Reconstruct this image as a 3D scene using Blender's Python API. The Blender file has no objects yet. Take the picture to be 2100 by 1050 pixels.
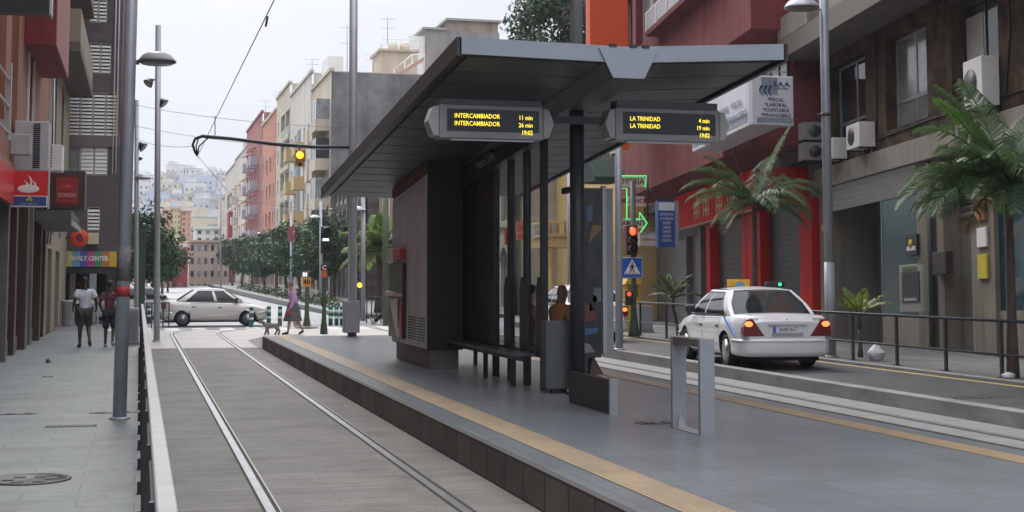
import bpy, math, random
from mathutils import Matrix, Vector
random.seed(7)
R = math.radians
sc = bpy.context.scene
col = sc.collection
# ---------------------------------------------------------------- survey of the photograph (used to place real objects in metres)
F_, CX_, CY_, H_ = 2900., 1050., 338., 1.8
TH = math.atan(230/F_); PS = math.atan(765*math.cos(TH)/F_)
_fw = Vector((math.sin(PS)*math.cos(TH), math.cos(PS)*math.cos(TH), math.sin(TH)))
_rt = Vector((math.cos(PS), -math.sin(PS), 0)); _up = _rt.cross(_fw)
def ray(px, py): return _fw + _rt*((px-CX_)/F_) + _up*((CY_-py)/F_)
def onZ(px, py, z=0.):
    d = ray(px, py); t = (z-H_)/d.z; return Vector((d.x*t, d.y*t, z))
def onX(px, py, X):
    d = ray(px, py); t = X/d.x; return Vector((X, d.y*t, H_+d.z*t))
def onY(px, py, Y):
    d = ray(px, py); t = Y/d.y; return Vector((d.x*t, Y, H_+d.z*t))
# ---------------------------------------------------------------- camera
cam = bpy.data.cameras.new('camera'); camo = bpy.data.objects.new('camera', cam); col.objects.link(camo)
cam.sensor_width = 36; cam.lens = 36*F_/2100; cam.shift_y = -(525-CY_)/2100
camo.location = (0, 0, H_); camo.rotation_euler = (math.pi/2+TH, 0, -PS)
cam.clip_end = 6000; cam.clip_start = .1; sc.camera = camo
# ---------------------------------------------------------------- mesh builder
class MB:
    def __init__(s): s.v=[]; s.f=[]; s.fm=[]; s.fs=[]; s.mi=0; s.sm=False; s.M=None
    def add(s, vs, fs):
        b=len(s.v)
        for p in vs:
            p=Vector(p); s.v.append(s.M@p if s.M is not None else p)
        for f in fs: s.f.append([b+i for i in f]); s.fm.append(s.mi); s.fs.append(s.sm)
        return s
    def box(s,x0,x1,y0,y1,z0,z1):
        return s.add([(x0,y0,z0),(x1,y0,z0),(x1,y1,z0),(x0,y1,z0),(x0,y0,z1),(x1,y0,z1),(x1,y1,z1),(x0,y1,z1)],
            [(3,2,1,0),(4,5,6,7),(0,1,5,4),(1,2,6,5),(2,3,7,6),(3,0,4,7)])
    def cb(s,c,d): return s.box(c[0]-d[0]/2,c[0]+d[0]/2,c[1]-d[1]/2,c[1]+d[1]/2,c[2]-d[2]/2,c[2]+d[2]/2)
    def quad(s,a,b,c,d): return s.add([a,b,c,d],[(0,1,2,3)])
    def prism(s,pts,ax,a,b):
        def P(p,t): return (t,p[0],p[1]) if ax=='x' else ((p[0],t,p[1]) if ax=='y' else (p[0],p[1],t))
        n=len(pts)
        return s.add([P(p,a) for p in pts]+[P(p,b) for p in pts],[list(range(n))[::-1],list(range(n,2*n))]+[(i,(i+1)%n,n+(i+1)%n,n+i) for i in range(n)])
    def hull8(s,a,b):   # two quads (lists of 4) joined into a hexahedron
        return s.add(list(a)+list(b),[(3,2,1,0),(4,5,6,7),(0,1,5,4),(1,2,6,5),(2,3,7,6),(3,0,4,7)])
    def tube(s,pts,r,n=8,cap=True):
        pts=[Vector(p) for p in pts]; m=len(pts); rr=r if isinstance(r,(list,tuple)) else [r]*m
        vs=[];fs=[];prev=None
        for i,p in enumerate(pts):
            t=(pts[min(i+1,m-1)]-pts[max(i-1,0)]).normalized()
            if prev is None:
                a=Vector((0,0,1)) if abs(t.z)<.9 else Vector((1,0,0)); u=t.cross(a).normalized()
            else:
                u=(prev-t*prev.dot(t)).normalized()
            prev=u; w=t.cross(u)
            for k in range(n):
                an=2*math.pi*k/n; vs.append(p+(u*math.cos(an)+w*math.sin(an))*rr[i])
        for i in range(m-1):
            for k in range(n):
                k2=(k+1)%n; fs.append((i*n+k,i*n+k2,(i+1)*n+k2,(i+1)*n+k))
        if cap: fs.append(list(range(n))[::-1]); fs.append(list(range((m-1)*n,m*n)))
        o=s.sm; s.sm=True; s.add(vs,fs); s.sm=o; return s
    def cyl(s,p0,p1,r0,r1=None,n=12): return s.tube([p0,p1],[r0,r0 if r1 is None else r1],n)
    def lathe(s,prof,c=(0,0,0),n=20,ax='z'):
        vs=[];fs=[];m=len(prof)
        for r,h in prof:
            for k in range(n):
                a=2*math.pi*k/n; x,y=r*math.cos(a),r*math.sin(a)
                p=(x,y,h) if ax=='z' else ((h,x,y) if ax=='x' else (x,h,y))
                vs.append((p[0]+c[0],p[1]+c[1],p[2]+c[2]))
        for i in range(m-1):
            for k in range(n):
                k2=(k+1)%n; fs.append((i*n+k,i*n+k2,(i+1)*n+k2,(i+1)*n+k))
        fs.append(list(range(n))[::-1]); fs.append(list(range((m-1)*n,m*n)))
        o=s.sm; s.sm=True; s.add(vs,fs); s.sm=o; return s
    def ell(s,c,r,nu=14,nv=9):
        vs=[];fs=[]
        for j in range(nv+1):
            t=math.pi*j/nv
            for k in range(nu):
                a=2*math.pi*k/nu; vs.append((c[0]+r[0]*math.sin(t)*math.cos(a),c[1]+r[1]*math.sin(t)*math.sin(a),c[2]+r[2]*math.cos(t)))
        for j in range(nv):
            for k in range(nu):
                k2=(k+1)%nu; fs.append((j*nu+k,(j+1)*nu+k,(j+1)*nu+k2,j*nu+k2))
        o=s.sm; s.sm=True; s.add(vs,fs); s.sm=o; return s
    def grid(s,P,nu,nv,close=False):
        vs=[P(i/nu,j/nv) for j in range(nv+1) for i in range(nu+1)]
        return s.add(vs,[(j*(nu+1)+i,j*(nu+1)+i+1,(j+1)*(nu+1)+i+1,(j+1)*(nu+1)+i) for j in range(nv) for i in range(nu)])
    def wall(s,O,u,n,W,z0,z1,holes,dep):
        """wall face in the plane O + u*s, with real openings and reveals of depth dep"""
        O=Vector(O);u=Vector(u);n=Vector(n);Z=Vector((0,0,1))
        us=sorted(set([0,W]+[h[i] for h in holes for i in(0,1)])); zs=sorted(set([z0,z1]+[h[i] for h in holes for i in(2,3)]))
        us=[a for a in us if 0<=a<=W]; zs=[a for a in zs if z0<=a<=z1]
        P=lambda a,z,d=0:O+u*a+Z*z-n*d
        flip = u.cross(Z).dot(n)<0
        def q(a,b,c,d):
            s.quad(*( (d,c,b,a) if flip else (a,b,c,d)))
        for i in range(len(us)-1):
            # merge vertical runs
            st=None
            for j in range(len(zs)):
                inside = j<len(zs)-1 and not any(h[0]<=us[i]+1e-6 and h[1]>=us[i+1]-1e-6 and h[2]<=zs[j]+1e-6 and h[3]>=zs[j+1]-1e-6 for h in holes)
                if inside and st is None: st=zs[j]
                if not inside and st is not None:
                    q(P(us[i],st),P(us[i+1],st),P(us[i+1],zs[j]),P(us[i],zs[j])); st=None
        for a,b,c,d in holes:
            q(P(a,c),P(b,c),P(b,c,dep),P(a,c,dep)); q(P(a,d,dep),P(b,d,dep),P(b,d),P(a,d))
            q(P(a,c,dep),P(a,d,dep),P(a,d),P(a,c)) ; q(P(b,c),P(b,d),P(b,d,dep),P(b,c,dep))
        return s
    def build(s,name,mat,parent=None,bevel=0,sharp=None,seg=2,solid=0):
        me=bpy.data.meshes.new(name)
        off=wloc(parent) if parent is not None else Vector((0,0,0))
        me.from_pydata([tuple(p-off) for p in s.v],[],s.f)
        for m in (mat if isinstance(mat,(list,tuple)) else [mat]): me.materials.append(m)
        me.polygons.foreach_set('material_index',s.fm); me.polygons.foreach_set('use_smooth',s.fs)
        me.update()
        if sharp: 
            me.polygons.foreach_set('use_smooth',[True]*len(s.f)); me.set_sharp_from_angle(angle=R(sharp))
        o=bpy.data.objects.new(name,me); col.objects.link(o)
        if parent is not None: o.parent=parent
        if bevel:
            b=o.modifiers.new('bevel','BEVEL'); b.width=bevel; b.segments=seg; b.limit_method='ANGLE'; b.angle_limit=R(50); b.harden_normals=False
        return o
    def structure(s,name,mat,**k):
        o=s.build(name,mat,**k); o['kind']='structure'; return o
    def thing(s,name,mat,label,cat,group=None,**k):
        o=s.build(name,mat,**k); return tag(o,label,cat,group)
def wloc(o):
    p=Vector((0,0,0))
    while o is not None: p+=o.location; o=o.parent
    return p
def tag(o,label,cat,group=None):
    o['label']=label; o['category']=cat
    if group: o['group']=group
    return o
def thing(name,label,cat,loc=(0,0,0),group=None,rz=0):
    o=bpy.data.objects.new(name,None); col.objects.link(o); o.location=loc; o.rotation_euler=(0,0,rz); o.empty_display_size=.2
    return tag(o,label,cat,group)
def copy_tree(o,parent=None):
    c=o.copy(); col.objects.link(c); c.parent=parent
    for ch in list(o.children): copy_tree(ch,c)
    return c
def dup(o,loc,rz=None,label=None,group=None,scale=None):
    c=copy_tree(o); c.location=loc
    if rz is not None: c.rotation_euler=(0,0,rz)
    if label: c['label']=label
    if group: c['group']=group
    if scale: c.scale=(scale,)*3
    return c
# ---------------------------------------------------------------- materials
_m={}
def mat(name,c,rough=.6,metal=0.,var=.12,scale=4.,bump=0.,spec=.5,stain=0.,stainc=None,streak=False,alpha=None,bscale=60.,coat=0.):
    if name in _m: return _m[name]
    m=bpy.data.materials.new(name); m.use_nodes=True; nt=m.node_tree; b=nt.nodes['Principled BSDF']; L=nt.links.new
    b.inputs['Roughness'].default_value=rough; b.inputs['Metallic'].default_value=metal; b.inputs['Specular IOR Level'].default_value=spec
    if coat: b.inputs['Coat Weight'].default_value=coat; b.inputs['Coat Roughness'].default_value=.06
    tc=nt.nodes.new('ShaderNodeTexCoord'); mp=nt.nodes.new('ShaderNodeMapping'); L(tc.outputs['Object'],mp.inputs[0])
    if streak: mp.inputs['Scale'].default_value=(1,1,.18)
    n=nt.nodes.new('ShaderNodeTexNoise'); n.inputs['Scale'].default_value=scale; n.inputs['Detail'].default_value=6; n.inputs['Roughness'].default_value=.65; L(mp.outputs[0],n.inputs[0])
    rp=nt.nodes.new('ShaderNodeValToRGB'); rp.color_ramp.elements[0].position=.3; rp.color_ramp.elements[1].position=.7
    rp.color_ramp.elements[0].color=[x*(1-var) for x in c]+[1]; rp.color_ramp.elements[1].color=[min(1,x*(1+var)) for x in c]+[1]
    L(n.outputs['Fac'],rp.inputs[0]); out=rp.outputs[0]
    if stain:
        n2=nt.nodes.new('ShaderNodeTexNoise'); n2.inputs['Scale'].default_value=scale*.23; n2.inputs['Detail'].default_value=8; n2.inputs['Roughness'].default_value=.7; L(mp.outputs[0],n2.inputs[0])
        r2=nt.nodes.new('ShaderNodeValToRGB'); r2.color_ramp.elements[0].position=.5; r2.color_ramp.elements[1].position=.72
        r2.color_ramp.elements[0].color=(0,0,0,1); r2.color_ramp.elements[1].color=(stain,stain,stain,1); L(n2.outputs['Fac'],r2.inputs[0])
        mx=nt.nodes.new('ShaderNodeMixRGB'); L(r2.outputs[0],mx.inputs[0]); L(out,mx.inputs[1]); mx.inputs[2].default_value=list(stainc or [x*.45 for x in c])+[1]; out=mx.outputs[0]
    L(out,b.inputs['Base Color'])
    if bump:
        n3=nt.nodes.new('ShaderNodeTexNoise'); n3.inputs['Scale'].default_value=bscale; n3.inputs['Detail'].default_value=4; L(tc.outputs['Object'],n3.inputs[0])
        bp=nt.nodes.new('ShaderNodeBump'); bp.inputs['Strength'].default_value=bump; bp.inputs['Distance'].default_value=.02; L(n3.outputs['Fac'],bp.inputs['Height']); L(bp.outputs[0],b.inputs['Normal'])
    _m[name]=m; return m
def slabs(name,c,sx,sy,mortar=.006,rough=.55,var=.16,off=.5,line=.55,rot=0,spec=.5,stain=.25,axes='xy'):
    """paving slabs: one brick texture + dirt"""
    m=mat(name,c,rough=rough,var=var*.5,scale=1.3,spec=spec,stain=stain); nt=m.node_tree; L=nt.links.new; b=nt.nodes['Principled BSDF']
    src=b.inputs['Base Color'].links[0].from_socket
    tc=nt.nodes.new('ShaderNodeTexCoord'); mp=nt.nodes.new('ShaderNodeMapping'); mp.inputs['Rotation'].default_value=(0,0,rot); L(tc.outputs['Object'],mp.inputs[0])
    if axes!='xy':
        se=nt.nodes.new('ShaderNodeSeparateXYZ'); cb=nt.nodes.new('ShaderNodeCombineXYZ'); L(tc.outputs['Object'],se.inputs[0])
        L(se.outputs['XYZ'.index(axes[0].upper())],cb.inputs[0]); L(se.outputs['XYZ'.index(axes[1].upper())],cb.inputs[1]); L(cb.outputs[0],mp.inputs[0])
    br=nt.nodes.new('ShaderNodeTexBrick'); L(mp.outputs[0],br.inputs[0]); br.offset=off
    br.inputs['Scale'].default_value=1; br.inputs['Brick Width'].default_value=sx; br.inputs['Row Height'].default_value=sy; br.inputs['Mortar Size'].default_value=mortar; br.inputs['Mortar Smooth'].default_value=.3
    br.inputs['Color1'].default_value=(1-var,1-var,1-var,1); br.inputs['Color2'].default_value=(1+var,1+var,1+var,1); br.inputs['Mortar'].default_value=(line,line,line,1)
    mx=nt.nodes.new('ShaderNodeMixRGB'); mx.blend_type='MULTIPLY'; mx.inputs[0].default_value=1; L(src,mx.inputs[1]); L(br.outputs[0],mx.inputs[2]); L(mx.outputs[0],b.inputs['Base Color'])
    return m
def dusty(m,w,r=.35):   # sheen stands in for sky glare on the ground: brightens at grazing view
    b=m.node_tree.nodes['Principled BSDF']; b.inputs['Sheen Weight'].default_value=w; b.inputs['Sheen Roughness'].default_value=r; b.inputs['Sheen Tint'].default_value=(.88,.96,1,1)
def grime(m,sc,lo,hi,dark,detail=6):
    """worn patches: multiplies the base colour where a stretched noise runs high"""
    nt=m.node_tree; L=nt.links.new; b=nt.nodes['Principled BSDF']; src=b.inputs['Base Color'].links[0].from_socket
    tc=nt.nodes.new('ShaderNodeTexCoord'); mp=nt.nodes.new('ShaderNodeMapping'); mp.inputs['Scale'].default_value=sc; mp.inputs['Location'].default_value=(sc[0]*3.7,sc[1]*1.3,0); L(tc.outputs['Object'],mp.inputs[0])
    n=nt.nodes.new('ShaderNodeTexNoise'); n.inputs['Scale'].default_value=1; n.inputs['Detail'].default_value=detail; n.inputs['Roughness'].default_value=.6; L(mp.outputs[0],n.inputs[0])
    r=nt.nodes.new('ShaderNodeValToRGB'); r.color_ramp.elements[0].position=lo; r.color_ramp.elements[1].position=hi; r.color_ramp.elements[0].color=(1,1,1,1); r.color_ramp.elements[1].color=list(dark)+[1]; L(n.outputs['Fac'],r.inputs[0])
    x=nt.nodes.new('ShaderNodeMixRGB'); x.blend_type='MULTIPLY'; x.inputs[0].default_value=1; L(src,x.inputs[1]); L(r.outputs[0],x.inputs[2]); L(x.outputs[0],b.inputs['Base Color'])
def emit(name,c,s):
    if name in _m: return _m[name]
    m=bpy.data.materials.new(name); m.use_nodes=True; b=m.node_tree.nodes['Principled BSDF']
    b.inputs['Base Color'].default_value=[x*.5 for x in c]+[1]; b.inputs['Emission Color'].default_value=list(c)+[1]; b.inputs['Emission Strength'].default_value=s; _m[name]=m; return m
def glass(name,tint=(.8,.88,.86),refl=.12,fr=.9):
    if name in _m: return _m[name]
    m=bpy.data.materials.new(name); m.use_nodes=True; nt=m.node_tree; L=nt.links.new; nt.nodes.remove(nt.nodes['Principled BSDF'])
    t=nt.nodes.new('ShaderNodeBsdfTransparent'); t.inputs[0].default_value=list(tint)+[1]
    g=nt.nodes.new('ShaderNodeBsdfGlossy'); g.inputs['Roughness'].default_value=.03; g.inputs[0].default_value=(.9,.93,.95,1)
    lw=nt.nodes.new('ShaderNodeLayerWeight'); f=nt.nodes.new('ShaderNodeMath'); f.operation='POWER'; L(lw.outputs['Facing'],f.inputs[0]); f.inputs[1].default_value=4.5
    a=nt.nodes.new('ShaderNodeMath'); a.operation='MULTIPLY_ADD'; L(f.outputs[0],a.inputs[0]); a.inputs[1].default_value=fr; a.inputs[2].default_value=refl*.3
    mx=nt.nodes.new('ShaderNodeMixShader'); L(a.outputs[0],mx.inputs[0]); L(t.outputs[0],mx.inputs[1]); L(g.outputs[0],mx.inputs[2]); L(mx.outputs[0],nt.nodes['Material Output'].inputs[0])
    _m[name]=m; return m
def leafmat(name,c,var=.5,scale=1.2,trans=.25):
    if name in _m: return _m[name]
    m=mat(name,c,rough=.5,var=var,scale=scale,spec=.35); nt=m.node_tree; b=nt.nodes['Principled BSDF']
    tr=nt.nodes.new('ShaderNodeBsdfTranslucent'); tr.inputs[0].default_value=[c[0]*1.6,c[1]*1.5,c[2]*.9,1]
    mx=nt.nodes.new('ShaderNodeMixShader'); mx.inputs[0].default_value=trans; o=nt.nodes['Material Output']
    nt.links.new(b.outputs[0],mx.inputs[1]); nt.links.new(tr.outputs[0],mx.inputs[2]); nt.links.new(mx.outputs[0],o.inputs[0]); return m
PANE=mat('window_glass',(.03,.036,.043),rough=.06,var=.3,scale=.6,spec=.5)
PANE2=mat('curtained_glass',(.22,.24,.24),rough=.12,var=.35,scale=1.5,spec=.9)
ALU=mat('aluminium',(.42,.43,.44),rough=.4,metal=.6,var=.08)
WHITEP=mat('white_paint',(.72,.72,.7),rough=.45,var=.08,scale=2,stain=.15)
CREAMP=mat('cream_paint',(.62,.58,.48),rough=.6,var=.08,scale=2)
BLACKM=mat('black_metal',(.018,.019,.022),rough=.45,var=.3,scale=8)
DARKG=mat('dark_grey_steel',(.034,.038,.044),rough=.45,var=.15,scale=5,spec=.4)
MIDG=mat('grey_painted_steel',(.26,.275,.30),rough=.42,var=.1,scale=5,spec=.5,stain=.25)
POLEG=mat('pole_grey',(.40,.43,.49),rough=.35,metal=.3,var=.1,scale=3,stain=.2)
LPOLE=mat('light_pole_grey',(.36,.38,.41),rough=.4,metal=.3,var=.08,scale=3)
GREENP=mat('dark_green_paint',(.03,.06,.04),rough=.5,var=.25,scale=6)
RUBBER=mat('rubber',(.018,.018,.019),rough=.8,var=.2,scale=12)
RIM=mat('wheel_rim',(.4,.41,.42),rough=.35,metal=.7,var=.15,scale=9)
REDP=mat('red_sign_paint',(.55,.025,.02),rough=.4,var=.12,scale=3,stain=.15)
SKIN_D=mat('dark_skin',(.055,.03,.02),rough=.5,var=.15,scale=9)
SKIN_L=mat('light_skin',(.42,.24,.17),rough=.5,var=.1,scale=9)
# ---------------------------------------------------------------- writing
def frame(o,x,y):
    """matrix whose X axis runs along the writing, Y up the letters"""
    x=Vector(x).normalized(); y=Vector(y).normalized(); z=x.cross(y); M=Matrix((x,y,z)).transposed().to_4x4(); M.translation=Vector(o); return M
def text(s,size,o,x=(1,0,0),y=(0,0,1),m=None,parent=None,align='LEFT',name='lettering',wx=1.,ext=.0015,bold=0.,label=None):
    cu=bpy.data.curves.new('t','FONT'); cu.body=s; cu.size=size; cu.align_x=align; cu.align_y='CENTER'; cu.extrude=ext; cu.offset=bold; cu.resolution_u=2
    t=bpy.data.objects.new('t',cu); col.objects.link(t); dg=bpy.context.evaluated_depsgraph_get()
    me=bpy.data.meshes.new_from_object(t.evaluated_get(dg)); bpy.data.objects.remove(t); bpy.data.curves.remove(cu)
    M=frame(o,x,y)@Matrix.Diagonal((wx,1,1,1)); me.transform(M)
    off=wloc(parent) if parent is not None else Vector((0,0,0)); me.transform(Matrix.Translation(-off))
    me.materials.clear(); me.materials.append(m); me.name=name
    ob=bpy.data.objects.new(name,me); col.objects.link(ob)
    if parent is not None: ob.parent=parent
    return ob
# ---------------------------------------------------------------- light: overcast evening
SUN_EL, SUN_AZ = 43, 350      # azimuth of the sun measured from +Y clockwise
w=bpy.data.worlds.new('World'); sc.world=w; w.use_nodes=True; nt=w.node_tree; L=nt.links.new; bg=nt.nodes['Background']
sk=nt.nodes.new('ShaderNodeTexSky'); sk.sky_type='NISHITA'; sk.sun_disc=False; sk.sun_elevation=R(SUN_EL); sk.sun_rotation=R(SUN_AZ); sk.air_density=1.; sk.dust_density=4.; sk.ozone_density=1.5
hs=nt.nodes.new('ShaderNodeHueSaturation'); hs.inputs['Saturation'].default_value=.28; L(sk.outputs[0],hs.inputs['Color'])
# cloud deck: evens the sky out and mottles it softly
tc=nt.nodes.new('ShaderNodeTexCoord'); mp=nt.nodes.new('ShaderNodeMapping'); mp.inputs['Scale'].default_value=(1,1,2.6); L(tc.outputs['Generated'],mp.inputs[0])
nz=nt.nodes.new('ShaderNodeTexNoise'); nz.inputs['Scale'].default_value=2.6; nz.inputs['Detail'].default_value=5; nz.inputs['Roughness'].default_value=.5; L(mp.outputs[0],nz.inputs[0])
cr=nt.nodes.new('ShaderNodeValToRGB'); cr.color_ramp.elements[0].position=.3; cr.color_ramp.elements[1].position=.72
cr.color_ramp.elements[0].color=(4.7,4.87,5.5,1); cr.color_ramp.elements[1].color=(6.4,6.5,6.95,1); L(nz.outputs['Fac'],cr.inputs[0])
mx=nt.nodes.new('ShaderNodeMixRGB'); mx.inputs[0].default_value=.8; L(hs.outputs[0],mx.inputs[1]); L(cr.outputs[0],mx.inputs[2]); sx_=nt.nodes.new('ShaderNodeSeparateXYZ'); L(tc.outputs['Generated'],sx_.inputs[0])   # an overcast sky is brighter overhead than at the horizon
mr=nt.nodes.new('ShaderNodeMapRange'); mr.inputs['From Min'].default_value=.22; mr.inputs['From Max'].default_value=.9; mr.inputs['To Min'].default_value=1.; mr.inputs['To Max'].default_value=3.6; L(sx_.outputs[2],mr.inputs['Value'])
vm=nt.nodes.new('ShaderNodeMixRGB'); vm.blend_type='MULTIPLY'; vm.inputs[0].default_value=1; L(mx.outputs[0],vm.inputs[1]); L(mr.outputs[0],vm.inputs[2]); L(vm.outputs[0],bg.inputs[0])
bg.inputs[1].default_value=.1
sl=bpy.data.lights.new('sun','SUN'); so=bpy.data.objects.new('sun',sl); col.objects.link(so); sl.energy=1.5; sl.angle=R(18); sl.color=(1,.96,.9)
az=R(SUN_AZ); sd=Vector((math.sin(az)*math.cos(R(SUN_EL)),math.cos(az)*math.cos(R(SUN_EL)),math.sin(R(SUN_EL)))); so.rotation_euler=sd.to_track_quat('Z','Y').to_euler(); so.location=(0,0,60)
sc.view_settings.view_transform='Standard'; sc.view_settings.look='None'; sc.view_settings.gamma=1; sc.view_settings.exposure=.6
# ================================================================ ground
def sheet(name,x0,x1,y0,y1,z,m,ny=1,zf=None,nx=1):
    b=MB(); b.grid(lambda u,v:(x0+(x1-x0)*u,y0+(y1-y0)*v,(zf(x0+(x1-x0)*u,y0+(y1-y0)*v) if zf else z)),nx,ny); return b.structure(name,m)
def hillz(x,y):
    t=max(0,y-215.); h=.000105*min(t,690)**2+.012*min(t,690)+.01*max(0,t-690)
    return h+(1.5*math.sin(x*.021+y*.007)+1.2*math.sin(x*.05-y*.013))*min(1,t/250)
def hillz_old(x,y):
    t=max(0,y-215.)
    h=.000085*t*t+.012*t
    if t>600: h=.000085*360000+.012*t+.114*(t-600)
    return h+ (1.5*math.sin(x*.021+y*.007)+1.2*math.sin(x*.05-y*.013))*min(1,t/250)
ASPH=mat('asphalt',(.058,.061,.065),rough=.45,var=.25,scale=1.6,bump=.25,bscale=90,stain=.4,spec=.5)
PAVE_L=slabs('pavement_slabs',(.2,.226,.21),.9,.42,mortar=.010,rough=.5,var=.11,line=.6,stain=.45)
PAVE_R=slabs('grey_pavement_slabs',(.13,.13,.128),.4,.4,mortar=.006,rough=.6,var=.1,line=.6,stain=.4)
PLAT=slabs('platform_slabs',(.105,.122,.131),.8,.8,mortar=.013,rough=.27,var=.08,line=.62,stain=.75,off=0)
TRACKC=slabs('track_concrete',(.145,.14,.122),2.3,.16,mortar=.014,rough=.65,spec=.2,var=.11,line=.8,stain=.6,off=.3)
TRACK2=slabs('pale_track_concrete',(.19,.19,.185),2.6,.3,mortar=.012,rough=.6,var=.06,line=.85,stain=.25)
PLAZA=slabs('crossing_paving',(.50,.47,.42),.6,.4,rough=.5,var=.06,line=.85,stain=.25)
BLOCK=slabs('dark_platform_blocks',(.085,.073,.06),.62,.31,mortar=.022,rough=.7,var=.35,line=.25,off=0,stain=.4,axes='yz')
STONEK=mat('kerb_stone',(.2,.2,.185),rough=.65,var=.15,scale=3,stain=.4)
YEL=slabs('yellow_tactile',(.25,.17,.08),.4,.042,mortar=.008,rough=.6,var=.1,line=.6,off=0,rot=math.pi/2,stain=.55)
dusty(YEL,.1)
YELP=mat('yellow_line_paint',(.40,.31,.12),rough=.6,var=.25,scale=7,stain=.5,stainc=(.16,.15,.12))
for m_,w_ in((PLAT,.35),(TRACKC,.06),(PAVE_L,.2),(TRACK2,.1),(PLAZA,.4)): dusty(m_,w_)
grime(TRACKC,(.7,9,1),.42,.75,(.62,.62,.62)); grime(TRACKC,(1.6,1.1,1),.48,.66,(.7,.69,.67)); grime(TRACKC,(11,11,1),.62,.72,(.6,.58,.55),3)
grime(PLAT,(1.1,.8,1),.45,.68,(.74,.74,.74)); grime(PLAT,(9,9,1),.63,.7,(.62,.62,.62),2); grime(PLAT,(.8,7,1),.45,.8,(.8,.8,.8))
grime(PAVE_L,(1.3,1.3,1),.46,.66,(.74,.75,.74)); grime(PAVE_L,(8,8,1),.62,.69,(.6,.6,.6),2)
grime(PLAZA,(.9,.9,1),.45,.7,(.78,.77,.75)); grime(ASPH,(.5,3,1),.45,.7,(.7,.7,.7)); grime(YEL,(5,2,1),.45,.7,(.7,.7,.7)); grime(BLOCK,(1,1.2,3),.45,.7,(.55,.53,.5)); grime(PAVE_R,(2,2,1),.48,.68,(.65,.65,.65)); grime(TRACK2,(.8,6,1),.45,.75,(.7,.7,.7)); grime(STONEK,(1,1.5,4),.45,.7,(.7,.7,.68))
# base terrain, one sheet to the horizon
b=MB(); xs=[-2500,-900,-400,-200]+[-100+20*i for i in range(16)]+[230,300,400,700,1500,2800]; ys=[-300,-60,0,60,120,215]+[235+25*i for i in range(40)]+[1300,1600,2400,4000]
vs=[(x,y,(hillz(x,y) if y>215 else 0)-.06) for y in ys for x in xs]; n=len(xs)
b.sm=True; b.add(vs,[(j*n+i,j*n+i+1,(j+1)*n+i+1,(j+1)*n+i) for j in range(len(ys)-1) for i in range(n-1)])
b.structure('ground',mat('dry_ground',(.13,.125,.095),rough=.9,var=.35,scale=.05,stain=.5,stainc=(.05,.07,.035)))
sheet('pavement',-9,.12,-12,49.5,0,PAVE_L)
sheet('track_bed',.12,3.03,-12,37,0,TRACKC)
sheet('tram_platform_deck',3.10,7.40,-12,36.2,.31,PLAT)
b=MB(); b.box(3.03,3.10,-12,36.2,-.05,.312); b.box(7.40,7.47,-12,36.2,-.05,.312); b.structure('platform_edge',BLOCK)
b=MB(); b.quad((3.03,36.2,.30),(7.47,36.2,.30),(7.47,41,.012),(3.03,41,.012)); b.add([(3.03,36.2,.30),(3.03,41,.012),(3.03,36.2,-.05)],[(0,2,1)]); b.structure('platform_ramp',PLAZA)
sheet('far_track_bed',7.47,10.16,-12,37,0,TRACK2)
b=MB(); b.quad((.12,37,-.001),(3.03,37,-.001),(3.03,41,.0),(.12,41,.0)); b.quad((7.47,37,0),(10.16,37,0),(10.16,41,0),(7.47,41,0)); b.quad((.12,41,0),(10.16,41,0),(10.16,49.6,0),(.12,49.6,0)); b.structure('crossing',PLAZA)
for x0,x1 in((3.36,3.70),(6.86,7.14)):
    b=MB(); b.box(x0,x1,-12,36.2,.30,.316)
    for i in range(int(48/.05) if False else 0): pass
    b.structure('tactile_strip',YEL)
def rz_(y): return .15 if y<37 else (max(.0,.15*(1-(y-37)/9)) if y<46 else 0)
b=MB(); yy=[-12,37,46,49.6]
for i in range(3):
    a,c=yy[i],yy[i+1]
    b.quad((10.4,a,rz_(a)),(13.08,a,rz_(a)),(13.08,c,rz_(c)),(10.4,c,rz_(c)))
b.structure('road',ASPH)
b=MB()
b.hull8([(10.16,-12,-.05),(10.4,-12,-.05),(10.4,37,-.05),(10.16,37,-.05)],[(10.17,-12,.2),(10.4,-12,.2),(10.4,37,.2),(10.17,37,.2)])
b.hull8([(10.16,37,-.05),(10.4,37,-.05),(10.4,46,-.05),(10.16,46,-.05)],[(10.17,37,.2),(10.4,37,.2),(10.4,46,.02),(10.17,46,.02)])
b.structure('kerb',STONEK,bevel=.012)
b=MB(); b.quad((12.80,-12,.154),(12.93,-12,.154),(12.93,37,.154),(12.80,37,.154)); b.structure('yellow_line',YELP)
b=MB(); b.box(13.08,13.22,-12,49.5,-.05,.2); b.structure('pavement_kerb',STONEK,bevel=.01)
sheet('far_pavement',13.22,17.2,-12,49.5,.2,PAVE_R)
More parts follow.
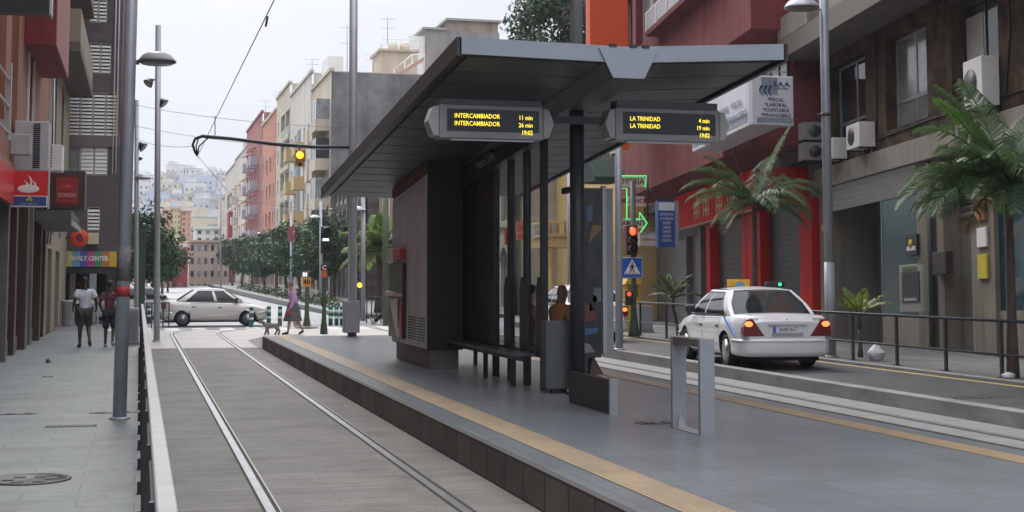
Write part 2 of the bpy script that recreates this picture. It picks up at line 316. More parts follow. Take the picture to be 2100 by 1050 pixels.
# cross street and the avenue beyond it
sheet('cross_street',-60,70,49.6,62,-.035,mat('pale_asphalt',(.17,.175,.18),rough=.5,var=.2,scale=1.2,stain=.3,bump=.2))
b=MB(); 
for i in range(14): b.box(-1+i*.95,-.5+i*.95,50.1,52.4,-.05,-.03)
b.structure('zebra_crossing',mat('road_white_paint',(.6,.6,.58),rough=.6,var=.15,scale=6,stain=.3))
b=MB(); b.grid(lambda u,v:(1.2+7.6*u,62+160*v,-.03+(.9*v*v)),1,12); b.structure('avenue',mat('worn_asphalt',(.2,.205,.21),rough=.5,var=.15,scale=.8,stain=.3))
b=MB(); b.hull8([(9.0,63,-.1),(16.6,63,-.1),(14,222,-.1),(9.2,222,-.1)],[(9.0,63,.12),(16.6,63,.12),(14,222,.95),(9.2,222,.95)]); b.structure('avenue_pavement',PAVE_R)
b=MB(); b.hull8([(-9,63,-.1),(1.0,63,-.1),(.9,222,-.1),(-9,222,-.1)],[(-9,63,.12),(1.0,63,.12),(.9,222,.95),(-9,222,.95)]); b.structure('left_avenue_pavement',PAVE_R)
# grooved rails, straight along the platform and curving right in the crossing
def railpath(x,R0,y0=46.0):
    pts=[(x,-12),(x,20),(x,38),(x,y0)]
    for i in range(1,15):
        a=math.pi/2*i/14; pts.append((x+R0*(1-math.cos(a)),y0+R0*math.sin(a)))
    return pts
RAILM=mat('rail_steel',(.30,.305,.31),rough=.33,metal=.9,var=.2,scale=2)
GROOVE=mat('rail_groove',(.03,.028,.025),rough=.9,var=.2)
GROOVE2=mat('dusty_groove',(.10,.098,.09),rough=.9,var=.2)
DRAIL=mat('dull_rail',(.16,.155,.15),rough=.55,metal=.4,var=.2,scale=2)
def rail(pts,lab,rm=None):
    b=MB()
    def strip(o0,o1,z,mi):
        b.mi=mi; P=[Vector((p[0],p[1],0)) for p in pts]; l=[];r=[]
        for i,p in enumerate(P):
            t=(P[min(i+1,len(P)-1)]-P[max(0,i-1)]).normalized(); nn=Vector((t.y,-t.x,0)); l.append(p+nn*o0+Vector((0,0,z)));r.append(p+nn*o1+Vector((0,0,z)))
        for i in range(len(P)-1): b.quad(l[i],r[i],r[i+1],l[i+1])
    strip(-.058,.082,.004,1); strip(-.040,.030,.010,0); strip(.064,.078,.009,0)
    return b.thing('tram_rail',[rm or RAILM,GROOVE2 if rm else GROOVE],lab,'rail','tram rails')
rail(railpath(1.02,9),'polished tram rail in the concrete nearest the black railing')
rail(railpath(2.47,7.5),'polished tram rail running alongside the dark platform edge')
for x,l in((8.05,'tram rail on the far side of the platform beside its edge'),(9.5,'tram rail along the stone kerb of the car lane')):
    rail([(x,-12),(x,20),(x,49.4)],l,DRAIL)
# iron covers in the pavement
IRON=mat('cast_iron',(.075,.075,.07),rough=.5,metal=.3,var=.4,scale=30)
def cover(px,py,lx,ly,lab,round_=False,bars=0,z=0.):
    p=onZ(px,py,z); b=MB()
    if round_:
        b.lathe([(.001,.004),(lx*.86,.004),(lx*.88,.012),(lx,.012),(lx,.0)],(p.x,p.y,z),28)
        for i in range(6):
            a=i*math.pi/3; b.box(p.x+lx*.5*math.cos(a)-.05,p.x+lx*.5*math.cos(a)+.05,p.y+lx*.5*math.sin(a)-.05,p.y+lx*.5*math.sin(a)+.05,z+.003,z+.011)
    else:
        b.box(p.x-lx,p.x+lx,p.y-ly,p.y+ly,z-.01,z+.005)
        for i in range(bars):
            x=p.x-lx+2*lx*(i+.5)/bars; b.box(x-.4*lx/bars,x+.4*lx/bars,p.y-ly*.8,p.y+ly*.8,z+.004,z+.012)
    b.thing('manhole_cover' if round_ else 'drain_cover',IRON,lab,'drain cover')
cover(60,984,.36,.36,'round cast iron manhole cover in the pavement at lower left',True)
cover(146,874,.3,.12,'slotted drain grate in the pavement left of the big pole',bars=14)
cover(255,846,.45,.09,'narrow iron drain strip across the pavement behind the big pole foot',bars=3)
cover(20,850,.35,.06,'narrow iron slot cover at the left rim of the pavement',bars=3)
cover(1350,868,.22,.10,'small iron hatch in the platform beside the upright steel frame',bars=2,z=.31)
cover(1990,815,.55,.22,'dark iron drain in the car lane asphalt',bars=8,z=.15)
cover(98,773,.10,.05,'tiny iron cap in the pavement left of the walking men',bars=2)
# litter
def crumple(name,c,r,m,lab,cat):
    b=MB(); rnd=random.Random(len(lab)); nu,nv=12,8; vs=[];fs=[]
    b.ell((0,0,0),r,nu,nv); tp=lambda p:(1-.62*max(0,p.z/r[2])**.8 if cat=='bag' else 1)
    b.v=[Vector((p.x*tp(p)*(1+rnd.uniform(-.22,.2)),p.y*tp(p)*(1+rnd.uniform(-.22,.2)),p.z*(1+rnd.uniform(-.15,.3))))+Vector(c) for p in b.v]
    b.thing(name,m,lab,cat,sharp=50)
p=onZ(1797,740,.2); BAGW=mat('white_plastic',(.6,.6,.6),rough=.4,var=.15,scale=6)
crumple('rubbish_bag',(p.x,p.y,.36),(.17,.15,.17),BAGW,'tied white plastic rubbish bag on the pavement behind the right railing','bag')
p=onZ(2068,776,.2); crumple('crumpled_paper',(p.x,p.y,.24),(.12,.08,.05),BAGW,'scrap of white paper at the foot of the right palm','litter')
p=onZ(98,744); crumple('crumpled_paper',(p.x,p.y,.04),(.05,.05,.045),mat('dark_litter',(.08,.08,.08)),'small dark scrap of litter lying on the left pavement','litter')
# ================================================================ left railing
HRAIL=mat('worn_handrail',(.25,.25,.235),rough=.45,var=.12,scale=6,stain=.3)
def railing(y0,y1,x,z0,h,lab,step=1.5):
    t=thing('railing',lab,'railing',(x,y0,z0))
    b=MB(); b.box(x-.005,x+.055,y0,y1,z0+h-.045,z0+h); b.build('handrail',HRAIL,t,bevel=.006)
    n=int((y1-y0)/step)
    for i in range(n+1):
        y=y0+(y1-y0)*i/n; b=MB(); b.box(x-.02,x+.03,y-.02,y+.02,z0,z0+h-.046); b.box(x-.05,x+.06,y-.05,y+.05,z0,z0+.015); b.box(x-.045,x-.02,y-.012,y+.012,z0+.015,z0+.1); b.build('post',BLACKM,t)
        if i<n:
            b=MB(); e=y+(y1-y0)/n
            b.box(x-.01,x+.022,y+.02,e-.02,z0+.14,z0+.17); b.box(x-.01,x+.022,y+.02,e-.02,z0+h-.13,z0+h-.10)
            k=11
            for j in range(1,k): 
                yy=y+(e-y)*j/k; b.box(x-.006,x+.018,yy-.013,yy+.013,z0+.17,z0+h-.13)
            b.build('baluster_panel',BLACKM,t)
    return t
railing(1.5,35.6,.065,0,1.15,'long black baluster railing with a pale flat handrail beside the track')
# end guard across the track end of that railing
ER=52.; a=onY(300,620,ER); c=onY(347,620,ER)
t=thing('end_railing','short dark railing turned across the end of the track by the bollards','railing',(a.x,ER,0))
for i in range(5):
    x=a.x+(c.x-a.x)*i/4; b=MB(); b.box(x-.022,x+.022,ER-.02,ER+.02,0,.86); b.build('post',DARKG,t)
b=MB(); b.box(a.x-.03,c.x+.03,ER-.03,ER+.03,.86,.9); b.build('handrail',DARKG,t); b=MB(); b.box(a.x+.02,c.x-.02,ER-.01,ER+.01,.35,.38); b.build('mid_rail',DARKG,t)
# ================================================================ right railing
t=thing('pavement_railing','dark two bar railing along the kerb of the far pavement','railing',(13.35,12,.2))
ys=[14.2,16.2,18.15]+[onX(q,650,13.35).y for q in(2052,1938,1838,1748)]
d=2.0; y=ys[-1]
while y<47: y+=d; ys.append(y)
for y in ys:
    b=MB(); b.box(13.325,13.375,y-.025,y+.025,.2,1.12); b.box(13.29,13.41,y-.06,y+.06,.2,.212); b.build('post',DARKG,t)
for z in(1.10,.56):
    b=MB(); b.tube([(13.35,14,z),(13.35,48,z)],.026 if z>1 else .02,8); b.build('top_rail' if z>1 else 'mid_rail',DARKG,t)
# ================================================================ tram shelter
SOFF=mat('perforated_soffit',(.105,.112,.125),rough=.5,var=.35,scale=45,metal=.2)
FASC=mat('roof_fascia',(.30,.335,.39),rough=.4,var=.06,scale=3,stain=.15)
SHG=glass('shelter_glass',(.93,.96,.95),.1,.35)
YN=15.4
nl=onY(945,79,YN); nc=onY(1285,99,YN); nr=onY(1603,93,YN)
fl=onX(665,386,nl.x); FY=fl.y; fr=Vector((nr.x,FY-1.5,0)); 
# slope of the roof along the track from the left eave
slope=(fl.z-nl.z)/(fl.y-nl.y)
xc=nc.x
def roofz(x,y):
    zc=nc.z+slope*(y-YN)
    k=(nl.z-nc.z)/abs(nl.x-xc) if x<xc else (nr.z-nc.z)/abs(nr.x-xc)
    return zc+k*abs(x-xc)
print('ROOF',nl,nc,nr,fl,slope,xc)
sh=thing('tram_shelter','dark grey tram stop shelter with perforated folded roof, glass screen and bench','shelter',(5.2,22,.31))
b=MB(); T=.15
for x0,x1 in((nl.x,xc),(xc,nr.x)):
    a=[(x0,YN,roofz(x0,YN)),(x1,YN,roofz(x1,YN)),(x1,FY,roofz(x1,FY)),(x0,FY,roofz(x0,FY))]
    b.hull8([(p[0],p[1],p[2]-T) for p in a],a)
b.build('roof',DARKG,sh)
# soffit panels with open joints
b=MB(); N=16
for i in range(N):
    y0=YN+.12+(FY-YN-.24)*i/N; y1=YN+.12+(FY-YN-.24)*(i+1)/N-.05
    for x0,x1 in((nl.x+.10,xc-.02),(xc+.02,nr.x-.10)):
        q=[(x0,y0),(x1,y0),(x1,y1),(x0,y1)]; b.hull8([(p[0],p[1],roofz(*p)-T-.03) for p in q],[(p[0],p[1],roofz(*p)-T-.005) for p in q])
b.build('soffit',SOFF,sh)
# fascias: front, eaves, far end
b=MB()
for x0,x1 in((nl.x-.02,xc),(xc,nr.x+.02)):
    b.hull8([(x0,YN-.05,roofz(x0,YN)-T-.03),(x1,YN-.05,roofz(x1,YN)-T-.03),(x1,YN-.003,roofz(x1,YN)-T-.03),(x0,YN-.003,roofz(x0,YN)-T-.03)],
            [(x0,YN-.05,roofz(x0,YN)+.01),(x1,YN-.05,roofz(x1,YN)+.01),(x1,YN-.003,roofz(x1,YN)+.01),(x0,YN-.003,roofz(x0,YN)+.01)])
b.build('front_fascia',FASC,sh)
for x,sg in((nl.x,-1),(nr.x,1)):
    b=MB(); xa,xb=(x-.06,x-.003) if sg<0 else (x+.003,x+.06)
    b.hull8([(xa,YN-.05,roofz(x,YN)-T-.05),(xb,YN-.05,roofz(x,YN)-T-.05),(xb,FY+.05,roofz(x,FY)-T-.05),(xa,FY+.05,roofz(x,FY)-T-.05)],
            [(xa,YN-.05,roofz(x,YN)+.01),(xb,YN-.05,roofz(x,YN)+.01),(xb,FY+.05,roofz(x,FY)+.01),(xa,FY+.05,roofz(x,FY)+.01)])
    b.build('eave_fascia',DARKG,sh)
# spine beam and its trapezoid end plate
zc=roofz(xc,YN)
b=MB(); e=[(xc-.36,zc-.02),(xc+.36,zc-.02),(xc+.19,zc-.36),(xc-.19,zc-.36)]
b.prism(e,'y',YN-.075,YN-.052); b.build('end_plate',FASC,sh)
b=MB()
q0=[(xc-.30,-.18),(xc+.30,-.18),(xc+.17,-.36),(xc-.17,-.36)]
b.hull8([(p[0],YN,roofz(xc,YN)+p[1]) for p in q0],[(p[0],FY-.4,roofz(xc,FY-.4)+p[1]) for p in q0]); b.build('spine_beam',SOFF,sh)
b=MB()
for dx in(-.23,.02,.17): MB().box(xc+dx,xc+dx+.09,YN-.06,YN-.01,zc+.0,zc+.035).build('roof_clip',BLACKM,sh)
# down to the platform: glass screen line at X 5.2
gx=5.22
mull=[onX(p,700,gx).y for p in(1116,1081,1048,1017)]
print('MULL',mull,onX(1005,700,gx),onX(935,700,gx),onX(876,760,4.53))
for y in mull:
    b=MB(); b.box(gx-.05,gx+.05,y-.035,y+.035,.31,roofz(gx,y)-.3); b.build('mullion',DARKG,sh,bevel=.006)
    b=MB(); q=[(y-.17,.75),(y+.17,.75),(y+.17,1.62),(y+.09,1.8),(y-.09,1.8),(y-.17,1.62)]
    b.prism(q,'x',gx-.065,gx-.052); b.build('back_panel',DARKG,sh)
yw0=onX(1003,700,gx).y; yw1=onX(935,700,gx).y
for i in range(len(mull)-1):
    y0,y1=mull[i]+.04,mull[i+1]-.04; b=MB(); b.hull8([(gx-.008,y0,.85),(gx+.008,y0,.85),(gx+.008,y1,.85),(gx-.008,y1,.85)],[(gx-.008,y0,roofz(gx,y0)-.42),(gx+.008,y0,roofz(gx,y0)-.42),(gx+.008,y1,roofz(gx,y1)-.42),(gx-.008,y1,roofz(gx,y1)-.42)]); b.build('glass_panel',SHG,sh)
# header along the screen with the destination writing
b=MB(); b.hull8([(gx-.16,mull[0]-.2,roofz(gx,mull[0])-.62),(gx-.02,mull[0]-.2,roofz(gx,mull[0])-.62),(gx-.02,24.5,roofz(gx,24.5)-.62),(gx-.16,24.5,roofz(gx,24.5)-.62)],
    [(gx-.10,mull[0]-.2,roofz(gx,mull[0])-.36),(gx-.02,mull[0]-.2,roofz(gx,mull[0])-.36),(gx-.02,24.5,roofz(gx,24.5)-.36),(gx-.10,24.5,roofz(gx,24.5)-.36)]); b.build('header',DARKG,sh)
yy=20.9; sv=Vector((0,-1,-slope)).normalized()
o=Vector((gx-.168,yy,roofz(gx,yy)-.5)); text('Puente Zurita',.2,o+Vector((0,.5,0)),sv,Vector((-.22,0,1)),mat('grey_lettering',(.35,.35,.36)),sh,'LEFT')
# dark back wall beyond the glass, then the technical cabinet
wally=mull[-1]+.05
b=MB()
n=4
for i in range(n):
    y0=wally+.05+(25.0-wally)*i/n; y1=wally+.05+(25.0-wally)*(i+1)/n-.03
    b.hull8([(gx-.05,y0,.75),(gx+.05,y0,.75),(gx+.05,y1,.75),(gx-.05,y1,.75)],[(gx-.05,y0,roofz(gx,y0)-.25),(gx+.05,y0,roofz(gx,y0)-.25),(gx+.05,y1,roofz(gx,y1)-.25),(gx-.05,y1,roofz(gx,y1)-.25)])
b.build('back_wall',mat('dark_panel',(.014,.016,.02),rough=.5,var=.15,scale=3),sh,bevel=.006)
cy0=onX(876,760,4.53).y; cy1=onX(805,735,4.53).y; cx0=4.53; cx1=5.12
cab=MB(); 
ztop=lambda y:roofz(cx0,y)-.20
cab.hull8([(cx0,cy0,.62),(cx1,cy0,.62),(cx1,cy1,.62),(cx0,cy1,.62)],[(cx0,cy0,ztop(cy0)),(cx1,cy0,ztop(cy0)),(cx1,cy1,ztop(cy1)),(cx0,cy1,ztop(cy1))])
cabo=cab.build('cabinet',mat('cabinet_dark',(.018,.018,.02),rough=.5,var=.15,scale=4),sh)
b=MB(); b.box(cx0+.06,cx1-.06,cy0+.05,cy1-.05,.31,.62); b.build('plinth',STONEK,cabo)
CABP=mat('cabinet_panel',(.52,.56,.62),rough=.45,var=.2,scale=5,stain=.15,streak=True)
nP=4
for i in range(nP):
    y0=cy0+(cy1-cy0)*i/nP+.02; y1=cy0+(cy1-cy0)*(i+1)/nP-.02; b=MB()
    zt0,zt1=ztop(y0)-.22,ztop(y1)-.22
    b.hull8([(cx0-.025,y0,.64),(cx0-.003,y0,.64),(cx0-.003,y1,.64),(cx0-.025,y1,.64)],[(cx0-.025,y0,zt0),(cx0-.003,y0,zt0),(cx0-.003,y1,zt1),(cx0-.025,y1,zt1)])
    pn=b.build('panel',CABP,cabo,bevel=.006)
    b=MB()
    for k in range(9): b.box(cx0-.03,cx0-.026,y0+.04,y1-.04,.75+k*.045,.772+k*.045)
    if i!=2: b.build('vent',BLACKM,pn)
b=MB(); b.hull8([(cx0-.03,cy0,ztop(cy0)-.19),(cx0-.002,cy0,ztop(cy0)-.19),(cx0-.002,cy1,ztop(cy1)-.19),(cx0-.03,cy1,ztop(cy1)-.19)],[(cx0-.03,cy0,ztop(cy0)-.02),(cx0-.002,cy0,ztop(cy0)-.02),(cx0-.002,cy1,ztop(cy1)-.02),(cx0-.03,cy1,ztop(cy1)-.02)]); b.build('red_band',mat('dull_red_band',(.16,.035,.025),rough=.5),cabo)
# ticket machine let into the cabinet side
ym0=cy0+(cy1-cy0)*.55; ym1=cy1-.05
tm=thing('ticket_machine','red, white and dark ticket machine let into the cabinet side of the shelter','ticket machine',(cx0,ym0,.8))
b=MB(); b.box(cx0-.09,cx0-.028,ym0,ym1,.72,2.05); b.build('body',mat('machine_dark',(.045,.03,.025),rough=.35),tm,bevel=.015)
b=MB(); b.box(cx0-.13,cx0-.03,ym0,ym0+(ym1-ym0)*.55,2.12,2.3); b.build('red_hood',REDP,tm,bevel=.01)
b=MB(); b.box(cx0-.12,cx0-.03,ym0+(ym1-ym0)*.57,ym1,2.06,2.32); b.build('white_hood',WHITEP,tm,bevel=.01)
b=MB(); b.prism([(ym0+.04,.74),(ym0+.22,.74),(ym0+.3,1.25),(ym0+.02,1.42)],'x',cx0-.098,cx0-.091); b.build('red_panel',REDP,tm)
b=MB(); b.prism([(ym0+.24,.74),(ym0+.5,.74),(ym1-.12,1.4),(ym0+.42,1.42)],'x',cx0-.1,cx0-.091); b.build('white_panel',WHITEP,tm)
b=MB(); b.prism([(ym0+.3,.9),(ym0+.36,.9),(ym0+.42,1.4),(ym0+.3,1.4)],'x',cx0-.106,cx0-.1); b.build('blue_stripe',mat('deep_blue',(.02,.06,.25),rough=.4),tm)
b=MB(); b.prism([(ym0,1.46),(ym1,1.46),(ym1,1.54),(ym0,1.50)],'x',cx0-.16,cx0-.092); b.build('shelf',WHITEP,tm)
# benches on both sides of the glass
BENCH=mat('bench_grey',(.10,.105,.11),rough=.4,var=.12,scale=6,metal=.2)
for sx,x0,x1,lab in((-1,4.84,5.13,'slatted grey bench on the platform side of the shelter glass nearest us'),(1,5.32,5.76,'grey bench behind the shelter glass where the men sit')):
    t=thing('bench',lab,'bench',((x0+x1)/2,18.2,.31))
    ye=24.4; nS=8
    for i in range(nS):
        y0=18.25+(ye-18.25)*i/nS; b=MB(); b.box(x0,x1,y0+.03,y0+(ye-18.25)/nS-.03,.74,.785); b.build('seat',BENCH,t,bevel=.01)
    b=MB(); b.box(x0+.1,x1-.1,18.3,ye-.05,.68,.739); b.build('beam',DARKG,t)
    for y in((onX(1052,800,4.98).y,onX(995,760,4.98).y) if sx<0 else (20.2,23.5)):
        b=MB(); b.box((x0+x1)/2-.03,(x0+x1)/2+.03,y-.03,y+.03,.31,.68); b.build('leg',DARKG,t)
# end panel of the bench and the small blocks behind the column
t=thing('litter_bin','flat grey steel bin with a blue green edge at the bench end','litter bin',(5.3,17.62,.31))
a=onY(1117,665,17.55); c=onY(1180,665,17.55)
b=MB(); b.box(a.x,c.x-.1,17.5,17.72,.37,1.24); b.build('body',mat('bin_grey',(.07,.078,.085),rough=.4,var=.1,scale=4),t,bevel=.008)
b=MB(); b.box(c.x-.098,c.x,17.49,17.72,.36,1.25); b.build('edge_strip',mat('bin_edge',(.06,.1,.12),rough=.35),t,bevel=.006)
b=MB(); b.box(a.x+.1,c.x-.12,17.55,17.68,.31,.37); b.build('foot',BLACKM,t)
q=onZ(1258,850,.31)
t=thing('low_guard_block','low dark steel guard slab with its lit end coloured pale, standing on the platform','guard',(q.x,q.y,.31))
b=MB(); b.box(q.x-.045,q.x+.035,q.y+.008,q.y+1.5,.32,.68); b.build('slab',mat('brown_black_shaded',(.04,.036,.033),rough=.5,var=.2),t)  # slab colour darkened for its shaded left side
b=MB(); b.box(q.x-.05,q.x+.04,q.y-.03,q.y+.007,.31,.69); b.build('end_plate',MIDG,t)  # near end takes a paler colour for the sky light on it
# upright steel frame on the platform
n_=onZ(1450,893,.31); 
t=thing('steel_frame','inverted U frame of flat grey steel standing alone on the platform','frame',(n_.x,n_.y,.31))
y2=n_.y+.72; w=.075
for y,nm in((n_.y,'near'),(y2,'far')):
    b=MB(); b.box(n_.x-w,n_.x+w,y-.028,y+.028,.318,1.215); b.build('upright',MIDG,t,bevel=.004)
b=MB(); b.box(n_.x-w+.004,n_.x+w-.004,n_.y+.029,y2-.029,1.135,1.21); b.build('top_bar',mat('brown_grey_shaded',(.12,.115,.11),rough=.5,var=.15,stain=.3),t,bevel=.004)  # bar coloured darker than the uprights for its shaded side
b=MB(); b.box(n_.x-w-.004,n_.x+w+.004,n_.y-.03,y2+.03,.308,.318); b.build('base_plate',MIDG,t)
b=MB(); b.add([(n_.x-.02,y2-.029,.32),(n_.x+.02,y2-.029,.32),(n_.x,y2-.22,.32),(n_.x,y2-.029,.47)],[(0,1,2),(0,3,1),(1,3,2),(2,3,0)]); b.build('gusset',WHITEP,t)
# column / tall mast through the roof
cp=Vector((xc+.0,17.35,.31))
t=thing('shelter_mast','tall round grey steel mast rising from the platform through the shelter roof','mast',cp)
b=MB(); b.tube([(cp.x,cp.y,.31),(cp.x,cp.y,4.25)],.092,20); b.build('lower_column',DARKG,t)
b=MB(); b.tube([(cp.x,cp.y,4.25),(cp.x,cp.y,9.5)],.082,20); b.build('upper_mast',mat('mast_grey',(.36,.365,.37),rough=.35,metal=.3,var=.06),t)
b=MB(); b.lathe([(.16,.31),(.16,.34),(.1,.36),(.095,.4)],(cp.x,cp.y,0),20); b.build('base_flange',DARKG,t)
# passenger displays
LED=emit('amber_led',(1.,.78,.05),1.0); SCR=mat('display_screen',(.012,.016,.03),rough=.2,var=.1,spec=.4)
DCASE=mat('display_case',(.30,.31,.32),rough=.4,var=.08,scale=4)
def display(xa,xb,yt,yb,rows,lab,Y,hang):
    A=onY(xa,yt,Y); B=onY(xb,yb,Y); x0,x1,z0,z1=A.x,B.x,B.z,A.z
    t=thing('departure_display',lab,'display',((x0+x1)/2,Y,z0),'departure displays hung from the shelter')
    h=z1-z0; b=MB(); dp=.30
    b.box(x0+.14,x1-.14,Y,Y+dp,z0,z1); b.build('case',DCASE,t,bevel=.012)
    for s,xx in((-1,x0+.137),(1,x1-.137)):
        pr=[(xx,z0+.02),(xx+s*.07,z0+.03),(xx+s*.12,z0+.16),(xx+s*.135,z0+h*.5),(xx+s*.12,z1-.16),(xx+s*.07,z1-.03),(xx,z1-.02)]
        b=MB(); b.prism(pr if s>0 else pr[::-1],'y',Y+.004,Y+dp-.004); b.build('end_cap',mat('display_end',(.38,.39,.4),rough=.35),t,bevel=.01)
    sx0,sx1,sz0,sz1=x0+.235,x1-.2,z0+.085,z1-.055
    b=MB(); b.box(sx0,sx1,Y-.006,Y-.001,sz0,sz1); s=b.build('screen',SCR,t)
    sz=.078; 
    for r,(l,rr) in enumerate(rows):
        z=sz1-.085-r*.093
        if l: text(l,sz,(sx0+.09,Y-.0075,z),m=LED,parent=s,wx=.86,bold=.0006)
        text(rr,sz,(sx1-.08,Y-.0075,z-.005),m=LED,parent=s,align='RIGHT',wx=.84,bold=.0006)
    b=MB(); b.box(x0+.16,x1-.16,Y+.02,Y+dp-.02,z1+.004,z1+.02+hang); b.build('hanger',SOFF,t)
    b=MB(); b.box(x0+.3,x1-.25,Y+.05,Y+.12,z0-.022,z0-.003); b.build('under_light',ALU,t)
    return t
YD=16.75
display(878,1137,212,288,[('INTERCAMBIADOR','11 min'),('INTERCAMBIADOR','26 min'),('','19:02')],'left departure display with amber INTERCAMBIADOR rows hanging under the shelter roof',YD,.05)
display(1241,1497,219,293,[('LA TRINIDAD','4 min'),('LA TRINIDAD','19 min'),('','19:02')],'right departure display with amber LA TRINIDAD rows hanging under the shelter roof',YD,.07)
b=MB(); b.box(onY(1120,300,YD).x,onY(1262,300,YD).x,YD+.1,YD+.2,onY(1120,250,YD).z,onY(1120,235,YD).z); b.build('display_bracket',DARKG,sh)
# poster case beside the mast
PYc=18.0; a=onY(1182,385,PYc); c=onY(1260,722,PYc)
t=thing('poster_case','glazed poster case with grey side frame hanging beside the shelter mast','poster case',((a.x+c.x)/2,PYc,.31))
gxr=onY(1234,400,PYc).x
b=MB(); b.box(a.x,gxr,PYc,PYc+.06,c.z,a.z); b.build('backing',mat('poster_back',(.03,.032,.035),rough=.3),t)
# dark poster with plain coloured shapes laid on it
POST=mat('poster_print',(.03,.033,.034),rough=.2,var=.6,scale=2.2,spec=.35,stain=.5,stainc=(.075,.08,.07))
b=MB(); b.box(a.x+.015,gxr-.015,PYc-.006,PYc-.001,c.z+.02,a.z-.02); po=b.build('poster',POST,t)
W_=gxr-a.x
def pz(py): return onY(1200,py,PYc).z
for pts,mm in(([(.12,665),(.75,655),(.7,640),(.5,618),(.2,632)],mat('poster_red',(.14,.015,.035),rough=.2)),([(.5,640),(.72,635),(.8,610),(.6,602),(.48,618)],mat('poster_dark',(.015,.015,.02),rough=.2)),
    ([(.02,690),(.8,682),(.8,672),(.02,676)],mat('poster_blue',(.04,.12,.25),rough=.2)),([(.45,500),(.95,470),(.95,462),(.62,462)],mat('poster_orange',(.2,.10,.03),rough=.2)),
    ([(.40,455),(.62,452),(.62,418),(.42,422)],mat('poster_blue2',(.05,.1,.22),rough=.2)),([(.05,725),(.7,722),(.5,706),(.2,702)],mat('poster_grey',(.22,.23,.23),rough=.2)),([(.6,620),(.95,618),(.95,590),(.66,590)],mat('poster_grey2',(.13,.14,.14),rough=.2))):
    b=MB(); b.prism([(a.x+W_*p[0],pz(p[1])) for p in pts],'y',PYc-.0095,PYc-.0065); b.build('colour_patch',mm,po)
b=MB(); b.box(gxr+.002,gxr+.06,PYc-.02,PYc+.08,c.z-.02,a.z+.03); b.build('frame_upright',LPOLE,t,bevel=.005)
b=MB(); b.box(gxr+.062,c.x,PYc+.02,PYc+.1,c.z+.02,a.z); b.build('side_panel',MIDG,t,bevel=.005)
b=MB(); b.box(a.x-.02,a.x-.002,PYc-.02,PYc+.08,c.z-.02,a.z+.02); b.build('frame_edge',BLACKM,t)
b=MB(); b.box(a.x+.02,gxr-.02,PYc,PYc+.12,c.z-.07,c.z-.003); b.build('bottom_rail',DARKG,t)
b=MB(); b.hull8([(a.x+.02,PYc+.02,.31),(a.x+.16,PYc+.02,.31),(a.x+.16,PYc+.12,.31),(a.x+.02,PYc+.12,.31)],[(a.x+.02,PYc+.02,c.z-.07),(a.x+.16,PYc+.02,c.z-.07),(a.x+.16,PYc+.12,c.z-.07),(a.x+.02,PYc+.12,c.z-.07)]); b.build('leg',DARKG,t)
d=onY(1240,768,PYc)
b=MB(); b.hull8([(a.x+.19,PYc+.04,d.z),(d.x,PYc+.04,d.z),(d.x,PYc+.12,d.z),(a.x+.19,PYc+.12,d.z)],[(a.x+.22,PYc+.04,c.z-.07),(d.x-.13,PYc+.04,c.z-.07),(d.x-.13,PYc+.12,c.z-.07),(a.x+.22,PYc+.12,c.z-.07)]); b.build('apron',mat('brown_apron',(.085,.055,.04),rough=.6),t)
b=MB(); b.box(a.x+.22,a.x+.28,PYc+.05,PYc+.11,.31,d.z); b.build('leg',DARKG,t)
b=MB(); b.hull8([(cp.x,PYc-.3,2.9),(cp.x+.05,PYc-.3,2.9),(cp.x+.05,PYc+.05,2.9),(cp.x,PYc+.05,2.9)],[(cp.x,PYc-.6,2.98),(cp.x+.05,PYc-.6,2.98),(cp.x+.05,PYc+.05,2.98),(cp.x,PYc+.05,2.98)]); b.build('bracket',DARKG,t)
# ================================================================ right hand buildings: frame of the facade line
RA=R(7.7); RD=Vector((math.sin(RA),math.cos(RA),-.031)); RN=Vector((-math.cos(RA),math.sin(RA),0))
RO=onZ(2016,728,.2)
RM=Matrix(((-RD.x,-RN.x,0,RO.x),(-RD.y,-RN.y,0,RO.y),(-RD.z,0,1,RO.z),(0,0,0,1)))
def rp(px,py,dep=0.):
    """pixel -> (s,h) on the facade plane moved by dep into the building"""
    d=ray(px,py); C0=Vector((0,0,H_)); P0=RO-RN*dep; t=(P0-C0).dot(RN)/d.dot(RN); q=RM.inverted()@(C0+d*t); return q.x,q.z
def B(): 
    b=MB(); b.M=RM; return b
def RW(s,dep,h): return RM@Vector((s,dep,h))
RX=RM.to_3x3()@Vector((1,0,0)); RY=RM.to_3x3()@Vector((0,1,0))
def win(par,mk,s0,s1,h0,h1,dep,cols=2,fr=.05,pane=PANE,frm=ALU,rows=(),name='window'):
    """a framed window filling an opening, its glass a sub-part; mk makes the mesh builder of the facade frame"""
    b=mk(); d0,d1=dep-.03,dep+.03
    b.box(s0,s1,d0,d1,h0,h0+fr); b.box(s0,s1,d0,d1,h1-fr,h1); b.box(s0,s0+fr,d0,d1,h0+fr,h1-fr); b.box(s1-fr,s1,d0,d1,h0+fr,h1-fr)
    for i in range(1,cols): x=s0+(s1-s0)*i/cols; b.box(x-fr/2,x+fr/2,d0+.004,d1-.004,h0+fr,h1-fr)
    for r in rows: b.box(s0+fr,s1-fr,d0-.004,d1+.004,h0+(h1-h0)*r-fr/2,h0+(h1-h0)*r+fr/2)
    w=b.build(name,frm,par); b=mk(); b.box(s0+fr*.6,s1-fr*.6,dep-.006,dep+.006,h0+fr*.6,h1-fr*.6); b.build('pane',pane,w); return w
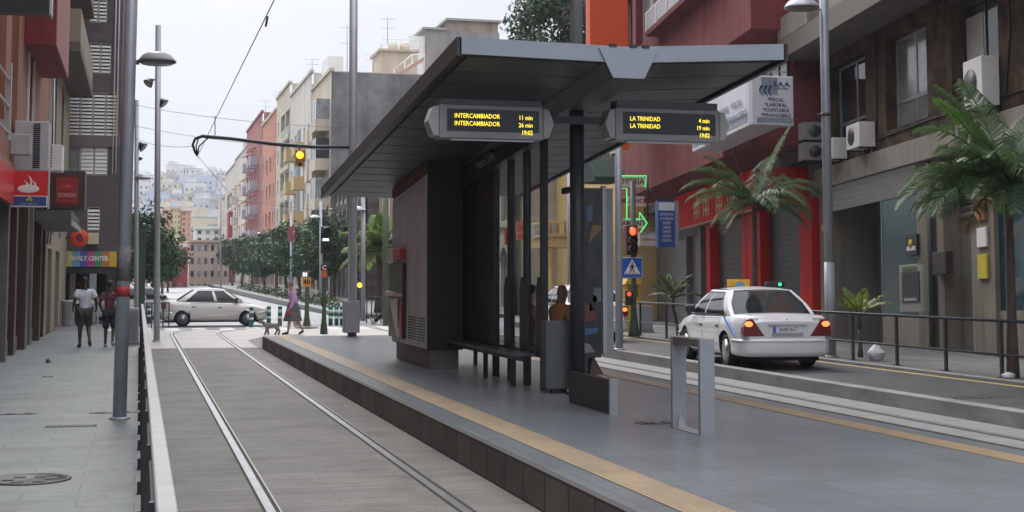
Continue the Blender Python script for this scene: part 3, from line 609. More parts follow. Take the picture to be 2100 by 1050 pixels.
def shutter(par,mk,s0,s1,h0,h1,dep,m,pitch=.1,name='shutter'):
    b=mk(); n=max(2,int((h1-h0)/pitch)); 
    for i in range(n):
        a=h0+(h1-h0)*i/n; c=h0+(h1-h0)*(i+1)/n; 
        b.add([(s0,dep,a),(s1,dep,a),(s1,dep-.035,c-.012),(s0,dep-.035,c-.012),(s0,dep,c),(s1,dep,c)],[(0,1,2,3),(3,2,5,4)])
    return b.build(name,m,par)
# ---------------------------------------------------------------- bank block (right edge of the picture)
BROWNW=mat('brown_stone_wall',(.10,.07,.045),rough=.85,var=.4,scale=4,stain=.7,spec=.2,bump=.3,bscale=25)
TANW=mat('tan_render',(.19,.168,.132),rough=.7,var=.1,scale=2,stain=.4)
BEIGEB=mat('beige_band',(.26,.24,.205),rough=.65,var=.07,scale=2,stain=.35)
TEAL=mat('teal_cladding',(.012,.055,.062),rough=.22,var=.15,scale=2)
GREYW=mat('grey_entrance_wall',(.19,.185,.17),rough=.6,var=.08,scale=2,stain=.3)
bank=thing('bank_building','brown stone and beige bank block with office windows and teal cash machine wall','building',RO)
S0,S1=-9.7,20.
b=B(); b.wall((S0,0,0),(1,0,0),(0,-1,0),S1-S0,4.83,8.4,[(s0-S0,s1-S0,5.28,7.5) for s0,s1 in((-8.8,-6.2),(-4.9,-2.45),(-1.15,1.05),(2.4,4.6))],.38)
b.box(S0,S1,.5,9,4.4,22); b.build('wall',BROWNW,bank)
b=B(); b.box(S0,S1,-.16,.3,4.29,4.83); b.build('band',BEIGEB,bank,bevel=.015)
win(bank,B,-8.8,-6.2,5.28,7.5,.3,2,.07,rows=(.3,)); win(bank,B,-4.9,-2.45,5.28,7.5,.3,2,.08,PANE2,rows=(.3,)); win(bank,B,-1.15,1.05,5.28,7.5,.3,2,.06,PANE,mat('dark_frame',(.05,.05,.055))); win(bank,B,2.4,4.6,5.28,7.5,.3,2,.06)
b=B(); b.box(-1.0,-.2,.285,.29,5.9,7.2); b.build('blind',mat('pale_blind',(.45,.47,.46),rough=.4,var=.2,scale=4),bank)
b=B(); b.box(S0-.0,S1,-1.15,.0,7.86,8.4); b.build('overhang',mat('beige_overhang',(.16,.142,.12),rough=.7,var=.08,scale=2,stain=.3),bank)
b=B(); b.box(-9.68,-7.2,-1.16,-.2,8.402,9.0); b.box(-6.3,S1,-1.1,-.2,8.402,9.4); b.build('parapet',BEIGEB,bank)
b=B(); b.box(-9.6,S1,-.1,.45,9,22); b.build('upper_wall',mat('orange_render',(.5,.2,.07),rough=.7),bank)
grime(BROWNW,(1.5,1.5,1.5),.42,.62,(.5,.5,.5)); grime(BROWNW,(4,4,.35),.5,.7,(.6,.6,.6)); grime(TANW,(4,4,.4),.48,.72,(.62,.6,.58)); grime(BEIGEB,(3,3,.6),.48,.72,(.68,.66,.63)); grime(GREYW,(3,3,.5),.48,.72,(.7,.7,.7))
# ground floor: grey jamb, entrance recess, teal panel, columns, door
for q in((-9.7,-8.9,-.04,.4),(-3.1,-2.55,-.05,.4),(-2.1,-1.75,-.02,.5),(-.3,.75,-.06,.45)): B().box(*q,-1,4.288).build('column',TANW,bank,bevel=.01)
b=B(); b.box(-8.9,-7.0,1.3,1.4,-1,4.2); b.box(-8.9,-8.86,.4,1.3,-1,4.2); b.build('entrance_wall',GREYW,bank)
b=B(); b.box(-8.6,-7.35,1.285,1.298,.65,2.1); b.build('notice_window',PANE,bank)
b=B(); b.box(-7.0,-5.1,1.5,1.56,-1,3.4); b.build('entrance_door',PANE,bank)
b=B(); 
for x in(-7.0,-6.35,-5.7): b.box(x,x+.07,1.42,1.5,-1,4.2)
b.box(-7,-5.1,1.43,1.49,2.6,2.68); b.build('door_frame',DARKG,bank)
shutter(bank,B,-8.9,-3.1,3.62,4.285,-.02,mat('grey_slats',(.24,.25,.255),rough=.4,metal=.3,var=.1),.12,'slatted_canopy')
b=B(); b.box(-5.3,-3.1,0,.5,.85,3.6); tp=b.build('teal_panel',TEAL,bank)
b=B(); b.box(-5.33,-5.3,-.02,.5,.1,3.62); b.build('panel_edge',ALU,bank)
b=B(); b.box(-5.3,-2.6,-.03,.5,-1,.83); b.build('base_course',mat('base_stone',(.27,.24,.19),rough=.7,stain=.4),bank)
b=B(); b.box(-2.55,-2.1,.25,.5,-1,4.28); b.box(-1.75,-.3,.8,.85,3.2,4.28); b.build('inner_wall',TANW,bank)
b=B(); b.box(-1.75,-1.2,.4,.86,-1,3.4); b.build('grey_jamb',GREYW,bank)
b=B(); b.box(-1.2,-.3,.78,.86,-1,3.2); dr=b.build('iron_door',BLACKM,bank)
b=B(); 
for i in range(7): x=-1.15+i*.13; b.box(x,x+.03,.75,.78,-1,3.15)
b.build('door_bars',BLACKM,dr)
b=B(); b.box(-.46,-.42,.70,.75,1.28,1.36); b.build('handle',mat('brass',(.45,.32,.1),rough=.3,metal=.8),dr)
b=B(); b.box(.75,6,.05,.1,.9,4.2); b.build('teal_window',mat('teal_glass',(.012,.05,.06),rough=.07,var=.3,scale=1),bank)
b=B(); b.box(.75,6,0,.4,-1,.9); b.build('window_base',TANW,bank)
for k in range(2): s_=6+k*7; B().box(s_,s_+1.2,-.05,.45,-1,4.288).build('column',TANW,bank); B().box(s_+1.2,s_+7,.1,.45,-1,4.288).build('shop_wall',GREYW,bank)
b=B(); b.tube([(-2.3,-.08,-1),(-2.3,-.08,4.2)],.06,10); b.build('drain_pipe',DARKG,bank)
# cash machine and small wall things
t=thing('cash_machine','grey cash machine with dark screen and green edge in the teal bank wall','cash machine',RW(-4.2,-.05,1))
ta,tb=rp(1845,641,-.05); tc_,td=rp(1906,538,-.05)
b=B(); b.box(ta,tc_,-.05,-.003,tb,td); b.build('surround',mat('atm_grey',(.28,.28,.25),rough=.4,stain=.2),t,bevel=.02)
tw,thh=tc_-ta,td-tb; b=B(); b.box(ta+tw*.12,ta+tw*.68,-.07,-.052,tb+thh*.2,tb+thh*.84); b.build('screen_recess',BLACKM,t); b=B(); b.box(ta+tw*.2,ta+tw*.6,-.08,-.072,tb+thh*.24,tb+thh*.3); b.build('keypad',ALU,t)
B().box(tc_-tw*.1,tc_,-.075,-.052,tb+.05,td-.05).build('green_trim',mat('lime_green',(.07,.13,.03),rough=.4),t); B().box(ta+tw*.15,ta+tw*.6,-.075,-.052,tb+thh*.88,tb+thh*.95).build('green_trim',mat('lime_green',(.07,.13,.03)),t)
ea,eb=rp(1859,524,-.1); ec,ed_=rp(1881,480,-.1)
t=B().box(ea,ec,-.12,-.003,eb,ed_).thing('bank_emblem_sign',BLACKM,'small black sign with a yellow mark on the teal bank wall above the cash machine','sign')
b=B(); b.lathe([(.001,-.02),(.1,-.02),(.1,0)],((ea+ec)/2,-.123,ed_-.2),12,'y'); b.build('yellow_mark',mat('mark_yellow',(.5,.4,.05)),t); b=B(); b.box(ea+.08,ec-.08,-.128,-.122,eb+.1,eb+.2); b.build('white_mark',WHITEP,t)
for s,h0,h1,m,l in((.05,2.75,3.25,mat('plaque_brown',(.25,.12,.03),rough=.4),'brown plaque, topmost on the pillar beside the iron door'),(.08,2.2,2.6,WHITEP,'white notice between the brown plaque and the yellow box'),(.08,1.55,2.05,mat('box_yellow',(.5,.42,.03),rough=.4),'yellow box, lowest on the pillar beside the iron door')):
    B().box(s,s+.42,-.115,-.063,h0,h1).thing('wall_plaque',m,l,'plaque',bevel=.01)
B().box(-1.95,-1.25,-.2,-.023,1.7,2.2).thing('letter_box',mat('brown_black_box',(.03,.022,.018),rough=.5),'dark brown letter box on the jamb left of the iron door','letter box',bevel=.02)
t=B().box(-9.45,-9.1,-.09,-.043,3.0,3.55).thing('house_number_sign',mat('number_red',(.25,.05,.03)),'small red and yellow sign high on the beige pillar left of the lamp post','sign'); b=B(); b.box(-9.38,-9.17,-.096,-.091,3.12,3.3); b.build('yellow_patch',mat('mark_yellow',(.5,.4,.05)),t)
# cables and drip marks on the brown wall
for k,(pts,lab) in enumerate((([(-9.5,-.02,5.15),(-6.6,-.02,5.12),(-2.3,-.02,5.2),(8,-.02,5.1)],'black cable drooping along the brown wall just above the beige band'),([(-5.45,-.02,5.2),(-5.4,-.02,8.0)],'black cable climbing the brown pier beside the middle office window'),([(1.35,-.02,5.1),(1.6,-.02,6.4),(1.55,-.02,8.2)],'black cable climbing beside the large air conditioner'))):
    b=B(); b.tube(pts,.018,5); b.thing('wall_cable',BLACKM,lab,'cable')
for s_,h0_,w_ in((-5.95,4.83,.12),(.75,4.83,.1),(-7.8,4.83,.1)):
    b=B(); b.box(s_,s_+w_,-.004,-.0015,h0_,h0_+.5); b.build('drip_stain',mat('lime_stain',(.3,.27,.23),rough=.9,var=.4,scale=12),bank)
# air conditioners
def aircon(s0,s1,d0,d1,h0,h1,lab,mk=B,fan='-s',group='air conditioner boxes on the walls'):
    c=RW(s0,d1,h0) if mk is B else Vector((s0,d0,h0)); t=thing('air_conditioner',lab,'air conditioner',c,group)
    b=mk(); b.box(s0,s1,d0,d1,h0,h1); b.build('casing',WHITEP if fan!='s' else mat('ac_beige_shaded',(.27,.255,.22),rough=.6,stain=.4),t,bevel=.015)  # condenser casing toned darker for the shade beside the red bay
    r=min(h1-h0,(d1-d0) if fan=='s' else (s1-s0))*.36
    b=mk()
    if fan=='s': b.lathe([(.001,-.006),(r,-.006),(r,.0)],(s1+.009,(d0+d1)/2,(h0+h1)/2),18,'x')
    else: b.lathe([(.001,-.006),(r,-.006),(r,.0)],((s0+s1)/2-.1,d0-.003,(h0+h1)/2),18,'y')
    f=b.build('fan_grille',mat('fan_grey',(.06,.06,.062),rough=.5,var=.3,scale=20),t); b=mk()
    b.box(s0+.05,s0+.09,d0,max(d1,0 if mk is B else d1),h0-.04,h0-.003); b.box(s1-.09,s1-.05,d0,max(d1,0 if mk is B else d1),h0-.04,h0-.003); b.build('bracket',BLACKM,t)
    return t
s,h=rp(1790,290,-.3)
aircon(-6.4,-5.5,-.46,-.04,4.98,5.6,'white air conditioner with round fan under the middle office window of the brown block')
aircon(.3,1.15,-.42,-.05,5.0,6.0,'tall white air conditioner above the right palm fronds')
aircon(-8.2,-7.4,-.45,-.06,4.9,5.45,'white air conditioner beside the lamp post on the brown block corner')
# ---------------------------------------------------------------- red building
REDW=mat('dusty_red_render',(.19,.052,.056),rough=.85,spec=.2,var=.1,scale=1.2,stain=.3,stainc=(.14,.042,.046),streak=True)
grime(REDW,(2.5,2.5,.25),.47,.72,(.66,.64,.64)); grime(REDW,(.8,.8,.8),.48,.7,(.78,.76,.76))
red=thing('red_building','dusty red apartment block with cantilevered floors and white balcony behind the shelter roof','building',RW(-20,0,0))
b=B(); D=-2.0
b.box(-28.3,-9.4,D,8,5.49,7.35); b.build('lower_bay',REDW,red)
b=B(); b.box(-28.3,-10.0,-.6,8,7.352,8.68); b.build('recessed_floor',REDW,red)
b=B(); b.wall((-28.3,D,0),(1,0,0),(0,-1,0),18.9,8.7,23,[(s0+28.3,s1+28.3,h0,h1) for s0,s1,h0,h1 in((-26.9,-25.0,11.2,13.4),(-24.4,-21.4,11.0,13.4),(-20.6,-12.6,11.0,13.6))],.5)
b.box(-28.3,-9.4,D+.52,8,8.7,23); b.add([(-9.4,D,8.7),(-9.4,D+.52,8.7),(-9.4,D+.52,23),(-9.4,D,23)],[(0,1,2,3)]); b.add([(-28.3,D,8.7),(-9.4,D,8.7),(-9.4,D+.52,8.7),(-28.3,D+.52,8.7)],[(0,1,2,3)]); b.build('upper_floors',REDW,red)
win(red,B,-26.9,-25.0,11.2,13.4,D+.3,2); win(red,B,-24.4,-21.4,11.0,13.4,D+.3,2,pane=PANE2); win(red,B,-20.6,-12.6,11.0,13.6,D+.45,4)
b=B(); b.box(-20.7,-12.5,D-.45,D-.40,10.9,11.5); bl=b.build('balcony_railing',mat('pale_balcony',(.4,.42,.45),rough=.4),red)
b=B(); b.box(-20.72,-12.48,D-.46,D-.38,11.502,11.56); 
for i in range(6): x=-20.6+i*1.6; b.box(x,x+.06,D-.48,D-.452,10.85,11.5)
b.build('rail',WHITEP,bl)
b=B(); b.box(-20.7,-12.5,D-.45,D-.003,10.72,10.88); b.build('balcony_slab',REDW,red)
for x in(-12.5,-11.8,-11.0): B().box(x,x+.55,-.66,-.61,7.4,8.6).build('recess_window',PANE2,red)
b=B(); b.box(-34,-9.72,.3,8,-1,5.48); b.build('ground_floor_wall',mat('dark_shop_wall',(.05,.048,.05),rough=.6,var=.2,scale=2),red)
b=B(); b.box(-34,-9.72,-.35,.3,5.15,5.48); b.build('shop_lintel',mat('dark_shop_wall',(.05,.048,.05)),red)
SHUT=mat('steel_shutter',(.2,.205,.2),rough=.45,metal=.4,var=.15,scale=2,stain=.35); DSH=mat('dark_shutter',(.045,.045,.048),rough=.5,metal=.2,var=.2,scale=2)
shutter(red,B,-33.4,-24.9,.3,3.85,.22,SHUT,.13); shutter(red,B,-24.7,-22.9,.3,3.85,.2,SHUT,.13)
shutter(red,B,-20.5,-17.2,.3,4.1,.1,DSH,.16); shutter(red,B,-14.6,-11.3,.3,4.1,.1,DSH,.16)
b=B(); b.box(-24.89,-24.72,-.04,.2,-.6,3.9); b.box(-22.9,-22.5,-.06,.25,-.6,4.15); b.build('shop_pillar',mat('shop_grey_pillar',(.16,.15,.165),rough=.6,stain=.3),red)
RPIL=mat('red_pillar_paint',(.52,.016,.018),rough=.6,spec=.15,var=.2,scale=2.2,stain=.4,stainc=(.40,.13,.10))
for s0,s1,d in((-21.15,-20.6,-.22),(-17.1,-16.55,-.1),(-16.1,-14.65,-.22),(-11.25,-10.2,-.1)):
    b=B(); b.box(s0,s1,d,.32,-.6,4.13); b.build('red_pillar',RPIL,red)
# red shop sign along the front and the projecting box with a flower
GOLD=mat('gold_lettering',(.55,.38,.10),rough=.4)
t=B().box(-25.1,-14.6,-.42,-.30,4.17,5.4).thing('red_shop_sign',mat('shop_sign_red',(.68,.014,.012),rough=.6,spec=.1,var=.1,scale=1.5),'long red fascia sign with gold characters over the dark shutters','sign')
b=B(); b.box(-25.12,-14.58,-.44,-.425,4.1,4.165); b.build('sign_trim',mat('salmon_trim',(.5,.25,.2)),t)
for i,s in enumerate((-21.6,-20.3,-18.6,-17.2)):   # four gold characters
    b=B()
    for x0,x1,h0,h1 in((-.4,.4,.55,.66),(-.06,.06,.0,.95),(-.35,.35,.2,.3),(-.38,-.27,.0,.5),(.27,.38,.0,.5)): b.box(s+x0,s+x1,-.432,-.424,4.35+h0*.9,4.35+h1*.9)
    b.build('character',GOLD,t)
t=B().box(-11.0,-10.6,-1.3,-.02,4.0,5.02).thing('red_box_sign',mat('box_sign_red',(.6,.012,.018),rough=.35,var=.12,scale=1.5),'projecting red box sign with a gold flower above the right shutter','sign',bevel=.01)
b=B(); c=(-10.59,-.78,4.62)
for i in range(5):
    a=i*2*math.pi/5+.3; b.ell((c[0],c[1]+.13*math.cos(a),c[2]+.13*math.sin(a)),(.012,.1,.1),10,6)
b.build('flower',GOLD,t)
text('CRY',.17,RW(-10.59,-.62,4.2),RY,(0,0,1),GOLD,t,'CENTER')
B().box(-10.99,-10.61,-1.32,-1.302,4.02,5.0).build('salmon_side',mat('salmon_trim',(.5,.25,.2)),t)
# white advice-office box sign hung on the corner of the red building
SIGNW=mat('sign_white',(.62,.63,.68),rough=.35,var=.04,scale=1,stain=.12); NAVY=mat('navy_lettering',(.02,.045,.16),rough=.4); SGREY=mat('sign_grey_blue',(.25,.28,.33),rough=.4,var=.1)
s0,h0=rp(1537,257,-2.9); s1,h1=rp(1535,155,-2.9); s2,_=rp(1455,200,-2.9)
p0=RW(s0,-2.9,0); wy=Vector((math.cos(R(2)),-math.sin(R(2)),0))
t=thing('office_box_sign','white corner box sign with navy office words hanging on the red building','sign',RW(s0,-2.5,h0))
def SB():
    b=MB(); b.M=RM; return b
b=SB(); b.box(s2-2,s0,-2.9,-2.02,h0,h1); b.build('side_box',SIGNW,t,bevel=.03)
c1=onY(1627,155,p0.y-.12); z0=onY(1580,257,p0.y-.12).z; z1=onY(1580,155,p0.y-.12).z
b=MB(); b.box(p0.x+.02,c1.x,p0.y-.12,p0.y+.25,z0,z1); fb=b.build('front_box',SIGNW,t,bevel=.03)
fx0=onY(1551,200,p0.y-.12).x; fw=c1.x-fx0; yf=p0.y-.124; H=z1-z0
def fp(u,v): return Vector((fx0+fw*u,yf,z0+H*v))
b=MB(); b.box(fp(.14,0).x,fp(.57,0).x,yf-.002,yf+.002,fp(0,.62).z,fp(0,.96).z); b.build('grey_square',SGREY,fb)
b=MB(); b.box(fp(.01,0).x,fp(.97,0).x,yf-.002,yf+.002,fp(0,.05).z,fp(0,.155).z); b.build('foot_band',SGREY,fb)
for k in range(3):
    b=MB(); pts=[]
    for i in range(9): 
        a=i/8; pts.append((fx0+fw*(.12+k*.12-.05*math.sin(math.pi*a*.9)+.11*max(0,a-.55)*1.5),z0+H*(.80-.22*a)))
    q=[(x+.075*(1-.8*i/8),z) for i,(x,z) in enumerate(pts)]; b.prism(pts+q[::-1],'y',yf-.006,yf-.0025); b.build('crescent_mark',NAVY,fb)
text('S.A.A.',.17,fp(.46,.83)+Vector((0,-.004,0)),m=NAVY,parent=fb,wx=1.15,bold=.004); text('ASESORES',.07,fp(.47,.745)+Vector((0,-.004,0)),m=NAVY,parent=fb,wx=1.2)
for i,l in enumerate(('*FISCAL','*LABORAL','*CONTABLE','*FINANCIERO')): text(l,.125,fp(.52,.515-i*.105)+Vector((0,-.003,0)),m=NAVY,parent=fb,align='CENTER',wx=1.05,bold=.002)
xs_=RX
for i,(l,sh_) in enumerate((('*LABORAL  *FISCAL',-.55),('*CONTABLE *FINANCIERO',-.15))): text(l,.27,RW(s0+sh_,-2.935,h0+H*(.53-.26*i)),RX,(0,0,1),NAVY,t,'RIGHT',wx=1.1)
b=SB(); b.box(s2-1.9,s0-.15,-2.912,-2.902,h0+.12,h0+.34); b.build('side_band',SGREY,t)
b=MB(); b.tube([(p0.x+.2,p0.y,z1),(p0.x+.2,p0.y,z1+.12),(c1.x-.1,p0.y,z1+.12)],.02,8); b.tube([(p0.x+.8,p0.y,z1),(p0.x+.8,p0.y,z1+.5)],.02,8); b.build('bracket',LPOLE,t)
# two condensers on a rack in the shadow of the red bay
for i,(dh,lab) in enumerate(((0,'lower beige condenser on the dark rack right of the red bay'),(.55,'upper beige condenser on the dark rack right of the red bay'))):
    aircon(-9.3,-8.85,-.75,-.1,5.02+dh,5.5+dh,lab,fan='s')
# ---------------------------------------------------------------- neon and shop signs at the far end of the red building
NEON=emit('green_neon',(.1,1.,.25),.6); SW2=mat('sign_cream',(.55,.5,.45),rough=.4,stain=.15); DRED=mat('dark_red_lettering',(.2,.02,.03),rough=.5)
YJ=43.
def jp(px,py): return onY(px,py,YJ)
t=thing('neon_shop_sign','projecting jewellery sign with green neon tubes and dark red words','sign',jp(1325,400))
def plate(x0,x1,y0,y1,txt,sz):
    a=jp(x0,y1); c=jp(x1,y0); b=MB(); b.box(a.x,c.x,YJ,YJ+.12,a.z,c.z); p=b.build('plate',SW2,t); text(txt,(c.z-a.z)*sz,((a.x+c.x)/2,YJ-.004,(a.z+c.z)/2),m=DRED,parent=p,align='CENTER',wx=.95,bold=.006)
plate(1264,1322,363,382,'JOYERIA',.85); plate(1288,1322,403,422,'GUANCHE',.7); plate(1270,1322,448,468,'DIAMANTE',.75)
b=MB(); b.tube([jp(q[0],q[1])-Vector((0,.06,0)) for q in((1322,384),(1324,361),(1262,361),(1262,385),(1284,387),(1284,450),(1310,450),(1310,436),(1326,458),(1312,477))],.022,6); b.build('neon_tube',NEON,t)
b=MB(); b.tube([jp(1328,362),jp(1328,395),jp(1328,462)],.03,6); b.tube([jp(1328,390),jp(1352,394)],.03,6); b.tube([jp(1328,462),jp(1350,464)],.03,6); b.build('frame',BLACKM,t)
a=jp(1345,430)
Yb=41.; a=onY(1350,507,Yb); c=onY(1384,412,Yb)
t=thing('blue_list_sign','blue sign with white lines of words projecting over the grey shutter','sign',(a.x,Yb,a.z))
b=MB(); b.box(a.x,c.x,Yb,Yb+.25,a.z,c.z); b.build('board',mat('sign_blue',(.03,.07,.25),rough=.4,var=.1),t); b=MB(); b.box(c.x+.003,c.x+.12,Yb,Yb+.25,a.z,c.z); b.build('side',SGREY,t)
b=MB(); b.box(a.x+.02,c.x-.02,Yb-.005,Yb-.001,c.z-.3,c.z-.05); b.build('white_head',SIGNW,t)
for i,l in enumerate(('ASESORIA FISCAL','CONTABILIDAD','SEGUROS','LABORAL','TRAMITES','GESTORIA','IMPUESTOS')): text(l,.12,((a.x+c.x)/2,Yb-.006,c.z-.42-i*.135),m=SIGNW,parent=t,align='CENTER',wx=.5)
a=onY(1312,504,44.5); c=onY(1353,476,44.5)
t=MB().box(a.x,c.x,44.5,44.7,a.z,c.z).thing('white_shop_sign',SW2,'pale shop sign below the neon sign, left of the blue list sign','sign')
text('PRESTAMOS Y ORO',.15,((a.x+c.x)/2,44.495,a.z+.42),m=NAVY,parent=t,align='CENTER',wx=.55); text('COMPRA VENTA',.13,((a.x+c.x)/2,44.495,a.z+.2),m=DRED,parent=t,align='CENTER',wx=.6)
# orange panel rising beyond the red building
a=onY(1210,90,49); c=onY(1277,-60,49)
MB().box(a.x,c.x+.2,49,49.5,6.5,c.z).thing('vertical_banner',mat('orange_panel',(.68,.10,.02),rough=.5,var=.05),'plain vertical orange panel standing above the shelter roof against the red building','panel')
# dark green awning below the roof edge
a=onY(1200,375,46.5); c=onY(1262,318,46.5)
b=MB(); b.prism([(46.5,c.z),(45.4,a.z+.15),(45.4,a.z),(47.2,a.z),(47.2,c.z)],'x',a.x,c.x); b.thing('green_awning',mat('awning_green',(.008,.03,.022),rough=.7),'dark green awning glimpsed between the shelter mast and the lamp pole','awning')
# ================================================================ left hand buildings
def frameB(O,x,y):
    x=Vector(x);y=Vector(y);z=Vector((0,0,1)); M=Matrix((x,y,z)).transposed().to_4x4(); M.translation=Vector(O)
    def mk():
        b=MB(); b.M=M; return b
    mk.M=M; return mk
XL=-2.78
LB=frameB((XL,0,0),(0,1,0),(-1,0,0))
def lp(px,py,dep=0.):
    p=onX(px,py,XL-dep); return p.y,p.z
ORANGE=mat('burnt_orange_render',(.33,.10,.025),rough=.7,var=.12,scale=1.5,stain=.3); SALM=mat('salmon_render',(.27,.115,.075),rough=.7,var=.1,scale=1.5,stain=.35,streak=True)
PINKR=mat('red_balcony_render',(.17,.015,.022),rough=.65,var=.1,scale=1.5,stain=.2); PINKW=mat('pink_brown_render',(.28,.16,.14),rough=.7,var=.12,scale=1.5,stain=.4,streak=True)
BRPIL=mat('brown_pillar',(.06,.032,.024),rough=.35,var=.25,scale=2,stain=.3,streak=True); DSTONE=mat('grey_dado',(.12,.12,.115),rough=.5,var=.2,scale=3)
for m_ in(SALM,PINKR,ORANGE,BEI if 'BEI' in globals() else SALM): grime(m_,(3,3,.3),.47,.7,(.68,.66,.64))
lb=thing('orange_building','orange and red corner building with brown pillars, red balcony and bank sign at the left','building',(XL,36,0))
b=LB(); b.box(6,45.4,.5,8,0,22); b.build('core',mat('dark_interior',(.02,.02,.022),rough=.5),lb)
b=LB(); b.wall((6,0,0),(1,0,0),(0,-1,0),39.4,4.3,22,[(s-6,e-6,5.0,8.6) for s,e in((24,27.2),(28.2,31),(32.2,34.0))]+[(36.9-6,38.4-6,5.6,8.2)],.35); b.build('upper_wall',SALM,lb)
for s,e in((24,27.2),(28.2,31),(32.2,34.0)):
    b=LB(); b.box(s,e,.3,.34,5.0,8.6); b.build('orange_panel',ORANGE,lb)
    b=LB(); 
    for x in(s,s+(e-s)*.5-.05,e-.1): b.box(x,x+.1,.2,.296,5.0,8.6)
    b.build('wood_post',mat('tan_wood',(.38,.2,.08),rough=.5,var=.2,streak=True),lb)
win(lb,LB,36.9,38.4,5.6,8.2,.25,2,.05)
b=LB(); b.box(36.8,36.86,-.06,-.003,5.4,8.3); b.box(38.44,38.5,-.06,-.003,5.4,8.3); b.build('window_surround',WHITEP,lb)
b=LB(); b.box(6,45.4,-.05,.3,3.95,4.28); b.build('string_course',PINKW,lb)
ys=[8,10.5,13.3,16,18.6,21.4,24.2,27,29.4,31.9,34.6,37.2,39.8,42.4,45.0]
for i,y in enumerate(ys):
    b=LB(); w=.35+.12*((i*7)%3); b.box(y,y+w,-.02-.05*(i%2),.5,0,3.94); b.build('pillar',BRPIL if i%3 else DSTONE,lb,bevel=.01)
for i in range(len(ys)-1):
    y0,y1=ys[i]+.75,ys[i+1]-.02
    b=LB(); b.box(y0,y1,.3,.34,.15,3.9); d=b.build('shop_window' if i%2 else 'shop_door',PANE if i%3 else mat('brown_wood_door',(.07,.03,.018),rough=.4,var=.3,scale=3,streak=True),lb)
    b=LB(); b.box(y0,y0+.06,.22,.296,.1,3.9); b.box(y1-.06,y1,.22,.296,.1,3.9); b.box(y0+.06,y1-.06,.22,.296,2.7,2.78); b.build('frame',ALU if i%2 else BLACKM,d)
    b=LB(); b.box(y0,y1,.1,.299,0,.35); b.build('dado',DSTONE,lb)
# red cantilever balcony
dB=-.72; s0,h0=lp(115,83,dB); s1,h1=lp(139,171,dB); hB=(h0+h1)/2
b=LB(); b.box(s0,s1,dB,0,hB,hB+4.5); b.build('balcony',PINKR,lb,bevel=.015)
b=LB(); b.box(s0+.02,s1+.01,dB-.012,dB-.002,hB+.02,hB+4.5); b.build('balcony_front',mat('salmon_pink',(.27,.10,.09),rough=.65,var=.1,scale=1.5,stain=.25,streak=True),lb)
s2,_=lp(36,40,0)
b=LB(); b.box(30.5,s0-1.0,-.25,0,9.1,13); b.build('upper_balcony',PINKR,lb)
# grey stair-like rail in front of the orange panels
t=thing('wall_railing','pale slanting metal rails bolted to the orange wall above the bank sign','railing',(XL,26.5,4.6))
for k in range(3):
    b=LB(); b.tube([(24.0,-.3,4.55+k*.5),(28.6,-.3,4.55+k*.5)],.03,6); b.build('rail',ALU,t)
b=LB(); b.box(28.45,28.6,-.34,-.26,4.4,5.9); b.box(28.45,28.6,-.26,0,4.7,4.8); b.build('post',ALU,t)
# dark projecting sign box at the top left corner
a=onY(101,28,26)
t=MB().box(XL+.003,a.x,26,26.35,a.z,a.z+1.6).thing('dark_projecting_sign',mat('sign_dark_green',(.012,.018,.017),rough=.4),'dark projecting sign box high at the upper left corner','sign')
b=MB(); b.box(a.x+.003,a.x+.04,25.98,26.37,a.z-.02,a.z+1.6); b.build('frame_edge',ALU,t)
# bank sign, projecting, with the strip along the wall
BRED=mat('bank_red',(.56,.012,.015),rough=.3,var=.04)
YS=31.6; a=onY(22,424,YS); c=onY(99,351,YS)
t=thing('bank_sign','red projecting bank sign with white flame emblem over a blue panel','sign',(a.x,YS,a.z))
W=c.x-a.x; Hh=c.z-a.z
b=MB(); b.box(a.x,c.x,YS,YS+.18,a.z,c.z); bs=b.build('box',BRED,t,bevel=.008)
b=MB(); b.box(a.x+.0,c.x,YS-.006,YS-.001,a.z+.0,a.z+Hh*.31); pb=b.build('white_border',WHITEP,bs)
b=MB(); b.box(a.x+.022,c.x-.025,YS-.012,YS-.007,a.z+.028,a.z+Hh*.29); b.build('blue_panel',mat('panel_blue',(.02,.05,.2),rough=.35),pb)
b=MB(); 
for dx,dz in((-.04,0),(.035,0),(0,.035)): b.ell((a.x+W*.5+dx,YS-.016,a.z+Hh*.19+dz),(.035,.006,.03),8,5)
b.build('leaf_emblem',mat('emblem_yellow',(.35,.4,.03)),pb); text('EUROCENTRO',.052,(a.x+W*.5,YS-.0135,a.z+Hh*.085),m=mat('pale_blue_letter',(.2,.4,.55)),parent=pb,align='CENTER')
b=MB(); b.ell((a.x+W*.47,YS-.006,a.z+Hh*.50),(W*.3,.012,Hh*.115),24,8); b.build('emblem_base',WHITEP,bs)
for k in range(3):   # three flame strokes
    cx=a.x+W*(.37+.11*k); L=[];Rr=[]; hh=(.27,.40,.24)[k]
    for i in range(11):
        u=i/10; z=a.z+Hh*(.47+.02*k+hh*u)+(.0 if k<2 else -.01); x=cx+W*(.085*math.sin(u*3.6-.4)-.03*u); wd=W*.03*math.sin(math.pi*(.12+.85*u))
        L.append((x-wd,z));Rr.append((x+wd,z))
    b=MB()
    for i in range(10): b.hull8([(L[i][0],YS-.024-.003*k,L[i][1]),(Rr[i][0],YS-.024-.003*k,Rr[i][1]),(Rr[i][0],YS-.0185,Rr[i][1]),(L[i][0],YS-.0185,L[i][1])],[(L[i+1][0],YS-.024-.003*k,L[i+1][1]),(Rr[i+1][0],YS-.024-.003*k,Rr[i+1][1]),(Rr[i+1][0],YS-.0185,Rr[i+1][1]),(L[i+1][0],YS-.0185,L[i+1][1])])
    b.build('flame',WHITEP,bs)
b=MB(); b.box(c.x+.002,c.x+.03,YS-.02,YS+.2,a.z-.04,c.z+.06); b.build('edge_post',ALU,t)
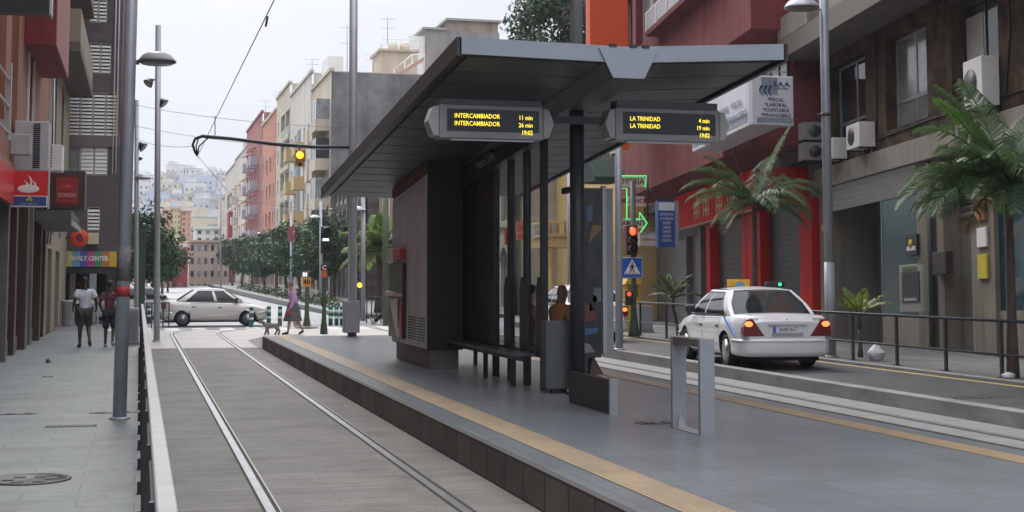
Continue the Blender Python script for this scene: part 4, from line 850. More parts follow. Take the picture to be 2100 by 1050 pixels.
t2=LB().box(18,31.5,-.2,-.055,a.z+.04,c.z).thing('bank_wall_sign',BRED,'red bank sign strip running along the left wall to the picture edge','sign',bevel=.01)
# tall air conditioners
t=thing('air_conditioner','tall grey louvred air conditioner standing on the bank sign','air conditioner',(XL,34,4.2),'air conditioner boxes on the walls')
a2=onY(66,350,33.5); c2=onY(101,249,33.5)
b=MB(); b.box(XL,c2.x,33.5,34.3,a2.z,c2.z); b.build('casing',mat('ac_grey',(.4,.41,.42),rough=.5,stain=.2),t,bevel=.02)
b=MB(); n=22; l0=onY(68,300,33.5).x; l1=onY(82,300,33.5).x
for i in range(n): z=a2.z+.06+(c2.z-a2.z-.1)*i/n; b.box(l0,l1,33.485,33.497,z,z+.03)
b.build('louvres',BLACKM,t)
a2=onY(48,317,32.5); c2=onY(63,275,32.5); MB().box(XL+.003,c2.x,32.5,32.9,a2.z,c2.z).thing('meter_box',mat('ac_grey2',(.35,.36,.37),rough=.5),'small grey meter box left of the tall louvred air conditioner','meter box',bevel=.015)
a2=onY(104,350,41.5); c2=onY(129,297,41.5); t=thing('air_conditioner','smaller white air conditioner behind the tall louvred one above the dark brown sign','air conditioner',(XL,41.5,a2.z),'air conditioner boxes on the walls')
b=MB(); b.box(XL+.0,c2.x,41.5,42.2,a2.z,c2.z); b.build('casing',WHITEP,t,bevel=.02)
b=MB(); 
for i in range(8): z=a2.z+.1+.08*i; b.box(XL+.05,XL+.35,41.485,41.497,z,z+.04)
b.build('louvres',BLACKM,t)
# brown sign with red panel and its canopy
YD_=44.2; a=onY(102,428,YD_); c=onY(175,350,YD_)
t=thing('brown_box_sign','dark brown projecting box sign with a red panel reading DORADA','sign',(a.x,YD_,a.z))
b=MB(); b.box(XL,c.x,YD_,YD_+1.4,a.z,c.z); bx=b.build('box',mat('sign_brown',(.05,.02,.016),rough=.4,var=.15),t,bevel=.02)
r0=onY(114,418,YD_); r1=onY(161,364,YD_); b=MB(); b.box(r0.x,r1.x,YD_-.02,YD_-.002,r0.z,r1.z); rp_=b.build('red_panel',mat('panel_red',(.25,.012,.012),rough=.4),bx)
text('DORADA',.17,((r0.x+r1.x)/2,YD_-.023,r0.z+.26),m=mat('pale_letters',(.5,.3,.28)),parent=rp_,align='CENTER',wx=.72,bold=.004)
b=MB(); m_=(r0.x+r1.x)/2; b.prism([(m_-.2,r0.z+.48),(m_+.2,r0.z+.48),(m_,r0.z+.62)],'y',YD_-.026,YD_-.021); [MB().box(r0.x+.03,r1.x-.03,YD_-.026,YD_-.021,r0.z+q,r0.z+q+.015).build('frame_line',mat('mark_red',(.45,.05,.05)),rp_) for q in(.42,.085)]; b.build('roof_mark',mat('mark_red',(.45,.05,.05)),rp_)
a3=onY(75,474,39); c3=onY(172,432,39)
t=thing('canopy','dark metal canopy folded below the brown sign','canopy',(XL,40,a3.z)); b=LB(); b.prism([(40.5,3.62),(46,3.6),(46,3.22),(45.2,3.17),(40.5,3.34)],'y',-.95,-.02); b.build('hood',mat('canopy_grey',(.07,.068,.062),rough=.5,var=.2,scale=2),t); b=LB(); b.box(40.48,46.02,-1.0,-.953,3.2,3.34); b.build('front_edge',ALU,t)
# cables on the wall
for k in range(3): 
    b=MB(); b.tube([(XL+.06+.02*k,45.4+.3*k,2.8),(XL+.12+.03*k,45.6+.3*k,5),(XL+.09,45.6+.3*k,9)],.02,5); b.thing('wall_cable',WHITEP if k==1 else BLACKM,('black cable nearest the brown sign on the left wall','white cable between two black ones on the left wall','black cable farthest along the left wall beside the beige building')[k],'cable')
# ---------------------------------------------------------------- beige building with balconies
BEI=mat('beige_old_render',(.24,.205,.155),rough=.8,var=.12,scale=1.5,stain=.4,streak=True)
bb=thing('beige_building','narrow beige old building with dark undersided balconies behind the red balcony','building',(XL,52,0))
b=LB(); b.wall((45.5,0,0),(1,0,0),(0,-1,0),12.9,0,25,[(2.5,4,3.2+k*3.1,5.6+k*3.1) for k in range(4)]+[(7,8.5,3.2+k*3.1,5.6+k*3.1) for k in range(4)]+[(1.2,3.4,0,2.7),(5.5,8,0,2.7)],.3); b.box(45.5,58.4,.32,8,0,25); b.build('wall',BEI,bb)
for k in range(4):
    for s in(48,52.5): win(bb,LB,s,s+1.5,3.2+k*3.1,5.6+k*3.1,.25,2,.06,pane=PANE if k%2 else PANE2)
for s,e in((46.7,48.9),(51,53.5)): b=LB(); b.box(s,e,.2,.24,0,2.7); b.build('shop_door',BLACKM,bb)
dz=-.86
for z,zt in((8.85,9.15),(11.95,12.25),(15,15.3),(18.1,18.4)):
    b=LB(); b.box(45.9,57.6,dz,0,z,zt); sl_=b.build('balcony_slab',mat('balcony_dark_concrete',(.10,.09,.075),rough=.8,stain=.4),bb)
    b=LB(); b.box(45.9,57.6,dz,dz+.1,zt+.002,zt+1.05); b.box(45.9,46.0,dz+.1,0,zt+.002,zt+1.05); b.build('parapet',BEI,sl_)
# ---------------------------------------------------------------- grey brick building seen frontally
YC=58.6
GC=frameB((0,YC,0),(1,0,0),(0,1,0))
def gp(px,py): p=onY(px,py,YC); return p.x,p.z
GBR=slabs('grey_brick',(.105,.095,.10),.5,.14,mortar=.012,rough=.7,var=.12,line=.8,axes='xz',stain=.2)
gb=thing('grey_brick_building','grey brick apartment building with white slatted shutters facing us beyond the left pavement','building',(-2,YC,0))
holes=[]; spec=[((137,190),(244,279),4,True),((183,88),(229,151),2,True),((183,-60),(222,46),2,True),((135,300),(222,359),3,False),((178,424),(206,474),1,True)]
x0=-6.; x1=gp(247,300)[0]
for (p,q,n,s) in spec:
    a=gp(p[0],q[1]); c=gp(q[0],p[1]); holes.append((a[0]-x0,c[0]-x0,a[1],c[1]))
zg=gp(150,548)[1]
b=GC(); b.wall((x0,0,0),(1,0,0),(0,-1,0),x1-x0,zg,22,holes,.2); b.box(x0,x1,.25,12,zg,22); b.build('wall',GBR,gb)
SLAT=mat('white_slats',(.78,.8,.78),rough=.5,var=.08,stain=.15)
for (p,q,n,s),h in zip(spec,holes):
    a0,a1=h[0]+x0,h[1]+x0; w_=win(gb,GC,a0,a1,h[2],h[3],.1,n,.05,pane=BLACKM if s else PANE2,frm=CREAMP)
    for i in range(n):
        u0=a0+(a1-a0)*i/n+.04; u1=a0+(a1-a0)*(i+1)/n-.04
        if s or i>0:
            m_=max(5,int((h[3]-h[2])/.15)); b=GC()
            for k in range(m_): z=h[2]+.06+(h[3]-h[2]-.12)*k/m_; b.quad((u0,.0,z),(u1,.0,z),(u1,.06,z+(h[3]-h[2]-.12)/m_*(.66 if s else .97)),(u0,.06,z+(h[3]-h[2]-.12)/m_*(.66 if s else .97)))
            b.build('shutter',SLAT,w_)
b=GC(); a=gp(137,300); c=gp(246,280); b.box(a[0]-.3,c[0]+.0,-.08,-.003,a[1],c[1]); a=gp(137,560); b.build('sill_band',mat('grey_sill',(.15,.135,.135),rough=.7,stain=.3),gb)
b=GC(); 
for xx in(236,243): 
    p=gp(xx,100); b.tube([(p[0],-.07,5.9),(p[0],-.07,20)],.03,6)
b.build('wall_pipe',WHITEP,gb)
b=GC(); b.box(x0,x1,3,3.1,0,zg); b.build('shop_back',mat('dark_interior',(.02,.02,.022)),gb)
for xx,w_,m_ in((190,.26,LPOLE),(148,.2,DSTONE),(226,.3,BRPIL),(244,.2,DSTONE)):
    p=gp(xx,600); b=GC(); b.box(p[0]-w_/2,p[0]+w_/2,.0,.4,0,zg); b.build('shop_column',m_,gb)
b=GC(); b.box(x0,x1,-.03,.4,zg-.25,zg-.002); b.build('shop_lintel',mat('dark_shop_wall',(.05,.048,.05)),gb)
b=GC(); p=gp(165,640); b.box(p[0]-.6,p[0]+.3,1.5,1.6,.1,1.6); b.build('counter',mat('dull_red_wood',(.15,.04,.025)),gb)
# banner, orange round sign and cream sign
a=gp(133,547); c=gp(240,516)
t=thing('banner','striped rainbow shop banner reading FAMILY CENTER under the grey brick building','banner',(a[0],YC-.12,a[1]))
n=7; cols=((.55,.5,.15),(.12,.35,.5),(.08,.10,.4),(.45,.06,.16),(.04,.28,.16),(.55,.18,.04),(.6,.45,.05))
for i in range(n):
    b=MB(); u0=a[0]+(c[0]-a[0])*i/n; u1=a[0]+(c[0]-a[0])*(i+1)/n; b.box(u0,u1,YC-.16,YC-.10,a[1],c[1]); b.build('stripe',mat('banner%d'%i,cols[i],rough=.5),t)
text('FAMILY CENTER',.25,((a[0]+c[0])/2-.08,YC-.165,(a[1]+c[1])/2+.02),m=mat('banner_letter',(.75,.75,.72)),parent=t,align='CENTER',wx=.82,bold=.008)
p=onY(163,488,57.2)
t=thing('round_sign','round orange hanging sign with a dark letter e','sign',p); b=MB(); b.lathe([(.001,-.06),(.32,-.06),(.34,-.04),(.34,.04),(.32,.06),(.001,.06)],p,28,'y'); b.build('disc',mat('sign_orange',(.65,.07,.02),rough=.4),t); text('e',.55,p+Vector((0,-.066,.05)),m=mat('letter_maroon',(.12,.015,.06)),parent=t,align='CENTER',bold=.015)
b=MB(); b.box(p.x-.9,p.x-.3,57.17,57.23,p.z-.03,p.z+.03); b.build('bracket',BLACKM,t)
a=gp(180,501); c=gp(203,478); MB().box(a[0],c[0],YC-.3,YC-.1,a[1],c[1]).thing('cream_sign',mat('sign_cream2',(.6,.55,.36),rough=.5),'small blank cream sign right of the round orange sign','sign',bevel=.02)
# ================================================================ middle distance, right side
YELW=mat('yellow_render',(.55,.40,.17),rough=.7,var=.1,scale=1.5,stain=.2); STONEW=slabs('stone_blocks',(.42,.385,.31),.9,.45,mortar=.012,rough=.75,var=.1,line=.75,axes='yz',stain=.35)
DSTW=slabs('dark_stone_blocks',(.115,.105,.095),.7,.4,mortar=.012,rough=.8,var=.15,line=.7,axes='yz',stain=.4)
def RBm(X): return frameB((X,0,0),(0,-1,0),(1,0,0))
yb=thing('yellow_building','yellow classical building with columned balcony porch seen past the shelter mast','building',(21,60,0))
b=MB(); b.box(19.6,29,56.4,66,0,8.6); b.build('wall',YELW,yb); b=MB(); b.box(19.35,29,56.2,66.1,8.0,8.4); b.build('cornice',YELW,yb)
a=onY(1126,480,58.1); c=onY(1126,453,58.1)
px0=a.x; px1=19.6
b=MB(); b.box(px0-.1,px1,58,61.5,a.z-.55,a.z-.1); b.box(px0-.2,px1,57.9,61.5,a.z-.1,a.z); b.build('entablature',YELW,yb)
b=MB(); b.box(px0-.1,px1,58,58.1,c.z-.1,c.z); b.box(px0-.1,px0,58.1,61.5,c.z-.1,c.z); b.build('balcony_rail',YELW,yb)
b=MB(); 
for i in range(9): b.lathe([(.05,a.z),(.07,a.z+.15),(.04,a.z+.4),(.06,c.z-.1)],(px0+.05+i*(px1-px0-.1)/8,58.05,0),8)
b.build('balustrade',mat('terracotta_yellow',(.33,.19,.07),rough=.7),yb)
for x in(px0+.12,px1-.3):
    b=MB(); b.lathe([(.2,0),(.2,.3),(.14,.4),(.12,a.z-.8),(.2,a.z-.65),(.2,a.z-.56)],(x,58.25,0),14); b.build('column',YELW,yb)
def arcade(name,lab,X,y0,y1,h,wallm,nw,fl,ww,arch=True,base=None,tall=1.7):
    """stone fronted building of the right row with openings on each floor"""
    mk=RBm(X); t=thing(name,lab,'building',(X,(y0+y1)/2,0)); W=y1-y0; holes=[]
    for (z0,z1) in fl:
        for i in range(nw):
            c=W*(i+.5)/nw; holes.append((c-ww/2,c+ww/2,z0,z1))
    b=mk(); b.wall((-y1,0,0),(1,0,0),(0,-1,0),W,-.2,h,holes,.3); b.box(-y1,-y0,.35,11,-.2,h); b.build('wall',wallm,t)
    for hx in holes:
        w_=win(t,mk,hx[0]-y1,hx[1]-y1,hx[2],hx[3],.22,2,.08,pane=PANE2 if arch and wallm is STONEW else PANE,frm=mat('stone_frame',(.2,.18,.15),rough=.7))
    b=mk()
    for hx in holes:
        c=(hx[0]+hx[1])/2-y1; r=ww/2
        if arch:
            pts=[(c+(r+.12)*math.cos(math.pi*k/8),hx[3]-r+(r+.12)*math.sin(math.pi*k/8)+.0) for k in range(9)]
            q=[(c+(r-.12)*math.cos(math.pi*k/8),hx[3]-r+(r-.12)*math.sin(math.pi*k/8)) for k in range(9)]
            for k in range(8):
                b.hull8([(pts[k][0],-.08,pts[k][1]),(pts[k+1][0],-.08,pts[k+1][1]),(q[k+1][0],-.08,q[k+1][1]),(q[k][0],-.08,q[k][1])],[(pts[k][0],.2,pts[k][1]),(pts[k+1][0],.2,pts[k+1][1]),(q[k+1][0],.2,q[k+1][1]),(q[k][0],.2,q[k][1])])
    if arch: b.build('arch_trim',mat('arch_stone',(.33,.29,.22),rough=.75),t)
    b=mk(); 
    for z in [f[0]-.35 for f in fl[1:]]+[h-.4,h-.02]: b.box(-y1-.1,-y0+.1,-.25,-.003,z,z+.22)
    b.build('string_course',mat('arch_stone',(.33,.29,.22),rough=.75),t)
    b=mk()
    for i in range(nw+1): c=-y1+W*i/nw; b.box(max(-y1,c-.25),min(-y0,c+.25),-.14,-.003,-.2,h-.42)
    b.build('pilaster',wallm,t)
    return t
arcade('stone_palace','pale stone building with arched upper windows behind the shelter glass',17.6,66.4,81.6,9.3,STONEW,4,((.3,3.4),(4.6,7.4)),1.7)
tan=arcade('tan_building','tan plain fronted building behind the feathery palm',15.6,82,93.8,8.9,mat('tan_smooth',(.40,.32,.22),rough=.7,var=.1,scale=1,stain=.3,streak=True),3,((.3,3.0),(4.4,6.6)),1.2,arch=False)
b=MB(); b.box(15.3,15.56,86,93,0,3.1); b.build('orange_front',mat('ochre_wood',(.36,.16,.05),rough=.5,var=.2,streak=True),tan)
arcade('dark_stone_building','dark old stone building with tall arched windows beside the grey party wall',14.4,94.1,107.4,8.4,DSTW,6,((.9,3.4),(4.2,7.3)),1.3)
# ---------------------------------------------------------------- avenue row of apartment buildings
def row(name,lab,y0,y1,h,wm,cols,z0=4.4,fh=3.05,ww=1.3,wh=1.5,bal=(),balm=None,awn=(),shm=None,recess=(),roofm=None,X=14.,band=None,extra=None):
    mk=RBm(X); t=thing(name,lab,'building',(X,(y0+y1)/2,0)); W=y1-y0; nf=int((h-z0-.6)/fh); holes=[]; bays=[]
    for f in range(nf):
        for i in range(cols):
            c=W*(i+.5)/cols; z=z0+f*fh
            if i in recess: holes.append((c-W/cols*.42,c+W/cols*.42,z-.85,z+1.75)); bays.append(('r',holes[-1],i,f))
            else: holes.append((c-ww/2,c+ww/2,z,z+wh)); bays.append(('w',holes[-1],i,f))
    b=mk(); b.wall((-y1,0,0),(1,0,0),(0,-1,0),W,-.3,h,holes,1.0 if recess else .18); b.box(-y1,-y0,1.1 if recess else .25,12,-.3,h-.9); b.box(-y1,-y1+.2,0.2,12,h-.9,h); b.box(-y0-.2,-y0,.2,12,-.3,h); b.box(-y1+.2,-y0-.2,11.8,12,h-.9,h); b.build('wall',wm,t)
    for kind,hx,i,f in bays:
        a,c=hx[0]-y1,hx[1]-y1
        if kind=='w': win(t,mk,a,c,hx[2],hx[3],.1,2,.07,frm=WHITEP,pane=PANE2 if (i*3+f*5)%4==0 else PANE)
        else:
            b=mk(); b.box(a,c,.95,.98,hx[2],hx[3]); b.build('balcony_glass',PANE,t)
            b=mk(); b.box(a-.1,c+.1,-.12,.06,hx[2]-.3,hx[2]+.15); b.build('balcony_parapet',wm,t)
            b=mk(); 
            for k in range(4): b.box(a,c,-.03,0.0,hx[2]+.25+k*.2,hx[2]+.32+k*.2)
            b.build('balcony_rail',mat('rail_green',(.10,.16,.14),rough=.5) if f%2 else WHITEP,t)
        if i in bal:
            b=mk(); b.box(a-.35,c+.35,-1.0,-.003,hx[2]-1.0,hx[2]-.8); b.box(a-.35,c+.35,-1.0,-.92,hx[2]-.798,hx[2]+.15); b.box(a-.35,a-.28,-.92,-.003,hx[2]-.798,hx[2]+.15); b.box(c+.28,c+.35,-.92,-.003,hx[2]-.798,hx[2]+.15); b.build('balcony',balm or wm,t)
        if i in awn:
            b=mk(); b.prism([(-.9,hx[3]-.2),(-.003,hx[3]+.25),(-.003,hx[3]+.1)],'x',a-.1,c+.1); b.build('awning',shm,t)
        if (i,f)==(0,0):
            b=mk(); b.box(-y1,-y0,-.2,-.003,3.3,3.6); b.build('shop_fascia',roofm or wm,t)
    b=mk(); b.box(-y1-.06,-y0+.06,-.15,.2,h,h+.25); b.build('coping',roofm or wm,t)
    for i in range(3): c=-y1+W*(i+.5)/3; mk().box(c-W*.13,c+W*.13,-.02,-.003,0.1,2.9).build('shop_front',PANE,t)
    if extra: extra(t,mk,y0,y1,h)
    return t
CRE=mat('cream_facade',(.5,.435,.345),rough=.75,var=.16,scale=.6,stain=.2,streak=True); WHF=mat('white_facade',(.54,.51,.455),rough=.75,var=.14,scale=.6,stain=.25,streak=True)
YCR=mat('yellow_cream_facade',(.48,.435,.34),rough=.75,var=.16,scale=.6,stain=.2); SAL=mat('salmon_facade',(.47,.19,.125),rough=.75,var=.08,scale=.6); ROSE=mat('rose_red_facade',(.32,.105,.105),rough=.75,var=.1,scale=.6,stain=.2)
for m_ in(CRE,WHF,YCR,SAL,ROSE): grime(m_,(.7,.7,.09),.47,.72,(.74,.71,.68))
GREYP=mat('grey_party_render',(.16,.155,.155),rough=.85,var=.3,scale=.9,stain=.7,stainc=(.27,.265,.26))
grime(GREYP,(.35,.35,.25),.42,.66,(.6,.6,.6)); grime(GREYP,(1.4,1.4,.12),.5,.7,(.75,.75,.75))
def ex1(t,mk,y0,y1,h):
    b=MB(); b.box(14.0,27.5,y0-.22,y0-.004,-.3,17.5); b.build('party_wall',GREYP,t)
    for f in range(4):   # corner bay windows
        z=4.9+f*3.05; b=mk(); b.box(-y0-3.6,-y0-.8,-1.1,-.003,z-1.0,z-.1); bb_=b.build('bay',CRE,t); b=mk(); b.box(-y0-3.5,-y0-.9,-1.05,-.003,z-.098,z+1.5); b.build('bay_glass',PANE2 if f%2 else PANE,bb_)
        for x in(-y0-3.55,-y0-2.2,-y0-.9): mk().box(x,x+.08,-1.08,-1.052,z-.098,z+1.5).build('bay_frame',WHITEP,bb_)
row('cream_corner_building','cream building with bay windows and a bare grey party wall facing us',107.8,120.4,17.6,CRE,4,bal=(1,2),extra=ex1)
YBAL=mat('ochre_balcony',(.5,.36,.18),rough=.7)
def ex2(t,mk,y0,y1,h):
    b=mk(); b.box(-y1+7.0,-y1+9.5,-.03,-.004,3,h-4); b.build('blue_grey_strip',mat('blue_grey_strip',(.13,.16,.2),rough=.6),t)
    b=mk(); b.box(-y1+4.2,-y1+6.8,-.03,-.004,h-9,h-5.5); b.build('mural',mat('mural_blue',(.3,.42,.5),rough=.7,var=.3,scale=.8),t)
row('white_mural_building','tall off white building with ochre balconies and a faded blue mural',120.8,138.6,19.3,WHF,5,bal=(1,3),balm=YBAL,extra=ex2)
row('deep_balcony_building','pale yellow building with deep shaded balconies',139.,153,20.8,YCR,3,recess=(1,2))
row('salmon_building','narrow salmon fronted building with white top floor',153.4,171,19.8,SAL,4,awn=(1,2),shm=WHITEP,roofm=WHF)
row('rose_building','rose red building with many small windows and pale balconies',171.4,197,21.6,ROSE,6,bal=(1,3,4),balm=mat('lilac_grey_balcony',(.4,.38,.42),rough=.7),awn=(0,2,3),shm=mat('rose_awning',(.42,.2,.18)))
row('orange_awning_building','cream building with orange awnings behind the rose red one',197.4,221,19.6,WHF,5,awn=(0,2,4),shm=mat('orange_awning',(.55,.2,.06)),bal=(1,),extra=lambda t,mk,y0,y1,h:(mk().box(-y1+2,-y0-2,1,8,h-.88,h+2.6).build('penthouse',WHF,t)))
def ex7(t,mk,y0,y1,h): mk().box(-y0-9,-y0-4,-.6,-.003,0,12).build('red_strip',mat('deep_red_facade',(.3,.04,.05),rough=.7),t)
row('white_balcony_building','white building with dark balcony bays and a deep red strip near the avenue end',221.4,247,19.2,WHF,4,recess=(1,2),extra=ex7)
row('brown_end_building','small cream building at the far end of the avenue row',247.4,268,15.5,CRE,4)
# things on the roofs
th=thing('tank_house','beige rooftop hut with pale water tanks beside the party wall roof','rooftop hut',(20,116,17))
a=onY(775,150,116); c=onY(850,113,116)
b=MB(); b.box(a.x,c.x,114.5,119,16.7,c.z); b.box(a.x-.2,c.x+.1,114.3,119.2,c.z,c.z+.18); b.build('hut',CRE,th)
b=MB(); 
for i in range(2):
    z=c.z+.5+i*.5; b.tube([(a.x,114.4,z),(c.x,114.4,z)],.04,5)
for i in range(5): x=a.x+(c.x-a.x)*i/4; b.tube([(x,114.4,c.z+.18),(x,114.4,c.z+1.0)],.04,5)
b.build('roof_rail',WHITEP,th)
for i,px in enumerate((806,830)):
    p=onY(px,100,116.5); b=MB(); b.lathe([(.4,c.z+.18),(.42,c.z+.9),(.36,c.z+1.05),(.1,c.z+1.12)],(p.x,116.5,0),14); b.thing('water_tank',mat('tank_cream',(.55,.5,.38),rough=.6),('left pale water tank on the beige rooftop hut','right pale water tank on the beige rooftop hut')[i],'water tank','water tanks on the rooftop hut')
st=thing('roof_stair','white railed outdoor stair beside the beige rooftop hut','stair',(22,112.5,17))
b=MB()
for k,(off) in enumerate((0,.7)):
    p=[onY(q[0],q[1],112.5)-Vector((0,0,off)) for q in((808,142),(830,125),(845,112),(870,112))]; b.tube(p,.05,5)
    if k==0:
        for q in p: b.tube([q,q-Vector((0,0,1.6))],.04,5)
b.build('handrail',WHITEP,st); p=[onY(q[0],q[1],112.6) for q in((812,152),(868,118))]
b=MB(); b.hull8([(p[0].x,112.2,p[0].z-.3),(p[1].x,112.2,p[1].z-.3),(p[1].x,113,p[1].z-.3),(p[0].x,113,p[0].z-.3)],[(p[0].x,112.2,p[0].z),(p[1].x,112.2,p[1].z),(p[1].x,113,p[1].z),(p[0].x,113,p[0].z)]); b.build('flight',mat('pink_stair',(.4,.24,.2),rough=.7),st)
STAIN=mat('weathered_wall',(.24,.225,.215),rough=.85,var=.3,scale=1.1,stain=.6,stainc=(.13,.125,.125),streak=True)
wb=thing('weathered_building','stained grey upper block rising behind the shelter roof','building',(26,124,0))
a=onY(873,60,124); c=onY(1024,45,124); m_=onY(925,60,124)
b=MB(); b.box(a.x,c.x,124,136,0,a.z); b.build('block',STAIN,wb); b=MB(); b.box(m_.x,c.x,124.5,135,a.z+.002,c.z); b.build('upper_block',mat('weathered_ochre',(.27,.215,.17),rough=.85,var=.35,scale=1.1,stain=.6,stainc=(.13,.12,.12),streak=True),wb)
b=MB(); b.box(m_.x-.4,c.x+.3,124.2,135.3,c.z,c.z+.2); b.box(a.x-.3,m_.x-.41,123.8,136,a.z,a.z+.18); b.build('coping',mat('coping_grey',(.3,.28,.27)),wb)
b=MB(); b.box(a.x-1.5,a.x-.003,124.3,134,0,a.z-.6); b.build('pale_side',WHITEP,wb)
def antenna(px,py0,py1,Y,lab):
    a=onY(px,py0,Y); c=onY(px,py1,Y); b=MB(); b.tube([(a.x,Y,a.z),(c.x,Y,c.z)],.035,5)
    for k,z in enumerate((.93,.6)):
        zz=a.z+(c.z-a.z)*z; L=.6-.1*k
        b.tube([(a.x-L,Y,zz),(a.x+L,Y,zz)],.02,4)
        for i in range(5): x=a.x-L+2*L*i/4; b.tube([(x,Y-.3,zz),(x,Y+.3,zz)],.015,4)
    b.thing('tv_antenna',LPOLE,lab,'antenna','television antennas on the roofs')
antenna(795,92,35,117,'tall television antenna on the beige rooftop hut'); antenna(765,147,110,112,'small television antenna left of the rooftop hut'); antenna(712,148,50,113,'thin television antenna on the party wall roof beside the tall pole'); antenna(545,240,205,160,'television antenna on the salmon building roof'); antenna(572,205,188,145,'short television antenna on the deep balcony building'); antenna(640,150,120,119,'television antenna at the cream corner building edge')
a=onY(672,146,114); c=onY(704,116,114); MB().box(a.x,c.x,114,118,16.5,c.z).thing('roof_hut',WHITEP,'plain white hut on the roof behind the tall pole','rooftop hut')
b=MB(); p=onY(507,350,200)
# ---------------------------------------------------------------- far end of the avenue and the hillside town
def farhouse(name,lab,px0,px1,pyt,pyb,Y,dp,wm,cols,rows,cat='building',group=None,roof=None,wc=None):
    a=onY(px0,pyb,Y); c=onY(px1,pyt,Y); t=thing(name,lab,cat,((a.x+c.x)/2,Y,a.z),group); W=c.x-a.x
    mk=frameB((0,Y,0),(1,0,0),(0,1,0)); b=mk(); b.box(a.x,c.x,0,dp,a.z-4,c.z); b.build('wall',wm,t)
    hh=(c.z-a.z)/rows
    for r in range(rows):
        for i in range(cols):
            x=a.x+W*(i+.5)/cols; z=a.z+hh*(r+.35); mk().box(x-W/cols*.22,x+W/cols*.22,-.08,-.01,z,z+hh*.45).build('window',wc or (PANE,PANE2,BLU)[(i*7+r*3)%3],t)
    b=mk(); b.box(a.x-.15,c.x+.15,-.3,dp+.15,c.z,c.z+.3); b.build('roof',roof or wm,t)
    return t
BLU=mat('blue_grey_window',(.08,.1,.13),rough=.2)
farhouse('red_house','red three storey house across the far end of the avenue',352,386,512,604,186,9,mat('red_house_wall',(.42,.06,.06),rough=.7),3,3)
farhouse('beige_house','long beige apartment house with rows of windows right of the red house',386,470,497,604,198,10,CRE,6,4)
farhouse('pink_house','low pink house left of the red house',318,352,548,604,182,9,mat('pink_house_wall',(.5,.3,.24),rough=.7),3,2)
farhouse('white_flat_house','white flat roofed house above the beige apartment house',400,452,470,500,262,9,WHITEP,3,2)
farhouse('orange_tower','tall orange and yellow apartment block on the lower hillside',332,348,432,520,400,12,mat('tower_orange',(.55,.25,.14),rough=.7),2,8)
farhouse('yellow_tower','tall yellow apartment block between the two orange ones on the hillside',348,371,428,520,401,13,mat('tower_yellow',(.6,.46,.22),rough=.7),3,8)
farhouse('orange_tower','tall orange apartment block right of the yellow one on the hillside',371,392,434,520,400,12,mat('tower_orange',(.55,.25,.14),rough=.7),2,8)
farhouse('white_row_house','white blocks at the foot of the orange and yellow towers',338,386,503,530,370,8,WHITEP,5,2)
hcols=[('white',(.62,.62,.6)),('pale blue',(.4,.47,.56)),('grey',(.3,.31,.33)),('cream',(.55,.48,.36)),('pink',(.5,.33,.28)),('pale grey',(.46,.47,.48)),('ochre',(.45,.33,.17))]
hm=[mat('hill_'+n.replace(' ','_'),c,rough=.75,var=.08,scale=.3) for n,c in hcols]
rnd=random.Random(5)
protos={}
def hproto(ci,k):
    key=(ci,k)
    if key in protos: return protos[key]
    w,d,h=((8,8,6.2),(10,9,9.3),(11,10,11.4),(6,7,4))[k]; wb=MB(); wb.box(-w/2,w/2,0,d,-6,h)
    if k in(1,2): wb.box(-w/2+1,0,1,d-1,h,h+2.6)
    wn=wb; f=int(h/3); n=int(w/2.6); wn.mi=1
    for r in range(f):
        for i in range(n): x=-w/2+w*(i+.5)/n; wn.box(x-.6,x+.6,-.09,-.012,r*3+.9,r*3+2.2)
    rf=MB(); rf.box(-w/2-.2,w/2+.2,-.2,d+.2,h,h+.3)
    protos[key]=(wb,wn,rf); protos[key]=[None,wb,wn,rf]; return protos[key]
seq=0
places=('below the skyline','on the middle slope','on the lower slope','on the crest')
used=set()
spots=[]
for Y,pxs in((440,(285,470)),(500,(285,470)),(560,(280,470)),(620,(280,470)),(680,(275,470)),(740,(270,470)),(800,(270,470)),(860,(265,475)),(915,(262,480))):
    x=pxs[0]+rnd.uniform(-5,5)
    while x<pxs[1]:
        spots.append((x,Y+rnd.uniform(-22,22))); x+=rnd.uniform(11,24)*520/Y
for i in range(46): spots.append((rnd.choice((rnd.uniform(-350,250),rnd.uniform(500,1250))),rnd.uniform(420,900)))
for (px,Y) in spots:
    p=onY(px,568,Y)
    if Y<395 and 325<px<400: continue
    if 440<Y<480 and 385<px<445: continue
    ci=rnd.choices(range(7),(6,3,3,3,1.5,4,1))[0]; k=rnd.choices(range(4),(5,4,2,3))[0]; pr=hproto(ci,k); z=hillz(p.x,Y)
    zone='on the crest' if Y>880 else ('high on the slope' if Y>720 else ('on the middle slope' if Y>560 else 'low on the slope'))
    size=('two storey','three storey','four storey','single storey')[k]
    lab='%s %s flat roofed house %s of the far hill'%(hcols[ci][0],size,zone)
    rz=rnd.uniform(-.35,.35)
    if pr[0] is None:
        t=thing('hill_house',lab,'house',(0,0,0)); w_=pr[1].build('wall',[hm[ci],BLU],t); pr[3].build('roof',hm[(ci+2)%7] if k!=3 else mat('tile_red',(.3,.12,.08)),t); pr[0]=t
        t.location=(p.x,Y,z); t.rotation_euler=(0,0,rz)
    else: t=dup(pr[0],(p.x,Y,z),rz,lab)
    t['group']=lab.replace('house','houses',1)
